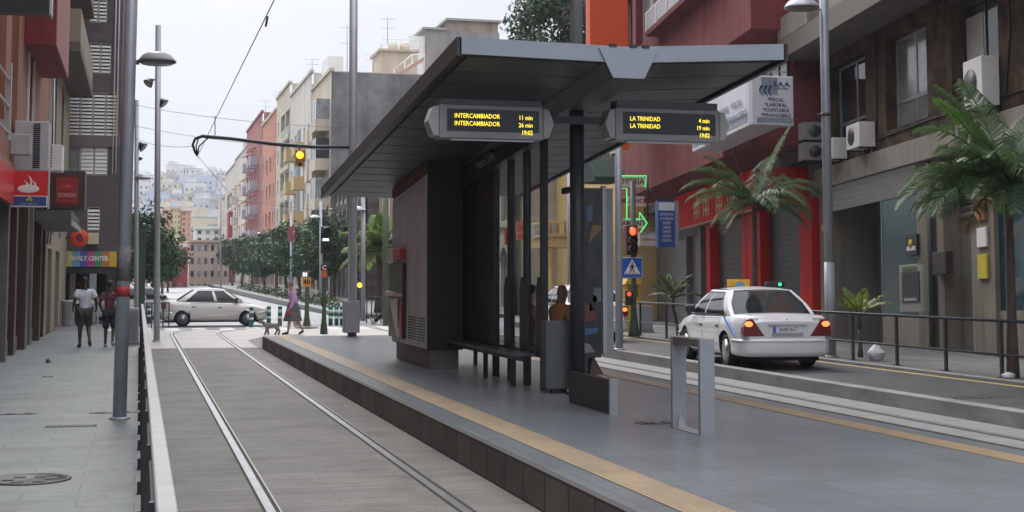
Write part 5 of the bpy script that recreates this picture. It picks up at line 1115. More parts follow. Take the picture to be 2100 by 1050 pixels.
# ================================================================ trees and palms
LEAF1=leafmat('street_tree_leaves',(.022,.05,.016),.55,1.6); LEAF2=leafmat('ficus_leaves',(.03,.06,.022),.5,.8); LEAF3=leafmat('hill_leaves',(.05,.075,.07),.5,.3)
BARK=mat('bark',(.10,.08,.06),rough=.85,var=.3,scale=6,streak=True)
def crown_mesh(rnd,rx,rz,cz,nclump,per,ls,squash=1.):
    b=MB()
    for k in range(nclump):
        while True:
            q=Vector((rnd.uniform(-1,1),rnd.uniform(-1,1),rnd.uniform(-1,1)))
            if .25<q.length<1: break
        c=Vector((q.x*rx*.78,q.y*rx*.78,cz+q.z*rz*.8)); cr=rx*rnd.uniform(.2,.46)
        for i in range(per):
            d=Vector((rnd.gauss(0,1),rnd.gauss(0,1),rnd.gauss(0,1))).normalized()*cr*(rnd.random()**.4); d.z*=.75
            p=c+d; n=(d.normalized()*.8+Vector((rnd.gauss(0,.5),rnd.gauss(0,.5),rnd.gauss(.4,.5)))).normalized(); u=n.orthogonal().normalized(); u.rotate(Matrix.Rotation(rnd.uniform(0,6.28),3,n)); v=n.cross(u); s=ls*rnd.uniform(.6,1.3)
            b.quad(p-u*s,p-v*s*.5,p+u*s,p+v*s*.5)
    return b
def tree(name,lab,loc,h,rx,th,seed,lm=LEAF1,nclump=22,per=90,ls=.13,group=None,tr=.12):
    rnd=random.Random(seed); t=thing(name,lab,'tree',loc,group); x,y,z=loc
    rz=(h-th*.75)/2; cz=th*.75+rz
    b=MB(); b.M=Matrix.Translation(loc); b.tube([(0,0,-.1),(.03*rx,.02,th*.5),(-.02*rx,.04,th),(0,0,cz+rz*.3)],[tr*1.25,tr,tr*.85,tr*.3],8)
    for k in range(6):
        a=k*1.05+rnd.random(); b.tube([(0,0,th*.85+.1*k),(rx*.35*math.cos(a),rx*.35*math.sin(a),cz-rz*.2),(rx*.7*math.cos(a),rx*.7*math.sin(a),cz+rz*.3)],[tr*.5,tr*.35,tr*.1],5)
    b.build('trunk',BARK,t); c=crown_mesh(rnd,rx,rz,cz,nclump,per,ls); c.v=[p+Vector(loc) for p in c.v]; c.build('crown',lm,t); return t
T=[tree('street_tree','avenue street tree',(0,0,0),5.3+.5*(k%2),2.0+.25*(k%3),1.55,11+k,nclump=26+5*k,per=85,ls=.15) for k in range(4)]
for k,o in enumerate(T): o.location=(60+k*5,90,0)
LEAFB=leafmat('olive_tree_leaves',(.035,.065,.02),.5,1.4)
T[1].children[1].data.materials[0]=LEAFB; T[3].children[1].data.materials[0]=leafmat('deep_tree_leaves',(.018,.04,.018),.5,1.5)
rt=[(682,96,1.0),(655,92.5,1.0),(612,104,1.12),(585,112,1.08),(565,121,1.08),(540,133,1.05),(517,147,1.08),(497,160,1.0),(476,178,1.05),(455,199,1.05),(441,216,.95)]
names=('nearest the dark stone building','second','third','fourth','fifth','sixth','seventh','eighth','ninth','tenth','last')
G='street trees along the right side of the avenue'
rt=[(a,b_,c*1.0+.07*((a*7)%3)) for a,b_,c in rt]
for i,(px,Dp,s) in enumerate(rt):
    X=(px-285)*Dp*.967/2900; Y=(Dp-X*.2545)/.967; zz=.12+.9*max(0,(Y-62)/160)**2
    lab='bushy dark street tree, %s along the right side of the avenue counted from the crossing'%('first' if i==0 else names[i])
    if i<4: o=T[i]; o.location=(X,Y,zz); o['label']=lab; o['group']=G; o.scale=(s,)*3
    else: dup(T[i%4],(X,Y,zz),i*1.3,lab,G,s)
G='street trees on the left side of the avenue'
for i,(px,Y,s,lab) in enumerate(((292,78,.98,'tall dark tree behind the left end of the track railing'),(314,92,.95,'dark tree just right of the slender floodlight pole'),(262,86,1.,'dark tree behind the grey cabinet beside the big pole'),(332,118,.95,'low tree beyond the crossing at the left of the pink house'),(345,150,.85,'small far tree in front of the pink house'))):
    p=onY(px,568,Y); dup(T[(i+1)%4],(p.x,Y,.12),i*2.1,lab,G,s)
big=tree('ficus_tree','large leafy tree rising above the shelter roof beside the mast',(24.3,80,0),23,4.3,11,3,LEAF2,60,190,.2,tr=.4)
tree('ficus_tree','leafy tree top seen between the mast and the orange panel',(27.3,77,0),21,3.6,11,5,LEAF2,44,170,.2,tr=.35)
# far wooded knoll
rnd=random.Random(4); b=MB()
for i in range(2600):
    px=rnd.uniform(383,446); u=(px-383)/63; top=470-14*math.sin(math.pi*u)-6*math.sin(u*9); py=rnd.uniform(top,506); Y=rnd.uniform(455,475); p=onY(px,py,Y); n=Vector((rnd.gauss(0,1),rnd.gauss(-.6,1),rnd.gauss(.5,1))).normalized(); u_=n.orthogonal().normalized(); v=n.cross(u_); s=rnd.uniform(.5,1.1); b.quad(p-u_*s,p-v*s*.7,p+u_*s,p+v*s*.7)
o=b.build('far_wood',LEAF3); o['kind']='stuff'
b=MB()
for i in range(900):
    px=rnd.uniform(335,352) if rnd.random()<.3 else rnd.uniform(330,400); py=rnd.uniform(597,606); Y=rnd.uniform(160,178); p=onY(px,py,Y); n=Vector((rnd.gauss(0,1),rnd.gauss(0,1),1)).normalized(); u_=n.orthogonal().normalized(); v=n.cross(u_); s=.18; b.quad(p-u_*s,p-v*s,p+u_*s,p+v*s)
o=b.build('hedge_greenery',leafmat('bright_hedge',(.06,.13,.03))); o['kind']='stuff'
rnd=random.Random(8); b=MB()   # low shrubs under the avenue trees
for i in range(2600):
    y=rnd.uniform(74,150); x=9.6+rnd.random()*1.1+.004*(y-74); z=.15+.9*max(0,(y-62)/160)**2+rnd.random()*.75*(.5+.5*math.sin(y*.9)); p=Vector((x,y,z)); n=Vector((rnd.gauss(0,1),rnd.gauss(0,1),1)).normalized(); u_=n.orthogonal().normalized(); v=n.cross(u_); s=.12; b.quad(p-u_*s,p-v*s*.6,p+u_*s,p+v*s*.6)
o=b.build('low_shrubs',leafmat('shrub_strip',(.028,.05,.016),.5,1.5)); o['kind']='stuff'
# palms
FRM=leafmat('palm_leaf',(.06,.11,.045),.55,4,.3); FRL=leafmat('palm_leaf_light',(.09,.14,.06),.35,2.5,.35); FRG=leafmat('young_palm_leaf',(.11,.16,.035),.3,3,.35); PTR=mat('palm_trunk',(.09,.06,.05),rough=.8,var=.3,scale=9)
def frond(b,base,az,el,L,droop,rnd,lw=.013,ll=.42,n=44,vee=.28):
    pts=[];d=Vector((math.cos(az)*math.cos(el),math.sin(az)*math.cos(el),math.sin(el))); p=Vector(base); st=L/n
    for i in range(n+1):
        pts.append(p.copy()); p=p+d*st; d=(d+Vector((0,0,-droop*st*(.4+1.2*i/n)))).normalized()
    b.tube(pts,[.018*(1-.85*i/n)+.003 for i in range(n+1)],5,False)
    for i in range(3,n+1):
        if rnd.random()<.10: continue
        t=(pts[i]-pts[i-1]).normalized(); side=t.cross(Vector((0,0,1)))
        if side.length<.05: side=Vector((1,0,0))
        side.normalize(); upv=side.cross(t); f=i/n; l=ll*(math.sin(math.pi*min(1,f*.9+.12))**.6)*rnd.uniform(.85,1.1)
        for s in(-1,1):
            for e in(0,.5):
                o=pts[i]-t*st*e
                dd=(side*s*(1-.25*f)+t*(.45+.5*f)+upv*vee+Vector((0,0,rnd.uniform(-.18,.08)))).normalized()
                m=o+dd*l*.55; e2=m+(dd+Vector((0,0,-.95))).normalized()*l*.5; w=t*lw
                b.add([o-w*.6,o+w*.6,m+w,m-w,e2],[(0,1,2,3),(3,2,4)])
DEADF=leafmat('dry_palm_leaf',(.13,.09,.045),.5,4,.2)
def palm(name,lab,loc,th,tr,fr,seed,lm=FRM,cat='palm tree',lean=0,ll=.42,lw=.013,spears=0,group=None,sm=FRL,frn=44):
    rnd=random.Random(seed); t=thing(name,lab,cat,loc,group); L=Vector(loc)
    b=MB(); top=L+Vector((lean,0,th)); b.tube([L+Vector((0,0,-.05)),L+Vector((lean*.2,0,th*.3)),L+Vector((lean*.6,0,th*.7)),top],[tr*1.35,tr,tr*.9,tr*.8],12)
    b.tube([top,top+Vector((0,0,.45))],[tr*.85,tr*.35],10); b.build('trunk',PTR,t)
    for k,(az,el,fl,dr) in enumerate(fr):
        b=MB(); frond(b,top+Vector((0,0,.28)),R(az),R(el),fl,dr,rnd,lw,ll,frn); b.build('frond',sm if k<spears else (DEADF if el<-2 and name=='palm_tree' else lm),t)
    return t
p=onX(1550,690,13.95); 
palm('palm_tree','palm with drooping feathery fronds in front of the red shop',(p.x,p.y,.2),3.05,.07,
  [(-12,66,2.1,.10),(150,30,1.75,.8),(175,38,2.0,.75),(195,22,1.9,.7),(-20,35,1.6,.9),(5,22,1.7,.9),(40,30,1.5,.9),(215,8,1.6,.9),(-45,12,1.6,1.0),(80,25,1.5,.9),(265,20,1.6,1.),(300,28,1.6,1.0),(150,-5,1.2,1.1),(182,48,1.9,.7),(-8,40,1.8,.8),(-30,0,1.5,1.0),(110,45,1.5,1.0),(205,-12,1.4,.9),(20,52,1.4,1.1),(160,58,1.7,.6),(35,62,1.6,.6)],21,spears=1,ll=.5,lw=.009)
p=onZ(2078,775,.2)
palm('palm_tree','bushy palm with a reddish trunk at the right edge of the picture',(p.x,p.y,.2),2.75,.078,
  [(165,60,1.9,.35),(178,30,1.9,.75),(160,12,1.7,.8),(200,40,1.9,.7),(188,2,1.5,.8),(130,35,1.5,.9),(215,18,1.7,.8),(250,30,1.7,.9),(0,40,1.7,.7),(20,20,1.6,.9),(-30,30,1.7,.8),(90,40,1.6,.8),(60,15,1.6,.9),(290,20,1.6,.9),(320,50,1.6,.6),(172,18,2.1,.7),(150,28,1.9,.85),(195,15,2.0,.8),(225,40,1.8,.8),(180,52,2.0,.7),(150,66,2.1,.4),(-15,66,2.3,.35),(30,58,2.2,.45),(100,70,2.2,.4),(205,-6,1.6,.9),(240,8,1.6,.9),(140,10,1.6,.9)],22,spears=1,ll=.58,lw=.013,sm=leafmat('fresh_palm_leaf',(.07,.17,.04),.3,2.5,.4))
p=onX(1765,742,14.0)
palm('small_palm','small yellow green palm seedling behind the right railing',(p.x,p.y,.2),.55,.045,[(k*51,35+12*(k%3),.75,1.1) for k in range(8)],23,FRG,cat='plant',ll=.2,lw=.02,frn=12)
p=onX(1392,690,14.2)
palm('small_palm','leaning dark shrub palm behind the railing left of the taxi',(p.x,p.y,.2),.75,.05,[(k*40,20+20*(k%3),.9,1.1) for k in range(10)],24,leafmat('shrub_leaf',(.06,.085,.04),.4,3,.3),cat='plant',ll=.22,lw=.03,lean=-.15,frn=12)
p=onY(779,570,66)
palm('feather_palm','big pale green feathery palm beside the shelter cabinet',(p.x,66,0),2.75,.22,[(k*23+5*(k%3),-5+23*(k%4),2.3,.45) for k in range(38)],25,leafmat('pale_palm_leaf',(.13,.19,.075),.35,2,.35),ll=.6,lw=.03,frn=26)
# ================================================================ poles, lamps, signals
def dome_lamp(t,c,r,pole,m=LPOLE,zz=.0):
    """street lamp head: shallow dome, flat glass under it, short arm to the pole"""
    b=MB(); d=(Vector(c)-Vector(pole)); d.z=0; d.normalize()
    b.tube([Vector(pole)+Vector((0,0,-.02)),Vector(c)-d*r*.9+Vector((0,0,-.01))],[.03,.035],8); b.build('arm',m,t)
    b=MB(); b.lathe([(r,0),(r*1.0,.02),(r*.93,r*.16),(r*.75,r*.38),(r*.45,r*.53),(.01,r*.58)],c,24); h=b.build('lamp_head',m,t)
    b=MB(); b.lathe([(.01,-.03),(r*.8,-.025),(r*.9,-.003)],c,24); b.build('lamp_glass',mat('lamp_lens',(.2,.2,.2),rough=.3),h)
def pole(name,lab,base,top,r,r2=None,m=LPOLE,cat='pole',group=None,foot=True):
    t=thing(name,lab,cat,base,group); b=MB(); b.tube([base,top],[r,r if r2 is None else r2],18); b.build('pole',m,t)
    if foot: b=MB(); b.lathe([(r*1.5,0),(r*1.5,.02),(r*1.1,.035)],base,16); b.build('base_flange',m,t)
    return t
p=onZ(245,860); D=p.y
t=pole('street_lamp','thick grey street lamp pole in the middle of the left pavement',(p.x,p.y,0),(p.x+.06,p.y,9.5),.087,.078,POLEG,'street lamp')
a=onY(322,128,p.y); dome_lamp(t,(a.x,a.y,a.z),.245,(p.x+.03,p.y,a.z+.03),mat('lamp_grey',(.17,.175,.18),rough=.45))
b=MB(); b.tube([(p.x+.008,p.y,1.55),(p.x+.008,p.y,1.68)],.0905,18); b.build('red_sticker',mat('sticker_red',(.35,.03,.03),rough=.6,var=.4,scale=20),t); b=MB(); b.tube([(p.x+.01,p.y,1.75),(p.x+.01,p.y,2.2)],.0885,18); b.build('worn_sticker',mat('sticker_grey',(.15,.14,.155),rough=.7,var=.4,scale=14),t)
def flood(t,c,aim,r=.14,m=DARKG):
    c=Vector(c); d=Vector(aim).normalized(); b=MB(); b.tube([c-d*r*1.4,c-d*r*1.0,c-d*r*.2,c],[r*.35,r*.6,r,r*1.08],14); h=b.build('floodlight',m,t); b=MB(); b.tube([c+d*.004,c+d*.012],r*.9,14); b.build('lens',mat('flood_lens',(.3,.33,.3),rough=.2),h)
Y=41.; lo=onY(322,660,Y); hi=onY(324.5,52,Y)
t=pole('floodlight_pole','slender pale pole with two floodlights left of the cream car',(lo.x,Y,0),(hi.x,Y,hi.z),.088,.08)
for px,py,ax,bx in((303,172,(-.5,-.3,-.6),318),(337,213,(.5,-.2,-.5),330)):
    c=onY(px,py,Y); q=onY(bx,py-8,Y); flood(t,c,ax,.14); b=MB(); b.tube([q,onY(px,py-10,Y)],.025,6); b.build('bracket',DARKG,t)
Y=50.; lo=onY(280,645,Y); hi=onY(280.5,205,Y)
t=pole('lamp_pole','pale lamp pole half hidden behind the big grey pole',(lo.x,Y,0),(hi.x,Y,hi.z),.08,.075,cat='street lamp')
c=onY(293,366,Y); dome_lamp(t,c,.29,(lo.x+.03,Y,c.z+.03)); c=onY(295,303,Y); flood(t,c,(.6,-.2,-.5),.17,BLACKM); b=MB(); b.tube([(lo.x,Y,c.z+.2),c+Vector((-.1,0,.1))],.03,6); b.build('bracket',BLACKM,t)
c=onY(289,327,Y); flood(t,c,(.4,-.2,-.7),.07,BLACKM)
# grey cabinet and green column on the left pavement
p=onZ(273,708); t=thing('street_cabinet','grey street cabinet on the pavement just behind the big pole','cabinet',(p.x,p.y,0)); b=MB(); b.box(p.x-.16,p.x+.14,p.y,p.y+.4,.06,.98); cb_=b.build('body',MIDG,t,bevel=.015); b=MB(); b.box(p.x-.18,p.x+.16,p.y-.02,p.y+.42,0,.06); b.build('plinth',STONEK,t); b=MB(); b.box(p.x-.12,p.x+.1,p.y-.012,p.y-.003,.12,.9); b.build('door',mat('cabinet_door',(.15,.16,.18),rough=.45),t)
Y=52.; a=onY(275,640,Y); c=onY(300,467,Y); t=thing('green_column','tall dark green advertising column behind the pale lamp pole','column',(a.x,Y,0)); b=MB(); b.box(a.x,c.x,Y,Y+.5,.05,c.z); b.build('body',GREENP,t,bevel=.03); b=MB(); b.box(a.x-.04,c.x+.04,Y-.04,Y+.54,c.z+.002,c.z+.1); b.build('cap',GREENP,t)
p=onZ(139,668); t=thing('litter_bin','grey litter bin by the shop fronts at the far end of the left pavement','litter bin',(p.x,p.y,0)); b=MB(); b.lathe([(.2,0),(.22,.05),(.24,.85),(.26,.87),(.26,.93),(.2,.95)],(p.x,p.y,0),16); b.build('body',mat('bin_pale',(.3,.32,.33),rough=.5),t)
b=MB(); b.lathe([(.14,.951),(.15,.96),(.01,.965)],(p.x,p.y,0),12); b.build('opening',BLACKM,t)
t=thing('barrier','low white barrier across the far end of the left pavement','barrier',(-2,57,0)); b=MB(); b.box(-2.6,-.4,56.9,57.0,.78,.92); b.build('bar',WHITEP,t); 
for x in(-2.4,-1.5,-.6): b=MB(); b.box(x-.04,x+.04,56.92,56.98,0,.78); b.build('leg',ALU,t)
# catenary pole with its base box and cantilever arm
Y=35.6; lo=onY(722,690,Y)
t=pole('catenary_pole','tall grey overhead line pole with a square base box at the platform end',(lo.x,Y,.31),(lo.x-.05,Y,12),.115,.1,mat('catenary_grey',(.42,.435,.47),rough=.35,metal=.3,var=.08),'pole',foot=False)
a=onY(707,683,Y-.25); c=onY(739,617,Y-.25); b=MB(); b.box(a.x,c.x,Y-.2,Y+.2,a.z,c.z); b.build('base_box',mat('box_grey',(.24,.245,.27),rough=.5,var=.06),t,bevel=.01); b=MB(); b.box(a.x+.12,c.x-.12,Y-.12,Y+.12,.31,a.z); b.build('foot',BLACKM,t)
ar=[onY(*q,Y) for q in((727,302),(640,301),(560,295),(470,284),(415,279),(400,285),(395,297),(400,312),(405,320))]
b=MB(); b.tube(ar,[.045]*5+[.035,.03,.03,.025],8); b.tube([onY(408,281,Y),onY(402,300,Y),onY(405,320,Y)],.02,6); b.tube([onY(430,280,Y),onY(408,300,Y),onY(405,320,Y)],.02,6); arm=b.build('cantilever_arm',BLACKM,t)
b=MB(); b.tube([onY(770,304,Y),ar[0]],.05,8); b.tube([onY(745,296,Y),onY(745,312,Y)],.06,8); b.build('insulator',mat('insulator_grey',(.3,.3,.29)),arm)
# yellow light with a 40 plate hung on that arm
ORP=mat('orange_plate',(.62,.27,.02),rough=.4,var=.06); BLK=mat('black_lettering',(.01,.01,.01),rough=.5)
def plate40(t,a,c,Y,par=None):
    b=MB(); b.box(a.x,c.x,Y-.03,Y,a.z,c.z); p=b.build('speed_plate',ORP,t); text('40',(c.z-a.z)*.78,((a.x+c.x)/2,Y-.033,(a.z+c.z)/2),m=BLK,parent=p,align='CENTER',bold=.008,wx=.95); return p
YEM=emit('amber_lamp',(1.,.55,.03),1.6); REM=emit('red_lamp',(1.,.05,.01),1.6); REM2=emit('red_lamp_core',(1.,.075,.03),2.4); GEM=emit('green_lamp',(.05,.9,.4),.9)
Y2=Y-.2; t=thing('tram_signal','amber tram signal with an orange 40 plate hanging from the black arm','traffic light',onY(616,300,Y2))
a=onY(607,331,Y2); c=onY(627,308,Y2); b=MB(); b.box(a.x,c.x,Y2,Y2+.15,a.z,c.z); b.build('housing',mat('signal_orange',(.38,.13,.02),rough=.5),t,bevel=.02); p=onY(615,318,Y2); b=MB(); b.lathe([(.001,-.03),(.075,-.03),(.095,0)],p,16,'y'); b.build('amber_light',YEM,t)
b=MB(); b.tube([(p.x,Y2+.1,c.z),(p.x,Y2+.15,c.z+.15)],.02,6); b.build('hanger',BLACKM,t); plate40(t,onY(607,342,Y2),onY(624,332,Y2),Y2+.1)
# poles on the plaza: orange 40 plate, black tram signal
p=onZ(629,672); t=thing('speed_sign','orange 40 speed plate with two small lamps on a green post','sign',p); b=MB(); b.lathe([(.15,.0),(.14,.1),(.09,.4),(.075,.7),(.065,1.4),(.065,2.0)],p,14); b.build('post',mat('mossy_green_post',(.07,.10,.06),rough=.5,var=.2),t); b=MB(); b.lathe([(.42,0),(.4,.03),(.2,.06)],p,14); b.build('base',STONEK,t)
plate40(t,onY(620,588,p.y-.1),onY(637.5,569,p.y-.1),p.y-.1); a=onY(620,568,p.y-.1);c=onY(637,557,p.y-.1); b=MB(); b.box(a.x,c.x,p.y-.05,p.y+.1,a.z,c.z); b.build('lamp_bar',BLACKM,t,bevel=.02); 
for px in(623.5,629.5): q=onY(px,563,p.y-.1); MB().box(q.x-.04,q.x+.04,p.y-.062,p.y-.051,q.z-.07,q.z+.07).build('lamp',emit('white_lamp',(.9,.95,1.),.8),t)
p=onZ(664,685); t=thing('tram_signal','black tram signal showing a white bar on a dark green post','traffic light',p); b=MB(); b.lathe([(.12,0),(.12,.1),(.08,.4),(.06,.7),(.06,3.0)],p,14); b.build('post',GREENP,t)
Ys=p.y-.1; a=onY(659,520,Ys);c=onY(679,464,Ys); b=MB(); b.box(a.x,c.x,Ys,Ys+.25,a.z,c.z); hs=b.build('housing',BLACKM,t,bevel=.03); 
for py in(474,492,509): q=onY(668,py,Ys); b=MB(); b.tube([(q.x,Ys-.01,q.z),(q.x,Ys-.2,q.z-.02)],.13,14,False); b.build('hood',BLACKM,hs)
a=onY(661,494,Ys); c=onY(674,489,Ys); MB().box(a.x,c.x,Ys-.02,Ys-.005,a.z,c.z).build('white_bar',emit('signal_white',(.85,.93,1.),1.2),hs)
a=onY(660,569,Ys);c=onY(671,555,Ys); b=MB(); b.box(a.x,c.x,Ys,Ys+.15,a.z,c.z); b.build('orange_box',mat('orange_red_box',(.45,.09,.02)),t,bevel=.01); q=onY(665,549,Ys); b=MB(); b.box(q.x-.1,q.x+.1,Ys,Ys+.1,q.z-.1,q.z+.1); pp=b.build('c_plate',BLACKM,t); text('C',.19,(q.x,Ys-.004,q.z),m=mat('letter_pink',(.8,.5,.5)),parent=pp,align='CENTER',bold=.008)
# street lamps further along
for px,py0,py1,lpx,lpy,Y,lab in((658,640,412,646,447,84,'thin lamp pole with a pale head behind the black tram signal'),(745,650,400,735,432,58,'thin pale lamp pole right of the tall overhead line pole'),(452,640,345,0,0,150,'very tall thin pole at the far end of the avenue row'),(597,640,440,0,0,98,'thin grey pole with a red box among the avenue trees'),(543,620,470,532,480,150,'small far lamp among the avenue trees'),(1168,640,300,0,0,48,'pale lamp pole seen between the shelter glass and the mast')):
    a=onY(px,py0,Y); c=onY(px,py1,Y); t=pole('lamp_pole',lab,(a.x,Y,0),(c.x,Y,c.z),.1 if Y>50 else .09,.08,cat='street lamp',foot=False)
    if lpx: q=onY(lpx,lpy,Y); dome_lamp(t,q,.32,(a.x,Y,q.z+.05))
    if px==597: q=onY(597,500,Y); b=MB(); b.box(q.x-.25,q.x+.25,Y-.2,Y-.11,q.z+.2,q.z+1.2); b.build('red_box',mat('faded_red_banner',(.25,.07,.07),rough=.7),t)
Y=52.; a=onY(791,660,Y); c=onY(791,395,Y); pole('green_pole','mossy green pole in front of the feathery palm',(a.x,Y,0),(c.x,Y,c.z),.12,.11,mat('mossy_green_post',(.07,.10,.06)),'pole',foot=False)
p=onY(737,585,56); t=thing('warning_light','small round amber warning light on a post right of the base box','traffic light',(p.x,56,0)); b=MB(); b.tube([(p.x,56,0),(p.x,56,p.z)],.05,8); b.build('post',DARKG,t); b=MB(); b.lathe([(.001,-.05),(.085,-.05),(.1,0),(.07,.08)],(p.x,55.9,p.z),16,'y'); b.build('amber_light',YEM,t)
# right pavement lamp with dome
p=onZ(1704,732,.2); t=pole('street_lamp','tall grey street lamp on the right pavement behind the taxi',(p.x,p.y,.2),(p.x-.03,p.y,10),.098,.085,mat('lamp_pole_blue_grey',(.28,.30,.335),rough=.4,metal=.3,var=.1,scale=3,stain=.2),'street lamp')
c=onY(1644,17,p.y); dome_lamp(t,c,.36,(p.x-.02,p.y,c.z+.04),LPOLE)
b=MB(); b.tube([(p.x,p.y,.2),(p.x,p.y,2.1)],.104,18); b.build('sleeve',MIDG,t); q=onY(1692,238,p.y); b=MB(); b.tube([(p.x-.015,p.y,q.z),(p.x-.015,p.y,q.z+.06)],.11,14); b.tube([(p.x-.2,p.y,q.z+.03),(p.x+.2,p.y,q.z+.03)],.015,5); b.build('clamp',BLACKM,t)
# slim lamp at the kerb
a=onX(1270,712,10.28); t=pole('kerb_lamp','slim pale pole on the stone kerb beside the poster case',(10.28,a.y,.2),(10.28,a.y,6.3),.085,.075,mat('kerb_pole',(.36,.375,.41),rough=.4,metal=.3,var=.08),'street lamp'); q=onY(1243,318,a.y); flood(t,q,(-.5,-.4,-.6),.12,WHITEP); b=MB(); b.tube([(10.28,a.y,q.z+.03),q],.025,6); b.build('bracket',DARKG,t)
# crossing post: red lights and the blue sign
p=onZ(1300,690,.2); Yp=p.y; t=thing('traffic_light','red traffic light on a green post above the crossing sign','traffic light',p); b=MB(); b.lathe([(.16,0),(.15,.1),(.09,.5),(.07,.8),(.07,4.2)],p,14); b.build('post',GREENP,t)
a=onY(1286,523,Yp-.1);c=onY(1308,462,Yp-.1); b=MB(); b.box(a.x,c.x,Yp-.09,Yp+.12,a.z,c.z); hs=b.build('housing',mat('signal_dark_red',(.06,.015,.015),rough=.5),t,bevel=.02)
for i,py in enumerate((474,492,510)): q=onY(1296,py,Yp-.1); b=MB(); b.lathe([(.001,-.035),(.09,-.03),(.112,.004)],(q.x,Yp-.097,q.z),16,'y'); b.build('red_light' if i==0 else 'dark_lens',REM2 if i==0 else BLACKM,hs); b=MB(); b.tube([(q.x,Yp-.1,q.z),(q.x,Yp-.26,q.z-.01)],.12,14,False); b.build('hood',mat('signal_dark_red',(.06,.015,.015)),hs)
a=onY(1275,570,Yp-.12);c=onY(1317,528,Yp-.12)
t=thing('crossing_sign','square blue pedestrian crossing sign below the red traffic light','sign',(a.x,Yp-.12,a.z)); b=MB(); b.box(a.x,c.x,Yp-.13,Yp-.1,a.z,c.z); b.build('back_plate',WHITEP,t,bevel=.01); W=c.x-a.x; b=MB(); b.box(a.x+.015,c.x-.015,Yp-.134,Yp-.131,a.z+.015,c.z-.015); b.build('blue_face',mat('crossing_blue',(.02,.1,.42),rough=.35,var=.05),t)
def sp(u,v): return (a.x+W*u,a.z+W*v)
MB().prism([sp(.10,.17),sp(.90,.17),sp(.5,.87)],'y',Yp-.138,Yp-.135).build('white_triangle',WHITEP,t)
b=MB()
for q in ([(.46,.62),(.54,.62),(.56,.42),(.44,.42)],[(.44,.44),(.50,.44),(.42,.24),(.36,.24)],[(.50,.44),(.56,.44),(.62,.24),(.56,.24)],[(.54,.62),(.52,.56),(.64,.44),(.66,.47)],[(.46,.62),(.48,.56),(.38,.44),(.35,.47)]): b.prism([sp(*k) for k in q],'y',Yp-.1415,Yp-.139)
q=sp(.5,.685); b.lathe([(.001,-.0005),(W*.042,-.0005),(W*.042,.002)],(q[0],Yp-.141,q[1]),12,'y')
for i in range(5): u=.2+.13*i; b.prism([sp(u,.185),sp(u+.07,.185),sp(u+.05,.235),sp(u-.0,.235)],'y',Yp-.1415,Yp-.139)
b.build('walking_figure',BLK,t)
a=onY(1284,617,Yp-.1);c=onY(1297,596,Yp-.1); t=thing('pedestrian_light','small red pedestrian light low on the crossing post','traffic light',(a.x,Yp-.1,a.z)); b=MB(); b.box(a.x,c.x,Yp-.12,Yp,a.z-.12,c.z); b.build('housing',BLACKM,t,bevel=.015); q=onY(1290,603,Yp-.1); b=MB(); b.lathe([(.001,-.03),(.05,-.03),(.06,0)],(q.x,Yp-.121,q.z),12,'y'); b.build('red_light',REM,t)
q=onY(1008,539,60); t=thing('traffic_light','small red light seen through the left pane of the shelter glass','traffic light',(q.x,60,0)); b=MB(); b.tube([(q.x,60,0),(q.x,60,q.z+.3)],.06,8); b.build('post',DARKG,t); b=MB(); b.box(q.x-.15,q.x+.15,59.8,59.94,q.z-.75,q.z+.25); b.build('housing',BLACKM,t); b=MB(); b.lathe([(.001,-.04),(.11,-.03),(.13,0)],(q.x,59.8,q.z),12,'y'); b.build('red_light',REM2,t)
# signs seen through the glass
for px0,px1,py0,py1,Y,m,lab in((1060,1080,455,492,57,mat('sign_coral',(.5,.09,.06),rough=.5),'coral red hanging sign seen through the middle of the shelter glass'),(1086,1096,460,490,57,SIGNW,'white hanging sign right of the coral one behind the shelter glass'),(1036,1046,468,502,57,mat('sign_red2',(.4,.03,.03),rough=.5),'narrow red sign left of the coral one behind the shelter glass'),(1002,1014,468,505,58,mat('sign_red3',(.38,.05,.04),rough=.5),'red sign at the left pane of the shelter glass')):
    a=onY(px0,py1,Y);c=onY(px1,py0,Y); MB().box(a.x,c.x,Y,Y+.15,a.z,c.z).thing('hanging_sign',m,lab,'sign',bevel=.01)
# yellow street box and grey box by the crossing
a=onY(1284,690,39.5);c=onY(1314,575,39.5); t=thing('yellow_kiosk','tall yellow street box behind the crossing post','street box',(a.x,39.5,.2)); b=MB(); b.box(a.x,c.x,39.5,40.1,.2,c.z-.12); b.build('body',mat('kiosk_yellow',(.55,.34,.02),rough=.45,var=.08),t,bevel=.03); b=MB(); b.prism([(a.x-.05,c.z-.118),(c.x+.05,c.z-.118),(c.x-.05,c.z+.05),(a.x+.05,c.z+.05)],'y',39.45,40.15); b.build('roof',mat('kiosk_yellow',(.55,.34,.02)),t); b=MB(); b.box(a.x+.08,c.x-.08,39.485,39.497,1.2,1.7); b.build('slot_panel',mat('kiosk_dark',(.15,.1,.02)),t)
a=onY(1312,692,38.8);c=onY(1339,627,38.8); t=thing('street_cabinet','grey street cabinet behind the railing right of the crossing post','cabinet',(a.x,38.8,.2)); b=MB(); b.box(a.x,c.x,38.8,39.2,.28,c.z); b.build('body',MIDG,t,bevel=.015); b=MB(); b.box(a.x-.02,c.x+.02,38.78,39.22,.2,.28); b.build('plinth',STONEK,t)
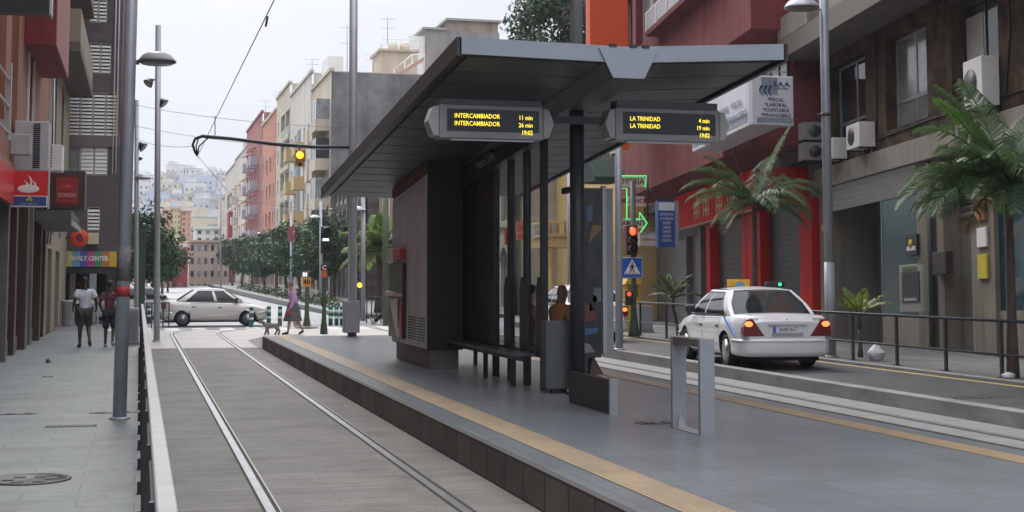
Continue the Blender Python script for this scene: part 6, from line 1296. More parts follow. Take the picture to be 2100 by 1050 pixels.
# green and white bollards
BG=mat('bollard_green',(.01,.13,.11),rough=.45,var=.1); BW=mat('bollard_white',(.62,.65,.64),rough=.4)
t=thing('bollard','green and white bollard','bollard',(0,0,0)); b=MB(); z=0; b.lathe([(.11,0),(.11,.95),(.09,1.0),(.02,1.02)],(0,0,0),16); bd=b.build('post',BG,t); b=MB(); 
b.lathe([(.114,.36),(.114,.48)],(0,0,0),16); b.build('white_band',BW,bd); b=MB(); b.lathe([(.114,.68),(.114,.82)],(0,0,0),16); b.build('white_band',BW,bd)
bl=[(323,669,'green and white bollard at the foot of the slender floodlight pole'),(305,664,'green and white bollard behind the end railing, left of the floodlight pole'),(515,671,'green and white bollard in front of the cream car bonnet'),(551,668,'green and white bollard just right of the cream car bonnet'),(678,668,'leftmost bollard of the three beside the base box'),(690,668,'middle bollard of the three beside the base box'),(701,668,'bollard of the three touching the base box in view'),(612,668,'green and white bollard behind the woman in the lilac jumper'),(574,668,'green and white bollard right behind the small grey dog')]
for i,(px,py,lab) in enumerate(bl):
    p=onZ(px,py)
    if i==0: t.location=p; t['label']=lab; t['group']='bollards round the crossing'; t.scale=(.72,)*3
    else: dup(t,p,0,lab,'bollards round the crossing',.72)
# railing by the palm behind the cabinet
t=thing('thin_railing','thin dark railing on the plaza left of the shelter cabinet','railing',(9,50,0)); 
a=onZ(752,663);c=onZ(830,663); 
for i in range(9): q=a+(c-a)*(i/8); b=MB(); b.tube([q,q+Vector((0,0,1.0))],.025,6); b.build('post',DARKG,t)
b=MB(); b.tube([a+Vector((0,0,1.0)),c+Vector((0,0,1.0))],.03,6); b.build('rail',DARKG,t)
# overhead wires
WIRE=mat('wire',(.12,.12,.13),rough=.5)
def wire(pts,r,lab,sag=0):
    P=[]
    for i in range(len(pts)-1):
        for k in range(8):
            u=k/8; q=Vector(pts[i]).lerp(Vector(pts[i+1]),u); q.z-=sag*4*u*(1-u); P.append(q)
    P.append(Vector(pts[-1])); b=MB(); b.tube(P,r,5); b.thing('overhead_wire',WIRE,lab,'wire')
cw=onY(405,320,35.6)
wire([(cw.x+.05,-8,cw.z+.05),(cw.x,35.6,cw.z),(3.6,56,cw.z),(9,66,cw.z)],.007,'contact wire above the track meeting the curved end of the black arm')
wire([onY(441,281.5,35.6),onY(441,237,35.6)],.012,'short vertical dropper wire standing on the black arm')
L_=onY(275,210,48);
for (p0,p1,Ya,Yb,lab) in(((275,215),(705,262),50,35.6,'upper span wire between the left lamp pole and the overhead line pole'),((275,258),(705,309),50,35.6,'middle span wire between the left lamp pole and the overhead line pole'),((275,283),(400,300),50,35.6,'short lower span wire running to the curved end of the black arm'),((480,410),(690,412),150,120,'dark wire strung across the avenue trees'),((490,420),(690,436),150,120,'faint wire below the dark one across the avenue'),((1500,300),(1535,385),33,33,'loose cable dropping from the white box sign')):
    wire([onY(*p0,Ya),onY(*p1,Yb)],.007 if Ya<100 else .02,lab,.12)
p=onY(545,44,16); b=MB(); b.tube([p-Vector((0,0,.06)),p+Vector((.02,0,.06))],[.012,.014],8); b.thing('wire_insulator',BLACKM,'small dark insulator on the contact wire near the top of the picture','insulator')
# ================================================================ cars
def interp(tb,y):
    n=len(tb)
    if y<=tb[0][0]: return list(tb[0][1:])
    if y>=tb[-1][0]: return list(tb[-1][1:])
    for i in range(n-1):
        if tb[i][0]<=y<=tb[i+1][0]: break
    u=(y-tb[i][0])/(tb[i+1][0]-tb[i][0]); a=tb[max(0,i-1)];b_=tb[i];c=tb[i+1];d=tb[min(n-1,i+2)]; out=[]
    for k in range(1,len(b_)):
        m0=(c[k]-a[k])/(c[0]-a[0])*(c[0]-b_[0]) if c[0]>a[0] else 0; m1=(d[k]-b_[k])/(d[0]-b_[0])*(c[0]-b_[0]) if d[0]>b_[0] else 0
        out.append((2*u**3-3*u*u+1)*b_[k]+(u**3-2*u*u+u)*m0+(-2*u**3+3*u*u)*c[k]+(u**3-u*u)*m1)
    return out
WELL=mat('wheel_well',(.012,.012,.012),rough=.9)
CGLASS=mat('car_glass',(.018,.022,.024),rough=.05,var=.5,scale=1.2,spec=.45)
TAILR=mat('tail_lens',(.16,.008,.012),rough=.15,var=.1,spec=.7)
PLATEW=mat('plate_white',(.6,.62,.63),rough=.4); CTRIM=mat('car_trim',(.03,.031,.033),rough=.5)
HEADL=mat('headlight_glass',(.5,.52,.54),rough=.1,spec=.8,metal=.3)
def car(lab,loc,rz,paint,prof,cab,ax,wr=.31,group=None,lit=False,tail='tri',plate='6048 BGT',scale=1,seams=True):
    t=thing('parked_car',lab,'car',(0,0,0),group)
    y0,y1=prof[0][0],prof[-1][0]
    def sect(y):
        zb,zt,w=interp(prof,y); h=zt-zb
        return [(0,zb),(.88*w,zb),(.97*w,zb+.05),(1.0*w,zb+.30*h),(1.005*w,zb+.52*h),(.99*w,zb+.74*h),(.955*w,zt-.055),(.90*w,zt-.012),(.6*w,zt+.012),(0,zt+.022)]
    def side(y,v):   # point on the flank, v from sill to shoulder
        s=sect(y); f=1+v*5; i=min(int(f),5); u=f-i; a,b_=s[i],s[i+1]; return a[0]+(b_[0]-a[0])*u,a[1]+(b_[1]-a[1])*u
    N=46; st=[y0+(y1-y0)*(i/N) for i in range(N+1)]
    b=MB(); m=19; vs=[];fs=[]
    for y in st:
        s=sect(y); full=[(-x,z) for x,z in s[:0:-1]]; full=[(x,z) for x,z in s]+[(-x,z) for x,z in s[-2:0:-1]]
        for x,z in full: vs.append((x,y,z))
    n=len(full)
    for i in range(N):
        for k in range(n): k2=(k+1)%n; fs.append((i*n+k,i*n+k2,(i+1)*n+k2,(i+1)*n+k))
    fs.append(list(range(n))); fs.append(list(range(N*n,(N+1)*n))[::-1])
    b.add(vs,fs); body=b.build('body',[paint,WELL],t,sharp=38)
    cut=MB(); 
    for ya in ax: cut.lathe([(wr+.055,-1.2),(wr+.055,1.2)],(0,ya,wr),28,'x')
    co=cut.build('cutter',[paint,WELL]); 
    for p_ in co.data.polygons: p_.material_index=1
    md=body.modifiers.new('arches','BOOLEAN'); md.operation='DIFFERENCE'; md.object=co; md.solver='EXACT'; md.material_mode='INDEX'
    dg=bpy.context.evaluated_depsgraph_get(); me=bpy.data.meshes.new_from_object(body.evaluated_get(dg)); body.modifiers.clear(); body.data=me; bpy.data.objects.remove(co)
    try: me.set_sharp_from_angle(angle=R(38))
    except Exception: pass
    # cabin
    rb,rt,ft,fb,zb,zr,wb,wt=cab
    def S(t_,v,s=1,off=0):  # side surface: t from rear to front, v from belt to roof
        ya=rb+(fb-rb)*t_; yb=rt+(ft-rt)*t_; vv=v; bul=.035*math.sin(math.pi*v)*1.0
        return Vector((s*(wb+(wt-wb)*vv**1.25+bul+off),ya+(yb-ya)*v,zb+(zr-zb)*v))
    def Wf(sx,v,off=0,rear=False):
        yb_,yt_=(rb,rt) if rear else (fb,ft); bow=(.10 if not rear else -.07)*(1-sx*sx); w=wb+(wt-wb)*v**1.25+.035*math.sin(math.pi*v); d=1 if not rear else -1
        return Vector((sx*w,yb_+(yt_-yb_)*v+bow*(1-.35*v)+d*off,zb+(zr-zb)*v+.02*(1-sx*sx)*v+off*.6))
    b=MB(); b.sm=True
    b.grid(lambda u,v:S(u,v,1),12,8); b.grid(lambda u,v:S(1-u,v,-1),12,8); b.grid(lambda u,v:Wf(1-2*u,v),12,8); b.grid(lambda u,v:Wf(2*u-1,v,0,True),12,8)
    def roof(u,v):
        sx=2*u-1; a=Wf(sx,1,0,True); c=Wf(sx,1); p=a.lerp(c,v); p.z+=.045*math.sin(math.pi*v)*(1-.5*sx*sx)+.0; return p
    b.grid(roof,12,10); b.build('cabin',paint,t)
    def pane(name,fn,u0,u1,v0,v1,nu=10,nv=6,skew=(0,0)):
        b=MB(); b.sm=True; b.grid(lambda u,v:fn(u0+(u1-u0)*u+skew[0]*v*(1-u)+skew[1]*v*u,v0+(v1-v0)*v),nu,nv); return b.build(name,CGLASS,t)
    pane('windscreen',lambda u,v:Wf(u,v,.006),-.88,.88,.06,.92); pane('rear_window',lambda u,v:Wf(u,v,.006,True),.88,-.88,.08,.92)
    P=[Wf(x,v,.008,True) for x,v in [(.90,.06),(.90,.5),(.86,.94),(.45,.95),(0,.955),(-.45,.95),(-.86,.94),(-.90,.5),(-.90,.06),(-.45,.055),(0,.05),(.45,.055),(.90,.06)]]
    b=MB(); b.tube(P,.011,5); b.build('rear_window_trim',CTRIM,t)
    zd=lambda y,x:(lambda q:q[1]+.012+(.010*(1-abs(x)/(.6*q[2])) if abs(x)<.6*q[2] else -.024*(abs(x)-.6*q[2])/(.3*q[2])))(interp(prof,y))
    q0=[(.60,rb-.10),(.60,rb-.3),(.60,y0+.16)]
    for s in(1,-1):
        b=MB(); b.tube([(s*x,y,zd(y,x)+.001) for x,y in q0],.005,4); b.build('boot_seam',CTRIM,t)
    for s in(1,-1):
        b=MB(); b.tube([(s*(side(y,.40)[0]+.006),y,side(y,.40)[1]) for y in (ax[0]+wr+.08,-.5,0,.5,ax[1]-wr-.08)],.012,5); b.build('side_moulding',paint,t)
        b=MB(); b.tube([(s*(side(y,.06)[0]-.002),y,side(y,.06)[1]-.01) for y in (ax[0]+wr+.08,0,ax[1]-wr-.08)],.022,5); b.build('sill',CTRIM,t)
    mid=(.0*0+ (0-rb)/(fb-rb))
    for s in(1,-1):
        pane('side_window',lambda u,v:S(u,v,s,.006),mid+.03,.93,.07,.88); pane('side_window',lambda u,v:S(u,v,s,.006),.13,mid-.02,.07,.88,skew=(.02,0))
        b=MB(); P=[S(.10,.04,s,.008),S(.10+.06,.91,s,.008),S(.95,.91,s,.008),S(.955,.04,s,.008)]
        b.tube(P+[P[0]],.008,5); b.build('window_trim',CTRIM,t)
        # doors
        for (ya,yb) in((0.01,fb-.12),(ax[0]+wr*.95,-.01)):
            b=MB(); b.sm=True; b.grid(lambda u,v:(s*(side(ya+(yb-ya)*u,.12+.86*v)[0]+.004),ya+(yb-ya)*u,side(ya+(yb-ya)*u,.12+.86*v)[1]),8,10); d=b.build('door',paint,t)
            b=MB(); E=[(ya,.12),(ya,.55),(ya,.98),(yb,.98),(yb,.55),(yb,.12),(ya,.12)]; b.tube([(s*(side(y,v)[0]+.001),y,side(y,v)[1]) for y,v in E],.006,4); b.build('seam',CTRIM,d)
            x,z=side(ya+.12,.78); b=MB(); b.box(s*x-.02 if s>0 else -x-.02,s*x+.022 if s>0 else -x+.02,ya+.06,ya+.22,z-.015,z+.018); b.build('handle',CTRIM,d,bevel=.006)
        b=MB(); q=S(.93,.08,s,.0); b.box(min(q.x,q.x+s*.19),max(q.x,q.x+s*.19),q.y-.06,q.y+.05,q.z-.01,q.z+.12); b.build('mirror',CTRIM,t,bevel=.025)
        for ya in ax:
            w=interp(prof,ya)[2]; xo=s*(w-.02); xi=s*(w-.22)
            b=MB(); b.lathe([(wr*.6,xi),(wr*.92,xi),(wr,xi+s*.03),(wr,xo-s*.03),(wr*.93,xo),(wr*.66,xo-s*.005),(wr*.6,xo-s*.03)],(0,ya,wr),28,'x'); wh=b.build('wheel',RUBBER,t)
            b=MB(); b.lathe([(wr*.66,xo-s*.004),(wr*.62,xo-s*.03),(wr*.3,xo-s*.02),(wr*.12,xo-s*.012),(.001,xo-s*.012)],(0,ya,wr),24,'x'); 
            b.build('rim',RIM,wh)
            b=MB()
            for k in range(9): a=k*2*math.pi/9; b.lathe([(.001,xo-s*.016),(.035,xo-s*.016),(.035,xo-s*.03)],(0,ya+wr*.44*math.cos(a),wr+wr*.44*math.sin(a)),8,'x')
            b.build('rim_hole',BLACKM,wh)
    # bumpers
    def bumper(name,rear):
        sg=-1 if rear else 1; ye=y0 if rear else y1; b=MB(); w=interp(prof,ye-sg*.45)[2]; we=interp(prof,ye-sg*.03)[2]
        out=[]; 
        ya=(ax[0]-wr-.09) if rear else (ax[1]+wr+.09)
        out.append((w+.018,ya)); out.append((w+.02,ye-sg*.28)); out.append((w-.03,ye-sg*.08)); out.append((w-.14,ye+sg*.015)); out.append((w*.5,ye+sg*.06)); out.append((0,ye+sg*.07))
        full=out+[(-x,y) for x,y in out[-2::-1]]
        vs=[];fs=[]
        for x,y in full:
            k=.93; 
            for (f,z) in((.90,.235),(.985,.27),(1.0,.33),(1.0,.50),(.985,.545),(.90,.56)): vs.append((x*f,(ye-sg*.4)+(y-(ye-sg*.4))*f if abs(y-ya)>.001 else y,z))
        for i in range(len(full)-1):
            for k in range(5): fs.append((i*6+k,i*6+k+1,(i+1)*6+k+1,(i+1)*6+k))
        b.sm=True; b.add(vs,fs); bo=b.build(name,paint,t); 
        b=MB(); b.tube([(x*1.004,y+sg*.004,.515) for x,y in full],.012,5); b.build('bumper_strip',CTRIM if not rear else paint,bo)
    bumper('rear_bumper',True); bumper('front_bumper',False)
    b=MB(); b.box(-.62,.62,y0+.12,y1-.15,.16,.30); b.build('underbody',WELL,t)
    b=MB(); b.tube([(-.35,y0-.02,.24),(-.35,y0+.25,.24)],.03,8); b.build('exhaust',BLACKM,t)
    zr_=interp(prof,y0+.05)[1]; wr_=interp(prof,y0+.06)[2]
    for s in(1,-1):
        pts=dict(tri=[(.42,.60),(wr_+.045,.60),(wr_+.035,.76),(wr_-.03,.90),(.63,.90)],box=[(.50,.66),(wr_+.03,.66),(wr_+.02,.9),(.56,.9)],tall=[(wr_-.13,.72),(wr_+.025,.72),(wr_+.015,1.08),(wr_-.09,1.1)])[tail]
        P=[(s*x,z) for x,z in pts]; b=MB(); b.prism(P if s>0 else P[::-1],'y',y0-.012,y0+.16); tl=b.build('tail_light',TAILR,t,bevel=.012)
        cxx=sum(p[0] for p in P)/len(P)+s*.03; top=max(p[1] for p in P)
        if lit: b=MB(); b.ell((cxx,y0-.014,top-.085),(.075,.012,.05),12,8); b.build('lit_lamp',emit('tail_lamp_lit',(1.,.20,.05),1.6),tl)
    if plate:
        b=MB(); b.box(-.27,.27,y0-.012,y0+.03,.66,.775); pl=b.build('number_plate',PLATEW,t); b=MB(); b.box(-.268,-.215,y0-.0155,y0-.0125,.662,.773); b.build('blue_band',mat('plate_blue',(.02,.12,.5)),pl); text(plate,.095,(.02,y0-.0135,.717),m=mat('plate_letter',(.12,.12,.13)),parent=pl,align='CENTER',wx=.86,bold=.001)
        b=MB(); b.box(-.36,.36,y0-.02,y0+.02,.785,.81); b.build('plate_strip',paint if tail!='tri' else ALU,t)
    for s in(1,-1):
        wf=interp(prof,y1-.08)[2]; zf=interp(prof,y1-.12)[1]; b=MB(); b.prism([(s*.42,zf-.20),(s*(wf+.0),zf-.18),(s*(wf-.0),zf-.05),(s*.45,zf-.06)][::s],'y',y1-.18,y1+.02); b.build('headlight',HEADL,t,bevel=.02)
    b=MB(); b.box(-.36,.36,y1-.05,y1+.022,.55,.66); b.build('grille',CTRIM,t)
    t.location=loc; t.rotation_euler=(0,0,rz); t.scale=(scale,)*3
    return t
# profiles: y, sill height, shoulder height, half width
SED=[(-2.36,.36,.84,.70),(-2.30,.28,.93,.77),(-2.15,.24,.965,.815),(-1.6,.22,.975,.845),(-.8,.2,.955,.86),(0,.2,.94,.86),(.9,.2,.925,.855),(1.4,.22,.87,.84),(1.85,.24,.79,.80),(2.05,.27,.70,.74),(2.12,.36,.60,.66)]
SED2=[(-2.0,.36,.90,.66),(-1.95,.28,.97,.74),(-1.8,.24,1.0,.785),(-1.3,.22,.985,.81),(-.6,.2,.95,.82),(0,.2,.93,.82),(.8,.2,.91,.815),(1.25,.22,.86,.80),(1.65,.24,.76,.76),(1.88,.27,.66,.70),(1.95,.34,.55,.6)]
HAT=[(-1.78,.40,1.0,.72),(-1.74,.30,1.06,.78),(-1.6,.26,1.06,.81),(-.8,.24,1.03,.82),(0,.24,1.0,.82),(.8,.24,.97,.81),(1.3,.26,.9,.79),(1.65,.28,.78,.74),(1.8,.36,.64,.64)]
CARW=mat('car_white',(.68,.68,.69),rough=.25,var=.03,scale=1,coat=.6,spec=.5,stain=.08,stainc=(.5,.47,.4)); CARC=mat('car_champagne',(.66,.64,.58),rough=.22,metal=.25,var=.04,scale=1,coat=.7)
hd=R(-6.0)
fw_=Vector((math.sin(-hd),math.cos(-hd),0)); rt_=Vector((fw_.y,-fw_.x,0))
rl=onZ(1491,753,.15); ctr=rl+rt_*.80+fw_*1.345; 
taxi=car('white taxi saloon with a blue side stripe, brake lights on, yellow roof sign',(ctr.x,ctr.y,.152),hd,CARW,SED,(-1.62,-.92,.18,.98,.93,1.405,.80,.60),(-1.345,1.345),.31,lit=True,tail='tri',plate='6048 BGT')
def cpart(name,b,m,par=taxi,**k):
    o=b.build(name,m,None,**k); o.parent=par; return o
rs=cpart('roof_sign',MB().box(-.30,.14,.10,.22,1.46,1.60),mat('taxi_sign_yellow',(.6,.35,.03),rough=.4,var=.3,scale=9),bevel=.015)
b=MB(); b.box(-.16,.02,.094,.099,1.475,1.54); o=b.build('blue_mark',mat('taxi_blue_mark',(.08,.3,.5)),None); o.parent=rs
rl_=cpart('roof_light',MB().box(.28,.66,-.42,-.32,1.452,1.555),BLACKM,bevel=.015); b=MB(); b.ell((.56,-.424,1.505),(.035,.01,.035),10,6); o=b.build('green_light',GEM,None); o.parent=rl_
b=MB(); b.ell((.13,-1.50,.985),(.13,.03,.022),10,6); cpart('high_brake_light',b,emit('brake_red',(1.,.03,.02),.9))
b=MB(); b.add([(-.868,-1.42,.93),(-.868,-1.33,.93),(-.878,-1.98,.60),(-.878,-2.08,.60),(-.85,-1.42,.93),(-.85,-1.33,.93),(-.86,-1.98,.60),(-.86,-2.08,.60)],[(0,3,2,1),(0,1,5,4),(1,2,6,5),(2,3,7,6),(3,0,4,7)]); cpart('side_stripe',b,mat('stripe_blue',(.03,.2,.55),rough=.3))
b=MB(); b.box(-.70,-.52,-2.335,-2.325,.895,.915); cpart('model_mark',b,ALU); b=MB(); b.lathe([(.03,-.005),(.035,0),(.03,.005)],(0,-2.335,.875),16,'y'); cpart('badge',b,ALU); b=MB(); b.box(.48,.66,-2.335,-2.325,.895,.915); cpart('model_mark',b,ALU)
b=MB(); b.box(-.29,.29,-2.3735,-2.37,.60,.66); cpart('licence_panel',b,mat('dusty_plate',(.3,.32,.33),rough=.5))
car('cream saloon car crossing the junction from left to right',(2.78,54.6,-.03),R(-90),CARC,SED2,(-1.5,-.78,.30,1.0,.93,1.40,.765,.57),(-1.22,1.22),.29,lit=False,tail='box',plate='',scale=.97)
car('white car with glowing tail lights stopped before the red light',(11.5,36.6,.152),R(-3),mat('car_white2',(.66,.67,.69),rough=.25,var=.03,coat=.6),SED2,(-1.6,-.98,.30,1.0,.95,1.40,.765,.58),(-1.22,1.22),.29,lit=True,tail='box',plate='')
p=onZ(322,640,-.03)
car('white saloon half hidden behind the floodlight pole on the cross street',(.1,60.2,-.03),R(-78),mat('car_white3',(.6,.6,.58),rough=.3,var=.03,coat=.5),SED2,(-1.5,-.78,.30,1.0,.93,1.40,.765,.57),(-1.22,1.22),.29,tail='box',plate='')
# ================================================================ people
def skin(name,verts,edges,m,parent,root=0,sub=2,smooth=True):
    me=bpy.data.meshes.new(name); me.from_pydata([v[0] for v in verts],edges,[]); o=bpy.data.objects.new(name,me); col.objects.link(o)
    md=o.modifiers.new('skin','SKIN'); md.use_smooth_shade=True; md.branch_smoothing=.6
    if not me.skin_vertices: me.skin_vertices.new() if hasattr(me.skin_vertices,'new') else None
    for i,v in enumerate(verts):
        r=v[1]; me.skin_vertices[0].data[i].radius=(r,r) if not isinstance(r,(tuple,list)) else r
        me.skin_vertices[0].data[i].use_root=(i==root)
    s=o.modifiers.new('sub','SUBSURF'); s.levels=sub; s.render_levels=sub
    dg=bpy.context.evaluated_depsgraph_get(); m2=bpy.data.meshes.new_from_object(o.evaluated_get(dg)); o.modifiers.clear(); o.data=m2; bpy.data.meshes.remove(me); m2.name=name
    m2.materials.clear(); m2.materials.append(m)
    m2.polygons.foreach_set('use_smooth',[True]*len(m2.polygons)); m2.polygons.foreach_set('material_index',[0]*len(m2.polygons))
    o.parent=parent; return o
V3=lambda *a:Vector(a)
def fingers(J,verts,edges,wi,pos,d,side,palmn):
    """palm and five bent fingers: d is the direction of the hand, palmn the way the palm faces"""
    d=d.normalized(); s=(palmn.cross(d)).normalized()*side; pi=len(verts); verts.append((pos+d*.075,.024)); edges.append((wi,pi))
    for k,(off,l) in enumerate(((-.030,.07),(-.010,.082),(.011,.078),(.030,.06))):
        a=pos+d*.095+s*off; b_=a+(d*.8+palmn*.45).normalized()*l*.55; c=b_+(d*.45+palmn*.9).normalized()*l*.45; i=len(verts)
        verts+= [(a,.0095),(b_,.0085),(c,.007)]; edges+=[(pi,i),(i,i+1),(i+1,i+2)]
    i=len(verts); a=pos+d*.035-s*.032; verts+=[(a,.012),(a-s*.02+d*.035+palmn*.012,.009)]; edges+=[(wi,i),(i,i+1)]
DEF=dict(pel=(0,0,.95),sp=(0,0,1.12),ch=(0,.0,1.34),nk=(0,.01,1.49),hb=(0,.02,1.58),hm=(0,.025,1.65),ht=(0,.015,1.73),
  shL=(-.17,0,1.40),elL=(-.23,-.03,1.13),wrL=(-.25,.04,.88),shR=(.17,0,1.40),elR=(.23,-.03,1.13),wrR=(.25,.04,.88),
  hipL=(-.095,0,.90),knL=(-.10,.03,.50),anL=(-.10,-.02,.09),toL=(-.11,.15,.035),hipR=(.095,0,.90),knR=(.10,.03,.50),anR=(.10,-.02,.09),toR=(.11,.15,.035))
def person(lab,loc,rz,pose,skinm,shirtm,legm,shoem,hairm,sleeve=.6,leg='shorts',hair='short',scale=1.,name='person',cat='person',thick=1.,extra=None):
    t=thing(name,lab,cat,(0,0,0)); J={k:Vector(v) for k,v in DEF.items()}; J.update({k:Vector(v) for k,v in pose.items()})
    V=[];E=[];ix={}
    def add(k,r,par=None):
        ix[k]=len(V); V.append((J[k],r)); 
        if par: E.append((ix[par],ix[k]))
    T_=thick
    add('pel',(.115*T_,.095*T_)); add('sp',(.108*T_,.082*T_),'pel'); add('ch',(.118*T_,.082*T_),'sp'); add('nk',.052,'ch'); add('hb',(.062,.072),'nk'); add('hm',(.078,.092),'hb'); add('ht',(.055,.065),'hm')
    # nose and chin give the face a profile
    fd=(J['hm']-J['hb']); face=pose.get('face',(0,1,0)); fv=Vector(face).normalized()
    ix['nose']=len(V); V.append((J['hb']+fd*.35+fv*.088,.014)); E.append((ix['hb'],ix['nose']))
    for s in 'LR':
        add('sh'+s,.055*T_,'ch'); add('el'+s,.042*T_,'sh'+s); add('wr'+s,.028,'el'+s)
        d=(J['wr'+s]-J['el'+s]); sg=-1 if s=='L' else 1
        fingers(J,V,E,ix['wr'+s],J['wr'+s],d,sg,V3(-sg,.25,0).normalized())
        add('hip'+s,.088*T_,'pel'); add('kn'+s,.058*T_,'hip'+s); add('an'+s,.036,'kn'+s); add('to'+s,.03,'an'+s)
    body=skin('body',V,E,skinm,t)
    sp_=[J['pel'],J['sp'],J['ch'],J['nk']]
    for v in body.data.vertices:   # keep the trunk inside the clothes
        z=v.co.z
        if sp_[0].z-.03<z<sp_[3].z-.025 and abs(v.co.x)<.15:
            for a_,b_ in zip(sp_,sp_[1:]):
                if z<=b_.z: break
            u=max(0,min(1,(z-a_.z)/max(.01,b_.z-a_.z))); cy=a_.y+(b_.y-a_.y)*u; v.co.y=cy+(v.co.y-cy)*.62
            if z>sp_[2].z: v.co.z=sp_[2].z+(z-sp_[2].z)*.86
    # ears and eyes
    up=fd.normalized(); rtv=fv.cross(up).normalized(); c=J['hb'].lerp(J['hm'],.75)
    b=MB(); 
    for s in(-1,1): q=c+rtv*s*.083; b.ell((0,0,0),(.012,.022,.032),8,6); n=len(b.v)
    b=MB()
    for s in(-1,1):
        q=c+rtv*s*.080-up*.02; k=len(b.v); b.ell(q,(.014,.018,.03),8,6)
    o=b.build('ears',skinm,None); o.parent=body
    b=MB()
    for s in(-1,1): b.ell(c+fv*.086+rtv*s*.032+up*.0,(.011,.008,.008),8,5)
    o=b.build('eyes',mat('eye_dark',(.03,.025,.02),rough=.3),None); o.parent=body
    b=MB(); b.ell(J['hb']+fv*.078-up*.012,(.022,.01,.006),8,5); o=b.build('mouth',mat('lip',(.2,.07,.06)),None); o.parent=body
    if hair:
        b=MB(); cc=J['hm']+up*.022-fv*.014; r=(.088,.104,.088) if hair=='short' else ((.10,.112,.10) if hair=='full' else (.083,.099,.078))
        b.ell((0,0,0),r,18,12); f=len(b.v); b.v=[cc+Vector((p.x,p.y,p.z)) if hair!='full' else cc+Vector((p.x,p.y,p.z*1.05))*(1+.05*math.sin(p.x*90)*math.cos(p.z*80)) for p in b.v]
        # keep the face free
        keep=[fc for fc in b.f if not (sum(((b.v[i]-cc).dot(fv)) for i in fc)/len(fc)>.035 and sum(((b.v[i]-cc).dot(up)) for i in fc)/len(fc)<.035) and not (sum(((b.v[i]-cc).dot(up)) for i in fc)/len(fc)<-.05 and sum(((b.v[i]-cc).dot(fv)) for i in fc)/len(fc)>-.03)]
        b.f=keep; b.fm=[0]*len(keep); b.fs=[True]*len(keep); o=b.build('hair',hairm,None); o.parent=t
    # clothing
    e=.018
    V=[(J['pel']-V3(0,0,.06),(.15*T_,.125*T_)),(J['sp'],(.145*T_,.115*T_)),(J['ch'],(.172*T_,.13*T_)),(J['ch'].lerp(J['nk'],.8),.092)]; E=[(0,1),(1,2),(2,3)]
    for s in 'LR':
        i=len(V); V.append((J['sh'+s]+V3(0,0,.005),.088*T_)); E.append((2,i))
        if sleeve<=1: V.append((J['sh'+s].lerp(J['el'+s],sleeve),.075*T_)); E.append((i,i+1))
        else: V.append((J['el'+s],.056*T_)); V.append((J['el'+s].lerp(J['wr'+s],sleeve-1),.044*T_)); E+=[(i,i+1),(i+1,i+2)]
    skin('shirt',V,E,shirtm,t,root=1)
    if leg!='skirt':
        V=[(J['pel']+V3(0,0,-.0),(.152*T_,.128*T_))];E=[]
        for s in 'LR':
            i=len(V); V.append((J['hip'+s],.105*T_)); E.append((0,i)); 
            if leg=='shorts': V.append((J['hip'+s].lerp(J['kn'+s],.55),.098*T_)); V.append((J['kn'+s]+(J['an'+s]-J['kn'+s])*.06,.092*T_)); E+=[(i,i+1),(i+1,i+2)]
            else: V.append((J['kn'+s],.075*T_)); V.append((J['an'+s]+(J['kn'+s]-J['an'+s])*.1,.058)); E+=[(i,i+1),(i+1,i+2)]
        skin('shorts' if leg=='shorts' else 'trousers',V,E,legm,t)
    else:
        b=MB(); b.sm=True; hem=(J['knL']+J['knR'])/2; 
        def P(u,v):
            a=2*math.pi*u; c=J['pel'].lerp(hem-V3(0,0,.06),v)+V3(0,0,.08*(1-v)); rx=(.155+.035*v)*T_; ry=(.13+.11*v)*T_; k=1+.035*v*math.sin(9*a); return (c.x+rx*k*math.cos(a),c.y+ry*k*math.sin(a),c.z)
        b.grid(P,28,8); o=b.build('skirt',legm,None); o.parent=t
    for s in 'LR':
        a,to=J['an'+s],J['to'+s]; f=(to-a); skin('shoe',[(a-V3(0,0,.035)-f.normalized()*.03,.05),(a.lerp(to,.5)-V3(0,0,.02),.05),(to,.042),(to+f.normalized()*.05,.03)],[(0,1),(1,2),(2,3)],shoem,t)
    t.location=loc; t.rotation_euler=(0,0,rz); t.scale=(scale,)*3
    if extra: extra(t,J)
    return t
GREYT=mat('grey_tshirt',(.52,.55,.60),rough=.85,var=.1,scale=6,bump=.2); DKSH=mat('dark_green_shorts',(.045,.048,.042),rough=.9,var=.2,scale=6); NAVYS=mat('navy_shorts',(.02,.023,.035),rough=.9); SHOE=mat('dark_shoe',(.03,.025,.025),rough=.6); SHOEW=mat('grey_shoe',(.3,.31,.33),rough=.6)
HAIRB=mat('black_hair',(.012,.011,.011),rough=.7); HAIRG=mat('greying_hair',(.16,.13,.115),rough=.8,var=.4,scale=30)
p=onZ(172,713)
person('man in a grey tee shirt and long dark shorts walking away on the left pavement',(p.x,p.y,0),R(6),dict(knL=(-.10,.05,.50),anL=(-.10,.02,.09),toL=(-.12,.18,.035),knR=(.10,.10,.52),anR=(.12,-.14,.20),toR=(.14,-.05,.07),wrR=(.29,.16,.98),elR=(.27,-.04,1.14),wrL=(-.27,.14,.98),elL=(-.25,-.06,1.15),hb=(-.01,.03,1.58),hm=(-.015,.04,1.65),ht=(-.015,.03,1.73)),SKIN_D,GREYT,DKSH,SHOE,HAIRB,.75,thick=1.12,scale=1.03)
p=onZ(223,712)
def bagx(t,J):
    b=MB(); b.box(-.10,.12,-.17,-.13,1.02,1.3); o=b.build('shirt_patch',mat('shirt_white_patch',(.5,.5,.55),rough=.8,var=.5,scale=9),None); o.parent=t
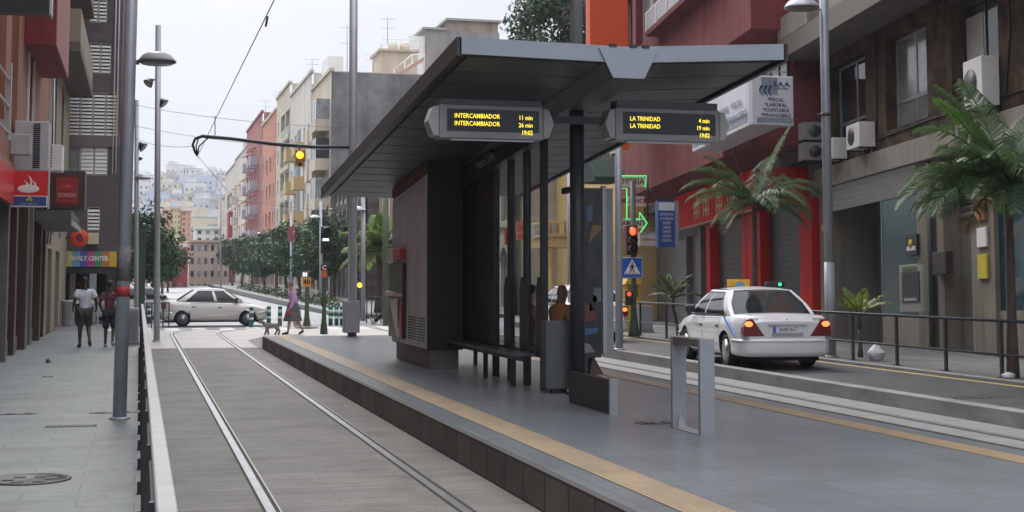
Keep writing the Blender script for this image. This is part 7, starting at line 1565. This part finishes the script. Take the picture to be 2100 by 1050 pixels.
person('man in a dark red patterned top and navy shorts walking away beside the big pole',(p.x,p.y,0),R(-4),dict(knL=(-.09,.06,.5),anL=(-.09,.0,.09),toL=(-.1,.16,.035),knR=(.10,.12,.52),anR=(.1,-.10,.16),toR=(.11,.03,.06),elL=(-.25,-.05,1.15),wrL=(-.23,.14,1.0)),SKIN_D,mat('patterned_top',(.09,.03,.045),rough=.85,var=.9,scale=9,stain=.8,stainc=(.3,.05,.07)),NAVYS,SHOEW,HAIRB,.8,scale=.98)
p=onZ(600,686)
def wbag(t,J):
    w=J['wrR']; b=MB(); b.ell((w.x+.02,w.y-.02,w.z-.38),(.07,.13,.24),14,10); b.v=[Vector((q.x,q.y*(1-.5*max(0,(q.z-w.z+.38)/.24)),q.z)) for q in b.v]; o=b.build('carrier_bag',mat('carrier_white',(.66,.64,.66),rough=.4,var=.1,scale=8),None); tag(o,'white plastic carrier bag hanging from the hand of the woman in lilac','bag'); 
    M=Matrix.Translation(t.location)@Matrix.Rotation(t.rotation_euler.z,4,'Z')@Matrix.Scale(t.scale[0],4); o.data.transform(M)
    w=J['wrL']; b=MB(); b.ell((w.x,w.y+.05,w.z-.14),(.04,.07,.09),10,8); o=b.build('red_purse',mat('purse_red',(.35,.02,.04),rough=.5),None); tag(o,'small red purse held by the woman in the lilac jumper','purse'); o.data.transform(M)
person('woman in a lilac jumper and grey skirt walking left behind a small dog',(p.x,p.y,0.0),R(90),dict(knL=(-.08,.10,.50),anL=(-.09,.16,.09),toL=(-.09,.32,.035),knR=(.08,-.10,.50),anR=(.09,-.36,.14),toR=(.09,-.24,.04),elL=(-.24,.0,1.12),wrL=(-.22,.12,.86),elR=(.23,-.12,1.14),wrR=(.23,-.13,.84),ch=(0,.03,1.34),nk=(0,.06,1.49),hb=(0,.09,1.57),hm=(0,.10,1.64),ht=(0,.09,1.72)),SKIN_L,mat('lilac_jumper',(.46,.28,.50),rough=.9,var=.12,scale=5,bump=.2),mat('grey_skirt',(.11,.10,.105),rough=.9,var=.2,scale=6),SHOE,HAIRG,1.95,'skirt','full',scale=.95,thick=1.3,extra=wbag)
# seated men behind the shelter glass
SIT=dict(pel=(0,0,.56),sp=(0,-.03,.73),ch=(0,-.02,.95),nk=(0,.0,1.10),hb=(0,.02,1.18),hm=(0,.025,1.25),ht=(0,.015,1.33),shL=(-.17,0,1.01),shR=(.17,0,1.01),elL=(-.22,.06,.76),elR=(.22,.06,.76),wrL=(-.13,.27,.66),wrR=(.13,.27,.66),hipL=(-.10,.02,.54),hipR=(.10,.02,.54),knL=(-.12,.42,.52),knR=(.12,.42,.52),anL=(-.12,.40,.09),anR=(.12,.40,.09),toL=(-.13,.56,.035),toR=(.13,.56,.035))
q=onX(1147,600,5.58); P1=dict(SIT); P1.update(face=(-.2,1,0))
person('bald man in a tan shirt sitting on the bench behind the litter bin',(5.60,q.y,.37),R(-72),P1,mat('tanned_skin',(.24,.12,.075),rough=.5,var=.1),mat('tan_shirt',(.40,.21,.085),rough=.85,var=.1,scale=6),mat('jeans',(.035,.05,.09),rough=.9,var=.2,scale=8),SHOE,HAIRG,.9,'long',None,scale=1.0,thick=1.08)
q=onX(1088,700,5.62)
person('man with blue jeans sitting farther along the bench, mostly behind the shelter panels',(5.62,q.y,.33),R(-95),dict(SIT),SKIN_L,mat('pink_brown_shirt',(.3,.15,.12),rough=.85),mat('jeans',(.035,.05,.09)),SHOE,HAIRB,.8,'long','short')
q=onZ(800,664)
ST=dict(SIT); ST.update(knL=(-.12,.45,.45),anL=(-.13,.80,.16),toL=(-.14,.88,.28),knR=(.12,.43,.5),anR=(.13,.72,.12),toR=(.13,.86,.10))
person('person in dark clothes sitting with legs stretched out beside the shelter cabinet',(q.x+.15,q.y,-.08),R(80),ST,SKIN_L,mat('dark_jacket',(.02,.022,.028),rough=.8),mat('dark_trousers',(.025,.026,.03),rough=.85),mat('white_trainer',(.55,.55,.55),rough=.5),HAIRB,1.8,'long','short')
t=thing('low_block','low dark block the person beside the cabinet sits on','block',(q.x+.3,q.y,0)); b=MB(); b.box(q.x-.05,q.x+.75,q.y-.3,q.y+.3,0,.40); b.build('block',STONEK,t,bevel=.02)
p=onZ(742,650); person('pedestrian in black standing behind the pale lamp pole by the old stone front',(p.x,p.y+1,0),R(20),{},SKIN_L,mat('dark_jacket',(.02,.022,.028)),mat('dark_trousers',(.025,.026,.03)),SHOE,HAIRB,1.8,'long','short')
# the small grey dog
d=thing('dog','small curly grey dog walking left ahead of the woman in lilac','dog',(0,0,0))
V=[(V3(0,-.20,.33),.085),(V3(0,-.02,.335),.095),(V3(0,.17,.335),.105),(V3(0,.27,.41),.062),(V3(0,.35,.475),.07),(V3(0,.45,.455),.036),(V3(0,.49,.45),.026)]; E=[(0,1),(1,2),(2,3),(3,4),(4,5),(5,6)]
def ch(par,pts):
    for p_,r in pts: V.append((V3(*p_),r)); E.append((par,len(V)-1)); par=len(V)-1
ch(2,[((-.07,.18,.24),.05),((-.075,.20,.13),.035),((-.075,.24,.03),.03),((-.075,.275,.02),.026)]); ch(2,[((.07,.15,.24),.05),((.075,.12,.13),.035),((.075,.10,.03),.03),((.075,.135,.02),.026)])
ch(0,[((-.07,-.18,.25),.06),((-.075,-.27,.16),.036),((-.075,-.24,.03),.028),((-.075,-.20,.02),.026)]); ch(0,[((.07,-.16,.25),.06),((.075,-.20,.16),.036),((.075,-.14,.03),.028),((.075,-.10,.02),.026)])
ch(0,[((0,-.29,.42),.04),((0,-.31,.52),.055),((0,-.28,.57),.045)])
FUR=mat('grey_curly_fur',(.23,.205,.18),rough=.95,var=.45,scale=26,bump=1.,bscale=45)
o=skin('body',V,E,FUR,d,sub=3); rnd=random.Random(2)
for v in o.data.vertices: n=v.normal; v.co+=n*(.011*math.sin(v.co.x*130+1)*math.sin(v.co.y*110)*math.sin(v.co.z*120+2)+rnd.uniform(-.003,.006))
b=MB(); 
for s in(-1,1): b.ell((s*.065,.33,.46),(.022,.035,.07),10,8)
x=b.build('ears',mat('dog_ear',(.16,.14,.12),rough=.95),None); x.parent=d
b=MB(); b.ell((0,.512,.455),(.016,.014,.013),8,6); x=b.build('nose',BLACKM,None); x.parent=d
b=MB(); 
for s in(-1,1): b.ell((s*.035,.40,.495),(.01,.008,.01),8,5)
x=b.build('eyes',BLACKM,None); x.parent=d
p=onZ(557,687); d.location=(p.x,p.y,0); d.rotation_euler=(0,0,R(90)); d.scale=(.88,)*3
# ================================================================ air: faint haze over the town
hm_=bpy.data.materials.new('haze_air'); hm_.use_nodes=True; nt=hm_.node_tree; nt.nodes.remove(nt.nodes['Principled BSDF']); pv=nt.nodes.new('ShaderNodeVolumePrincipled'); pv.inputs['Color'].default_value=(.82,.87,.95,1); pv.inputs['Density'].default_value=.0004; nt.links.new(pv.outputs[0],nt.nodes['Material Output'].inputs['Volume'])
hz=MB().box(-2600,2900,-320,4100,-4,150).build('haze',hm_); hz['kind']='stuff'
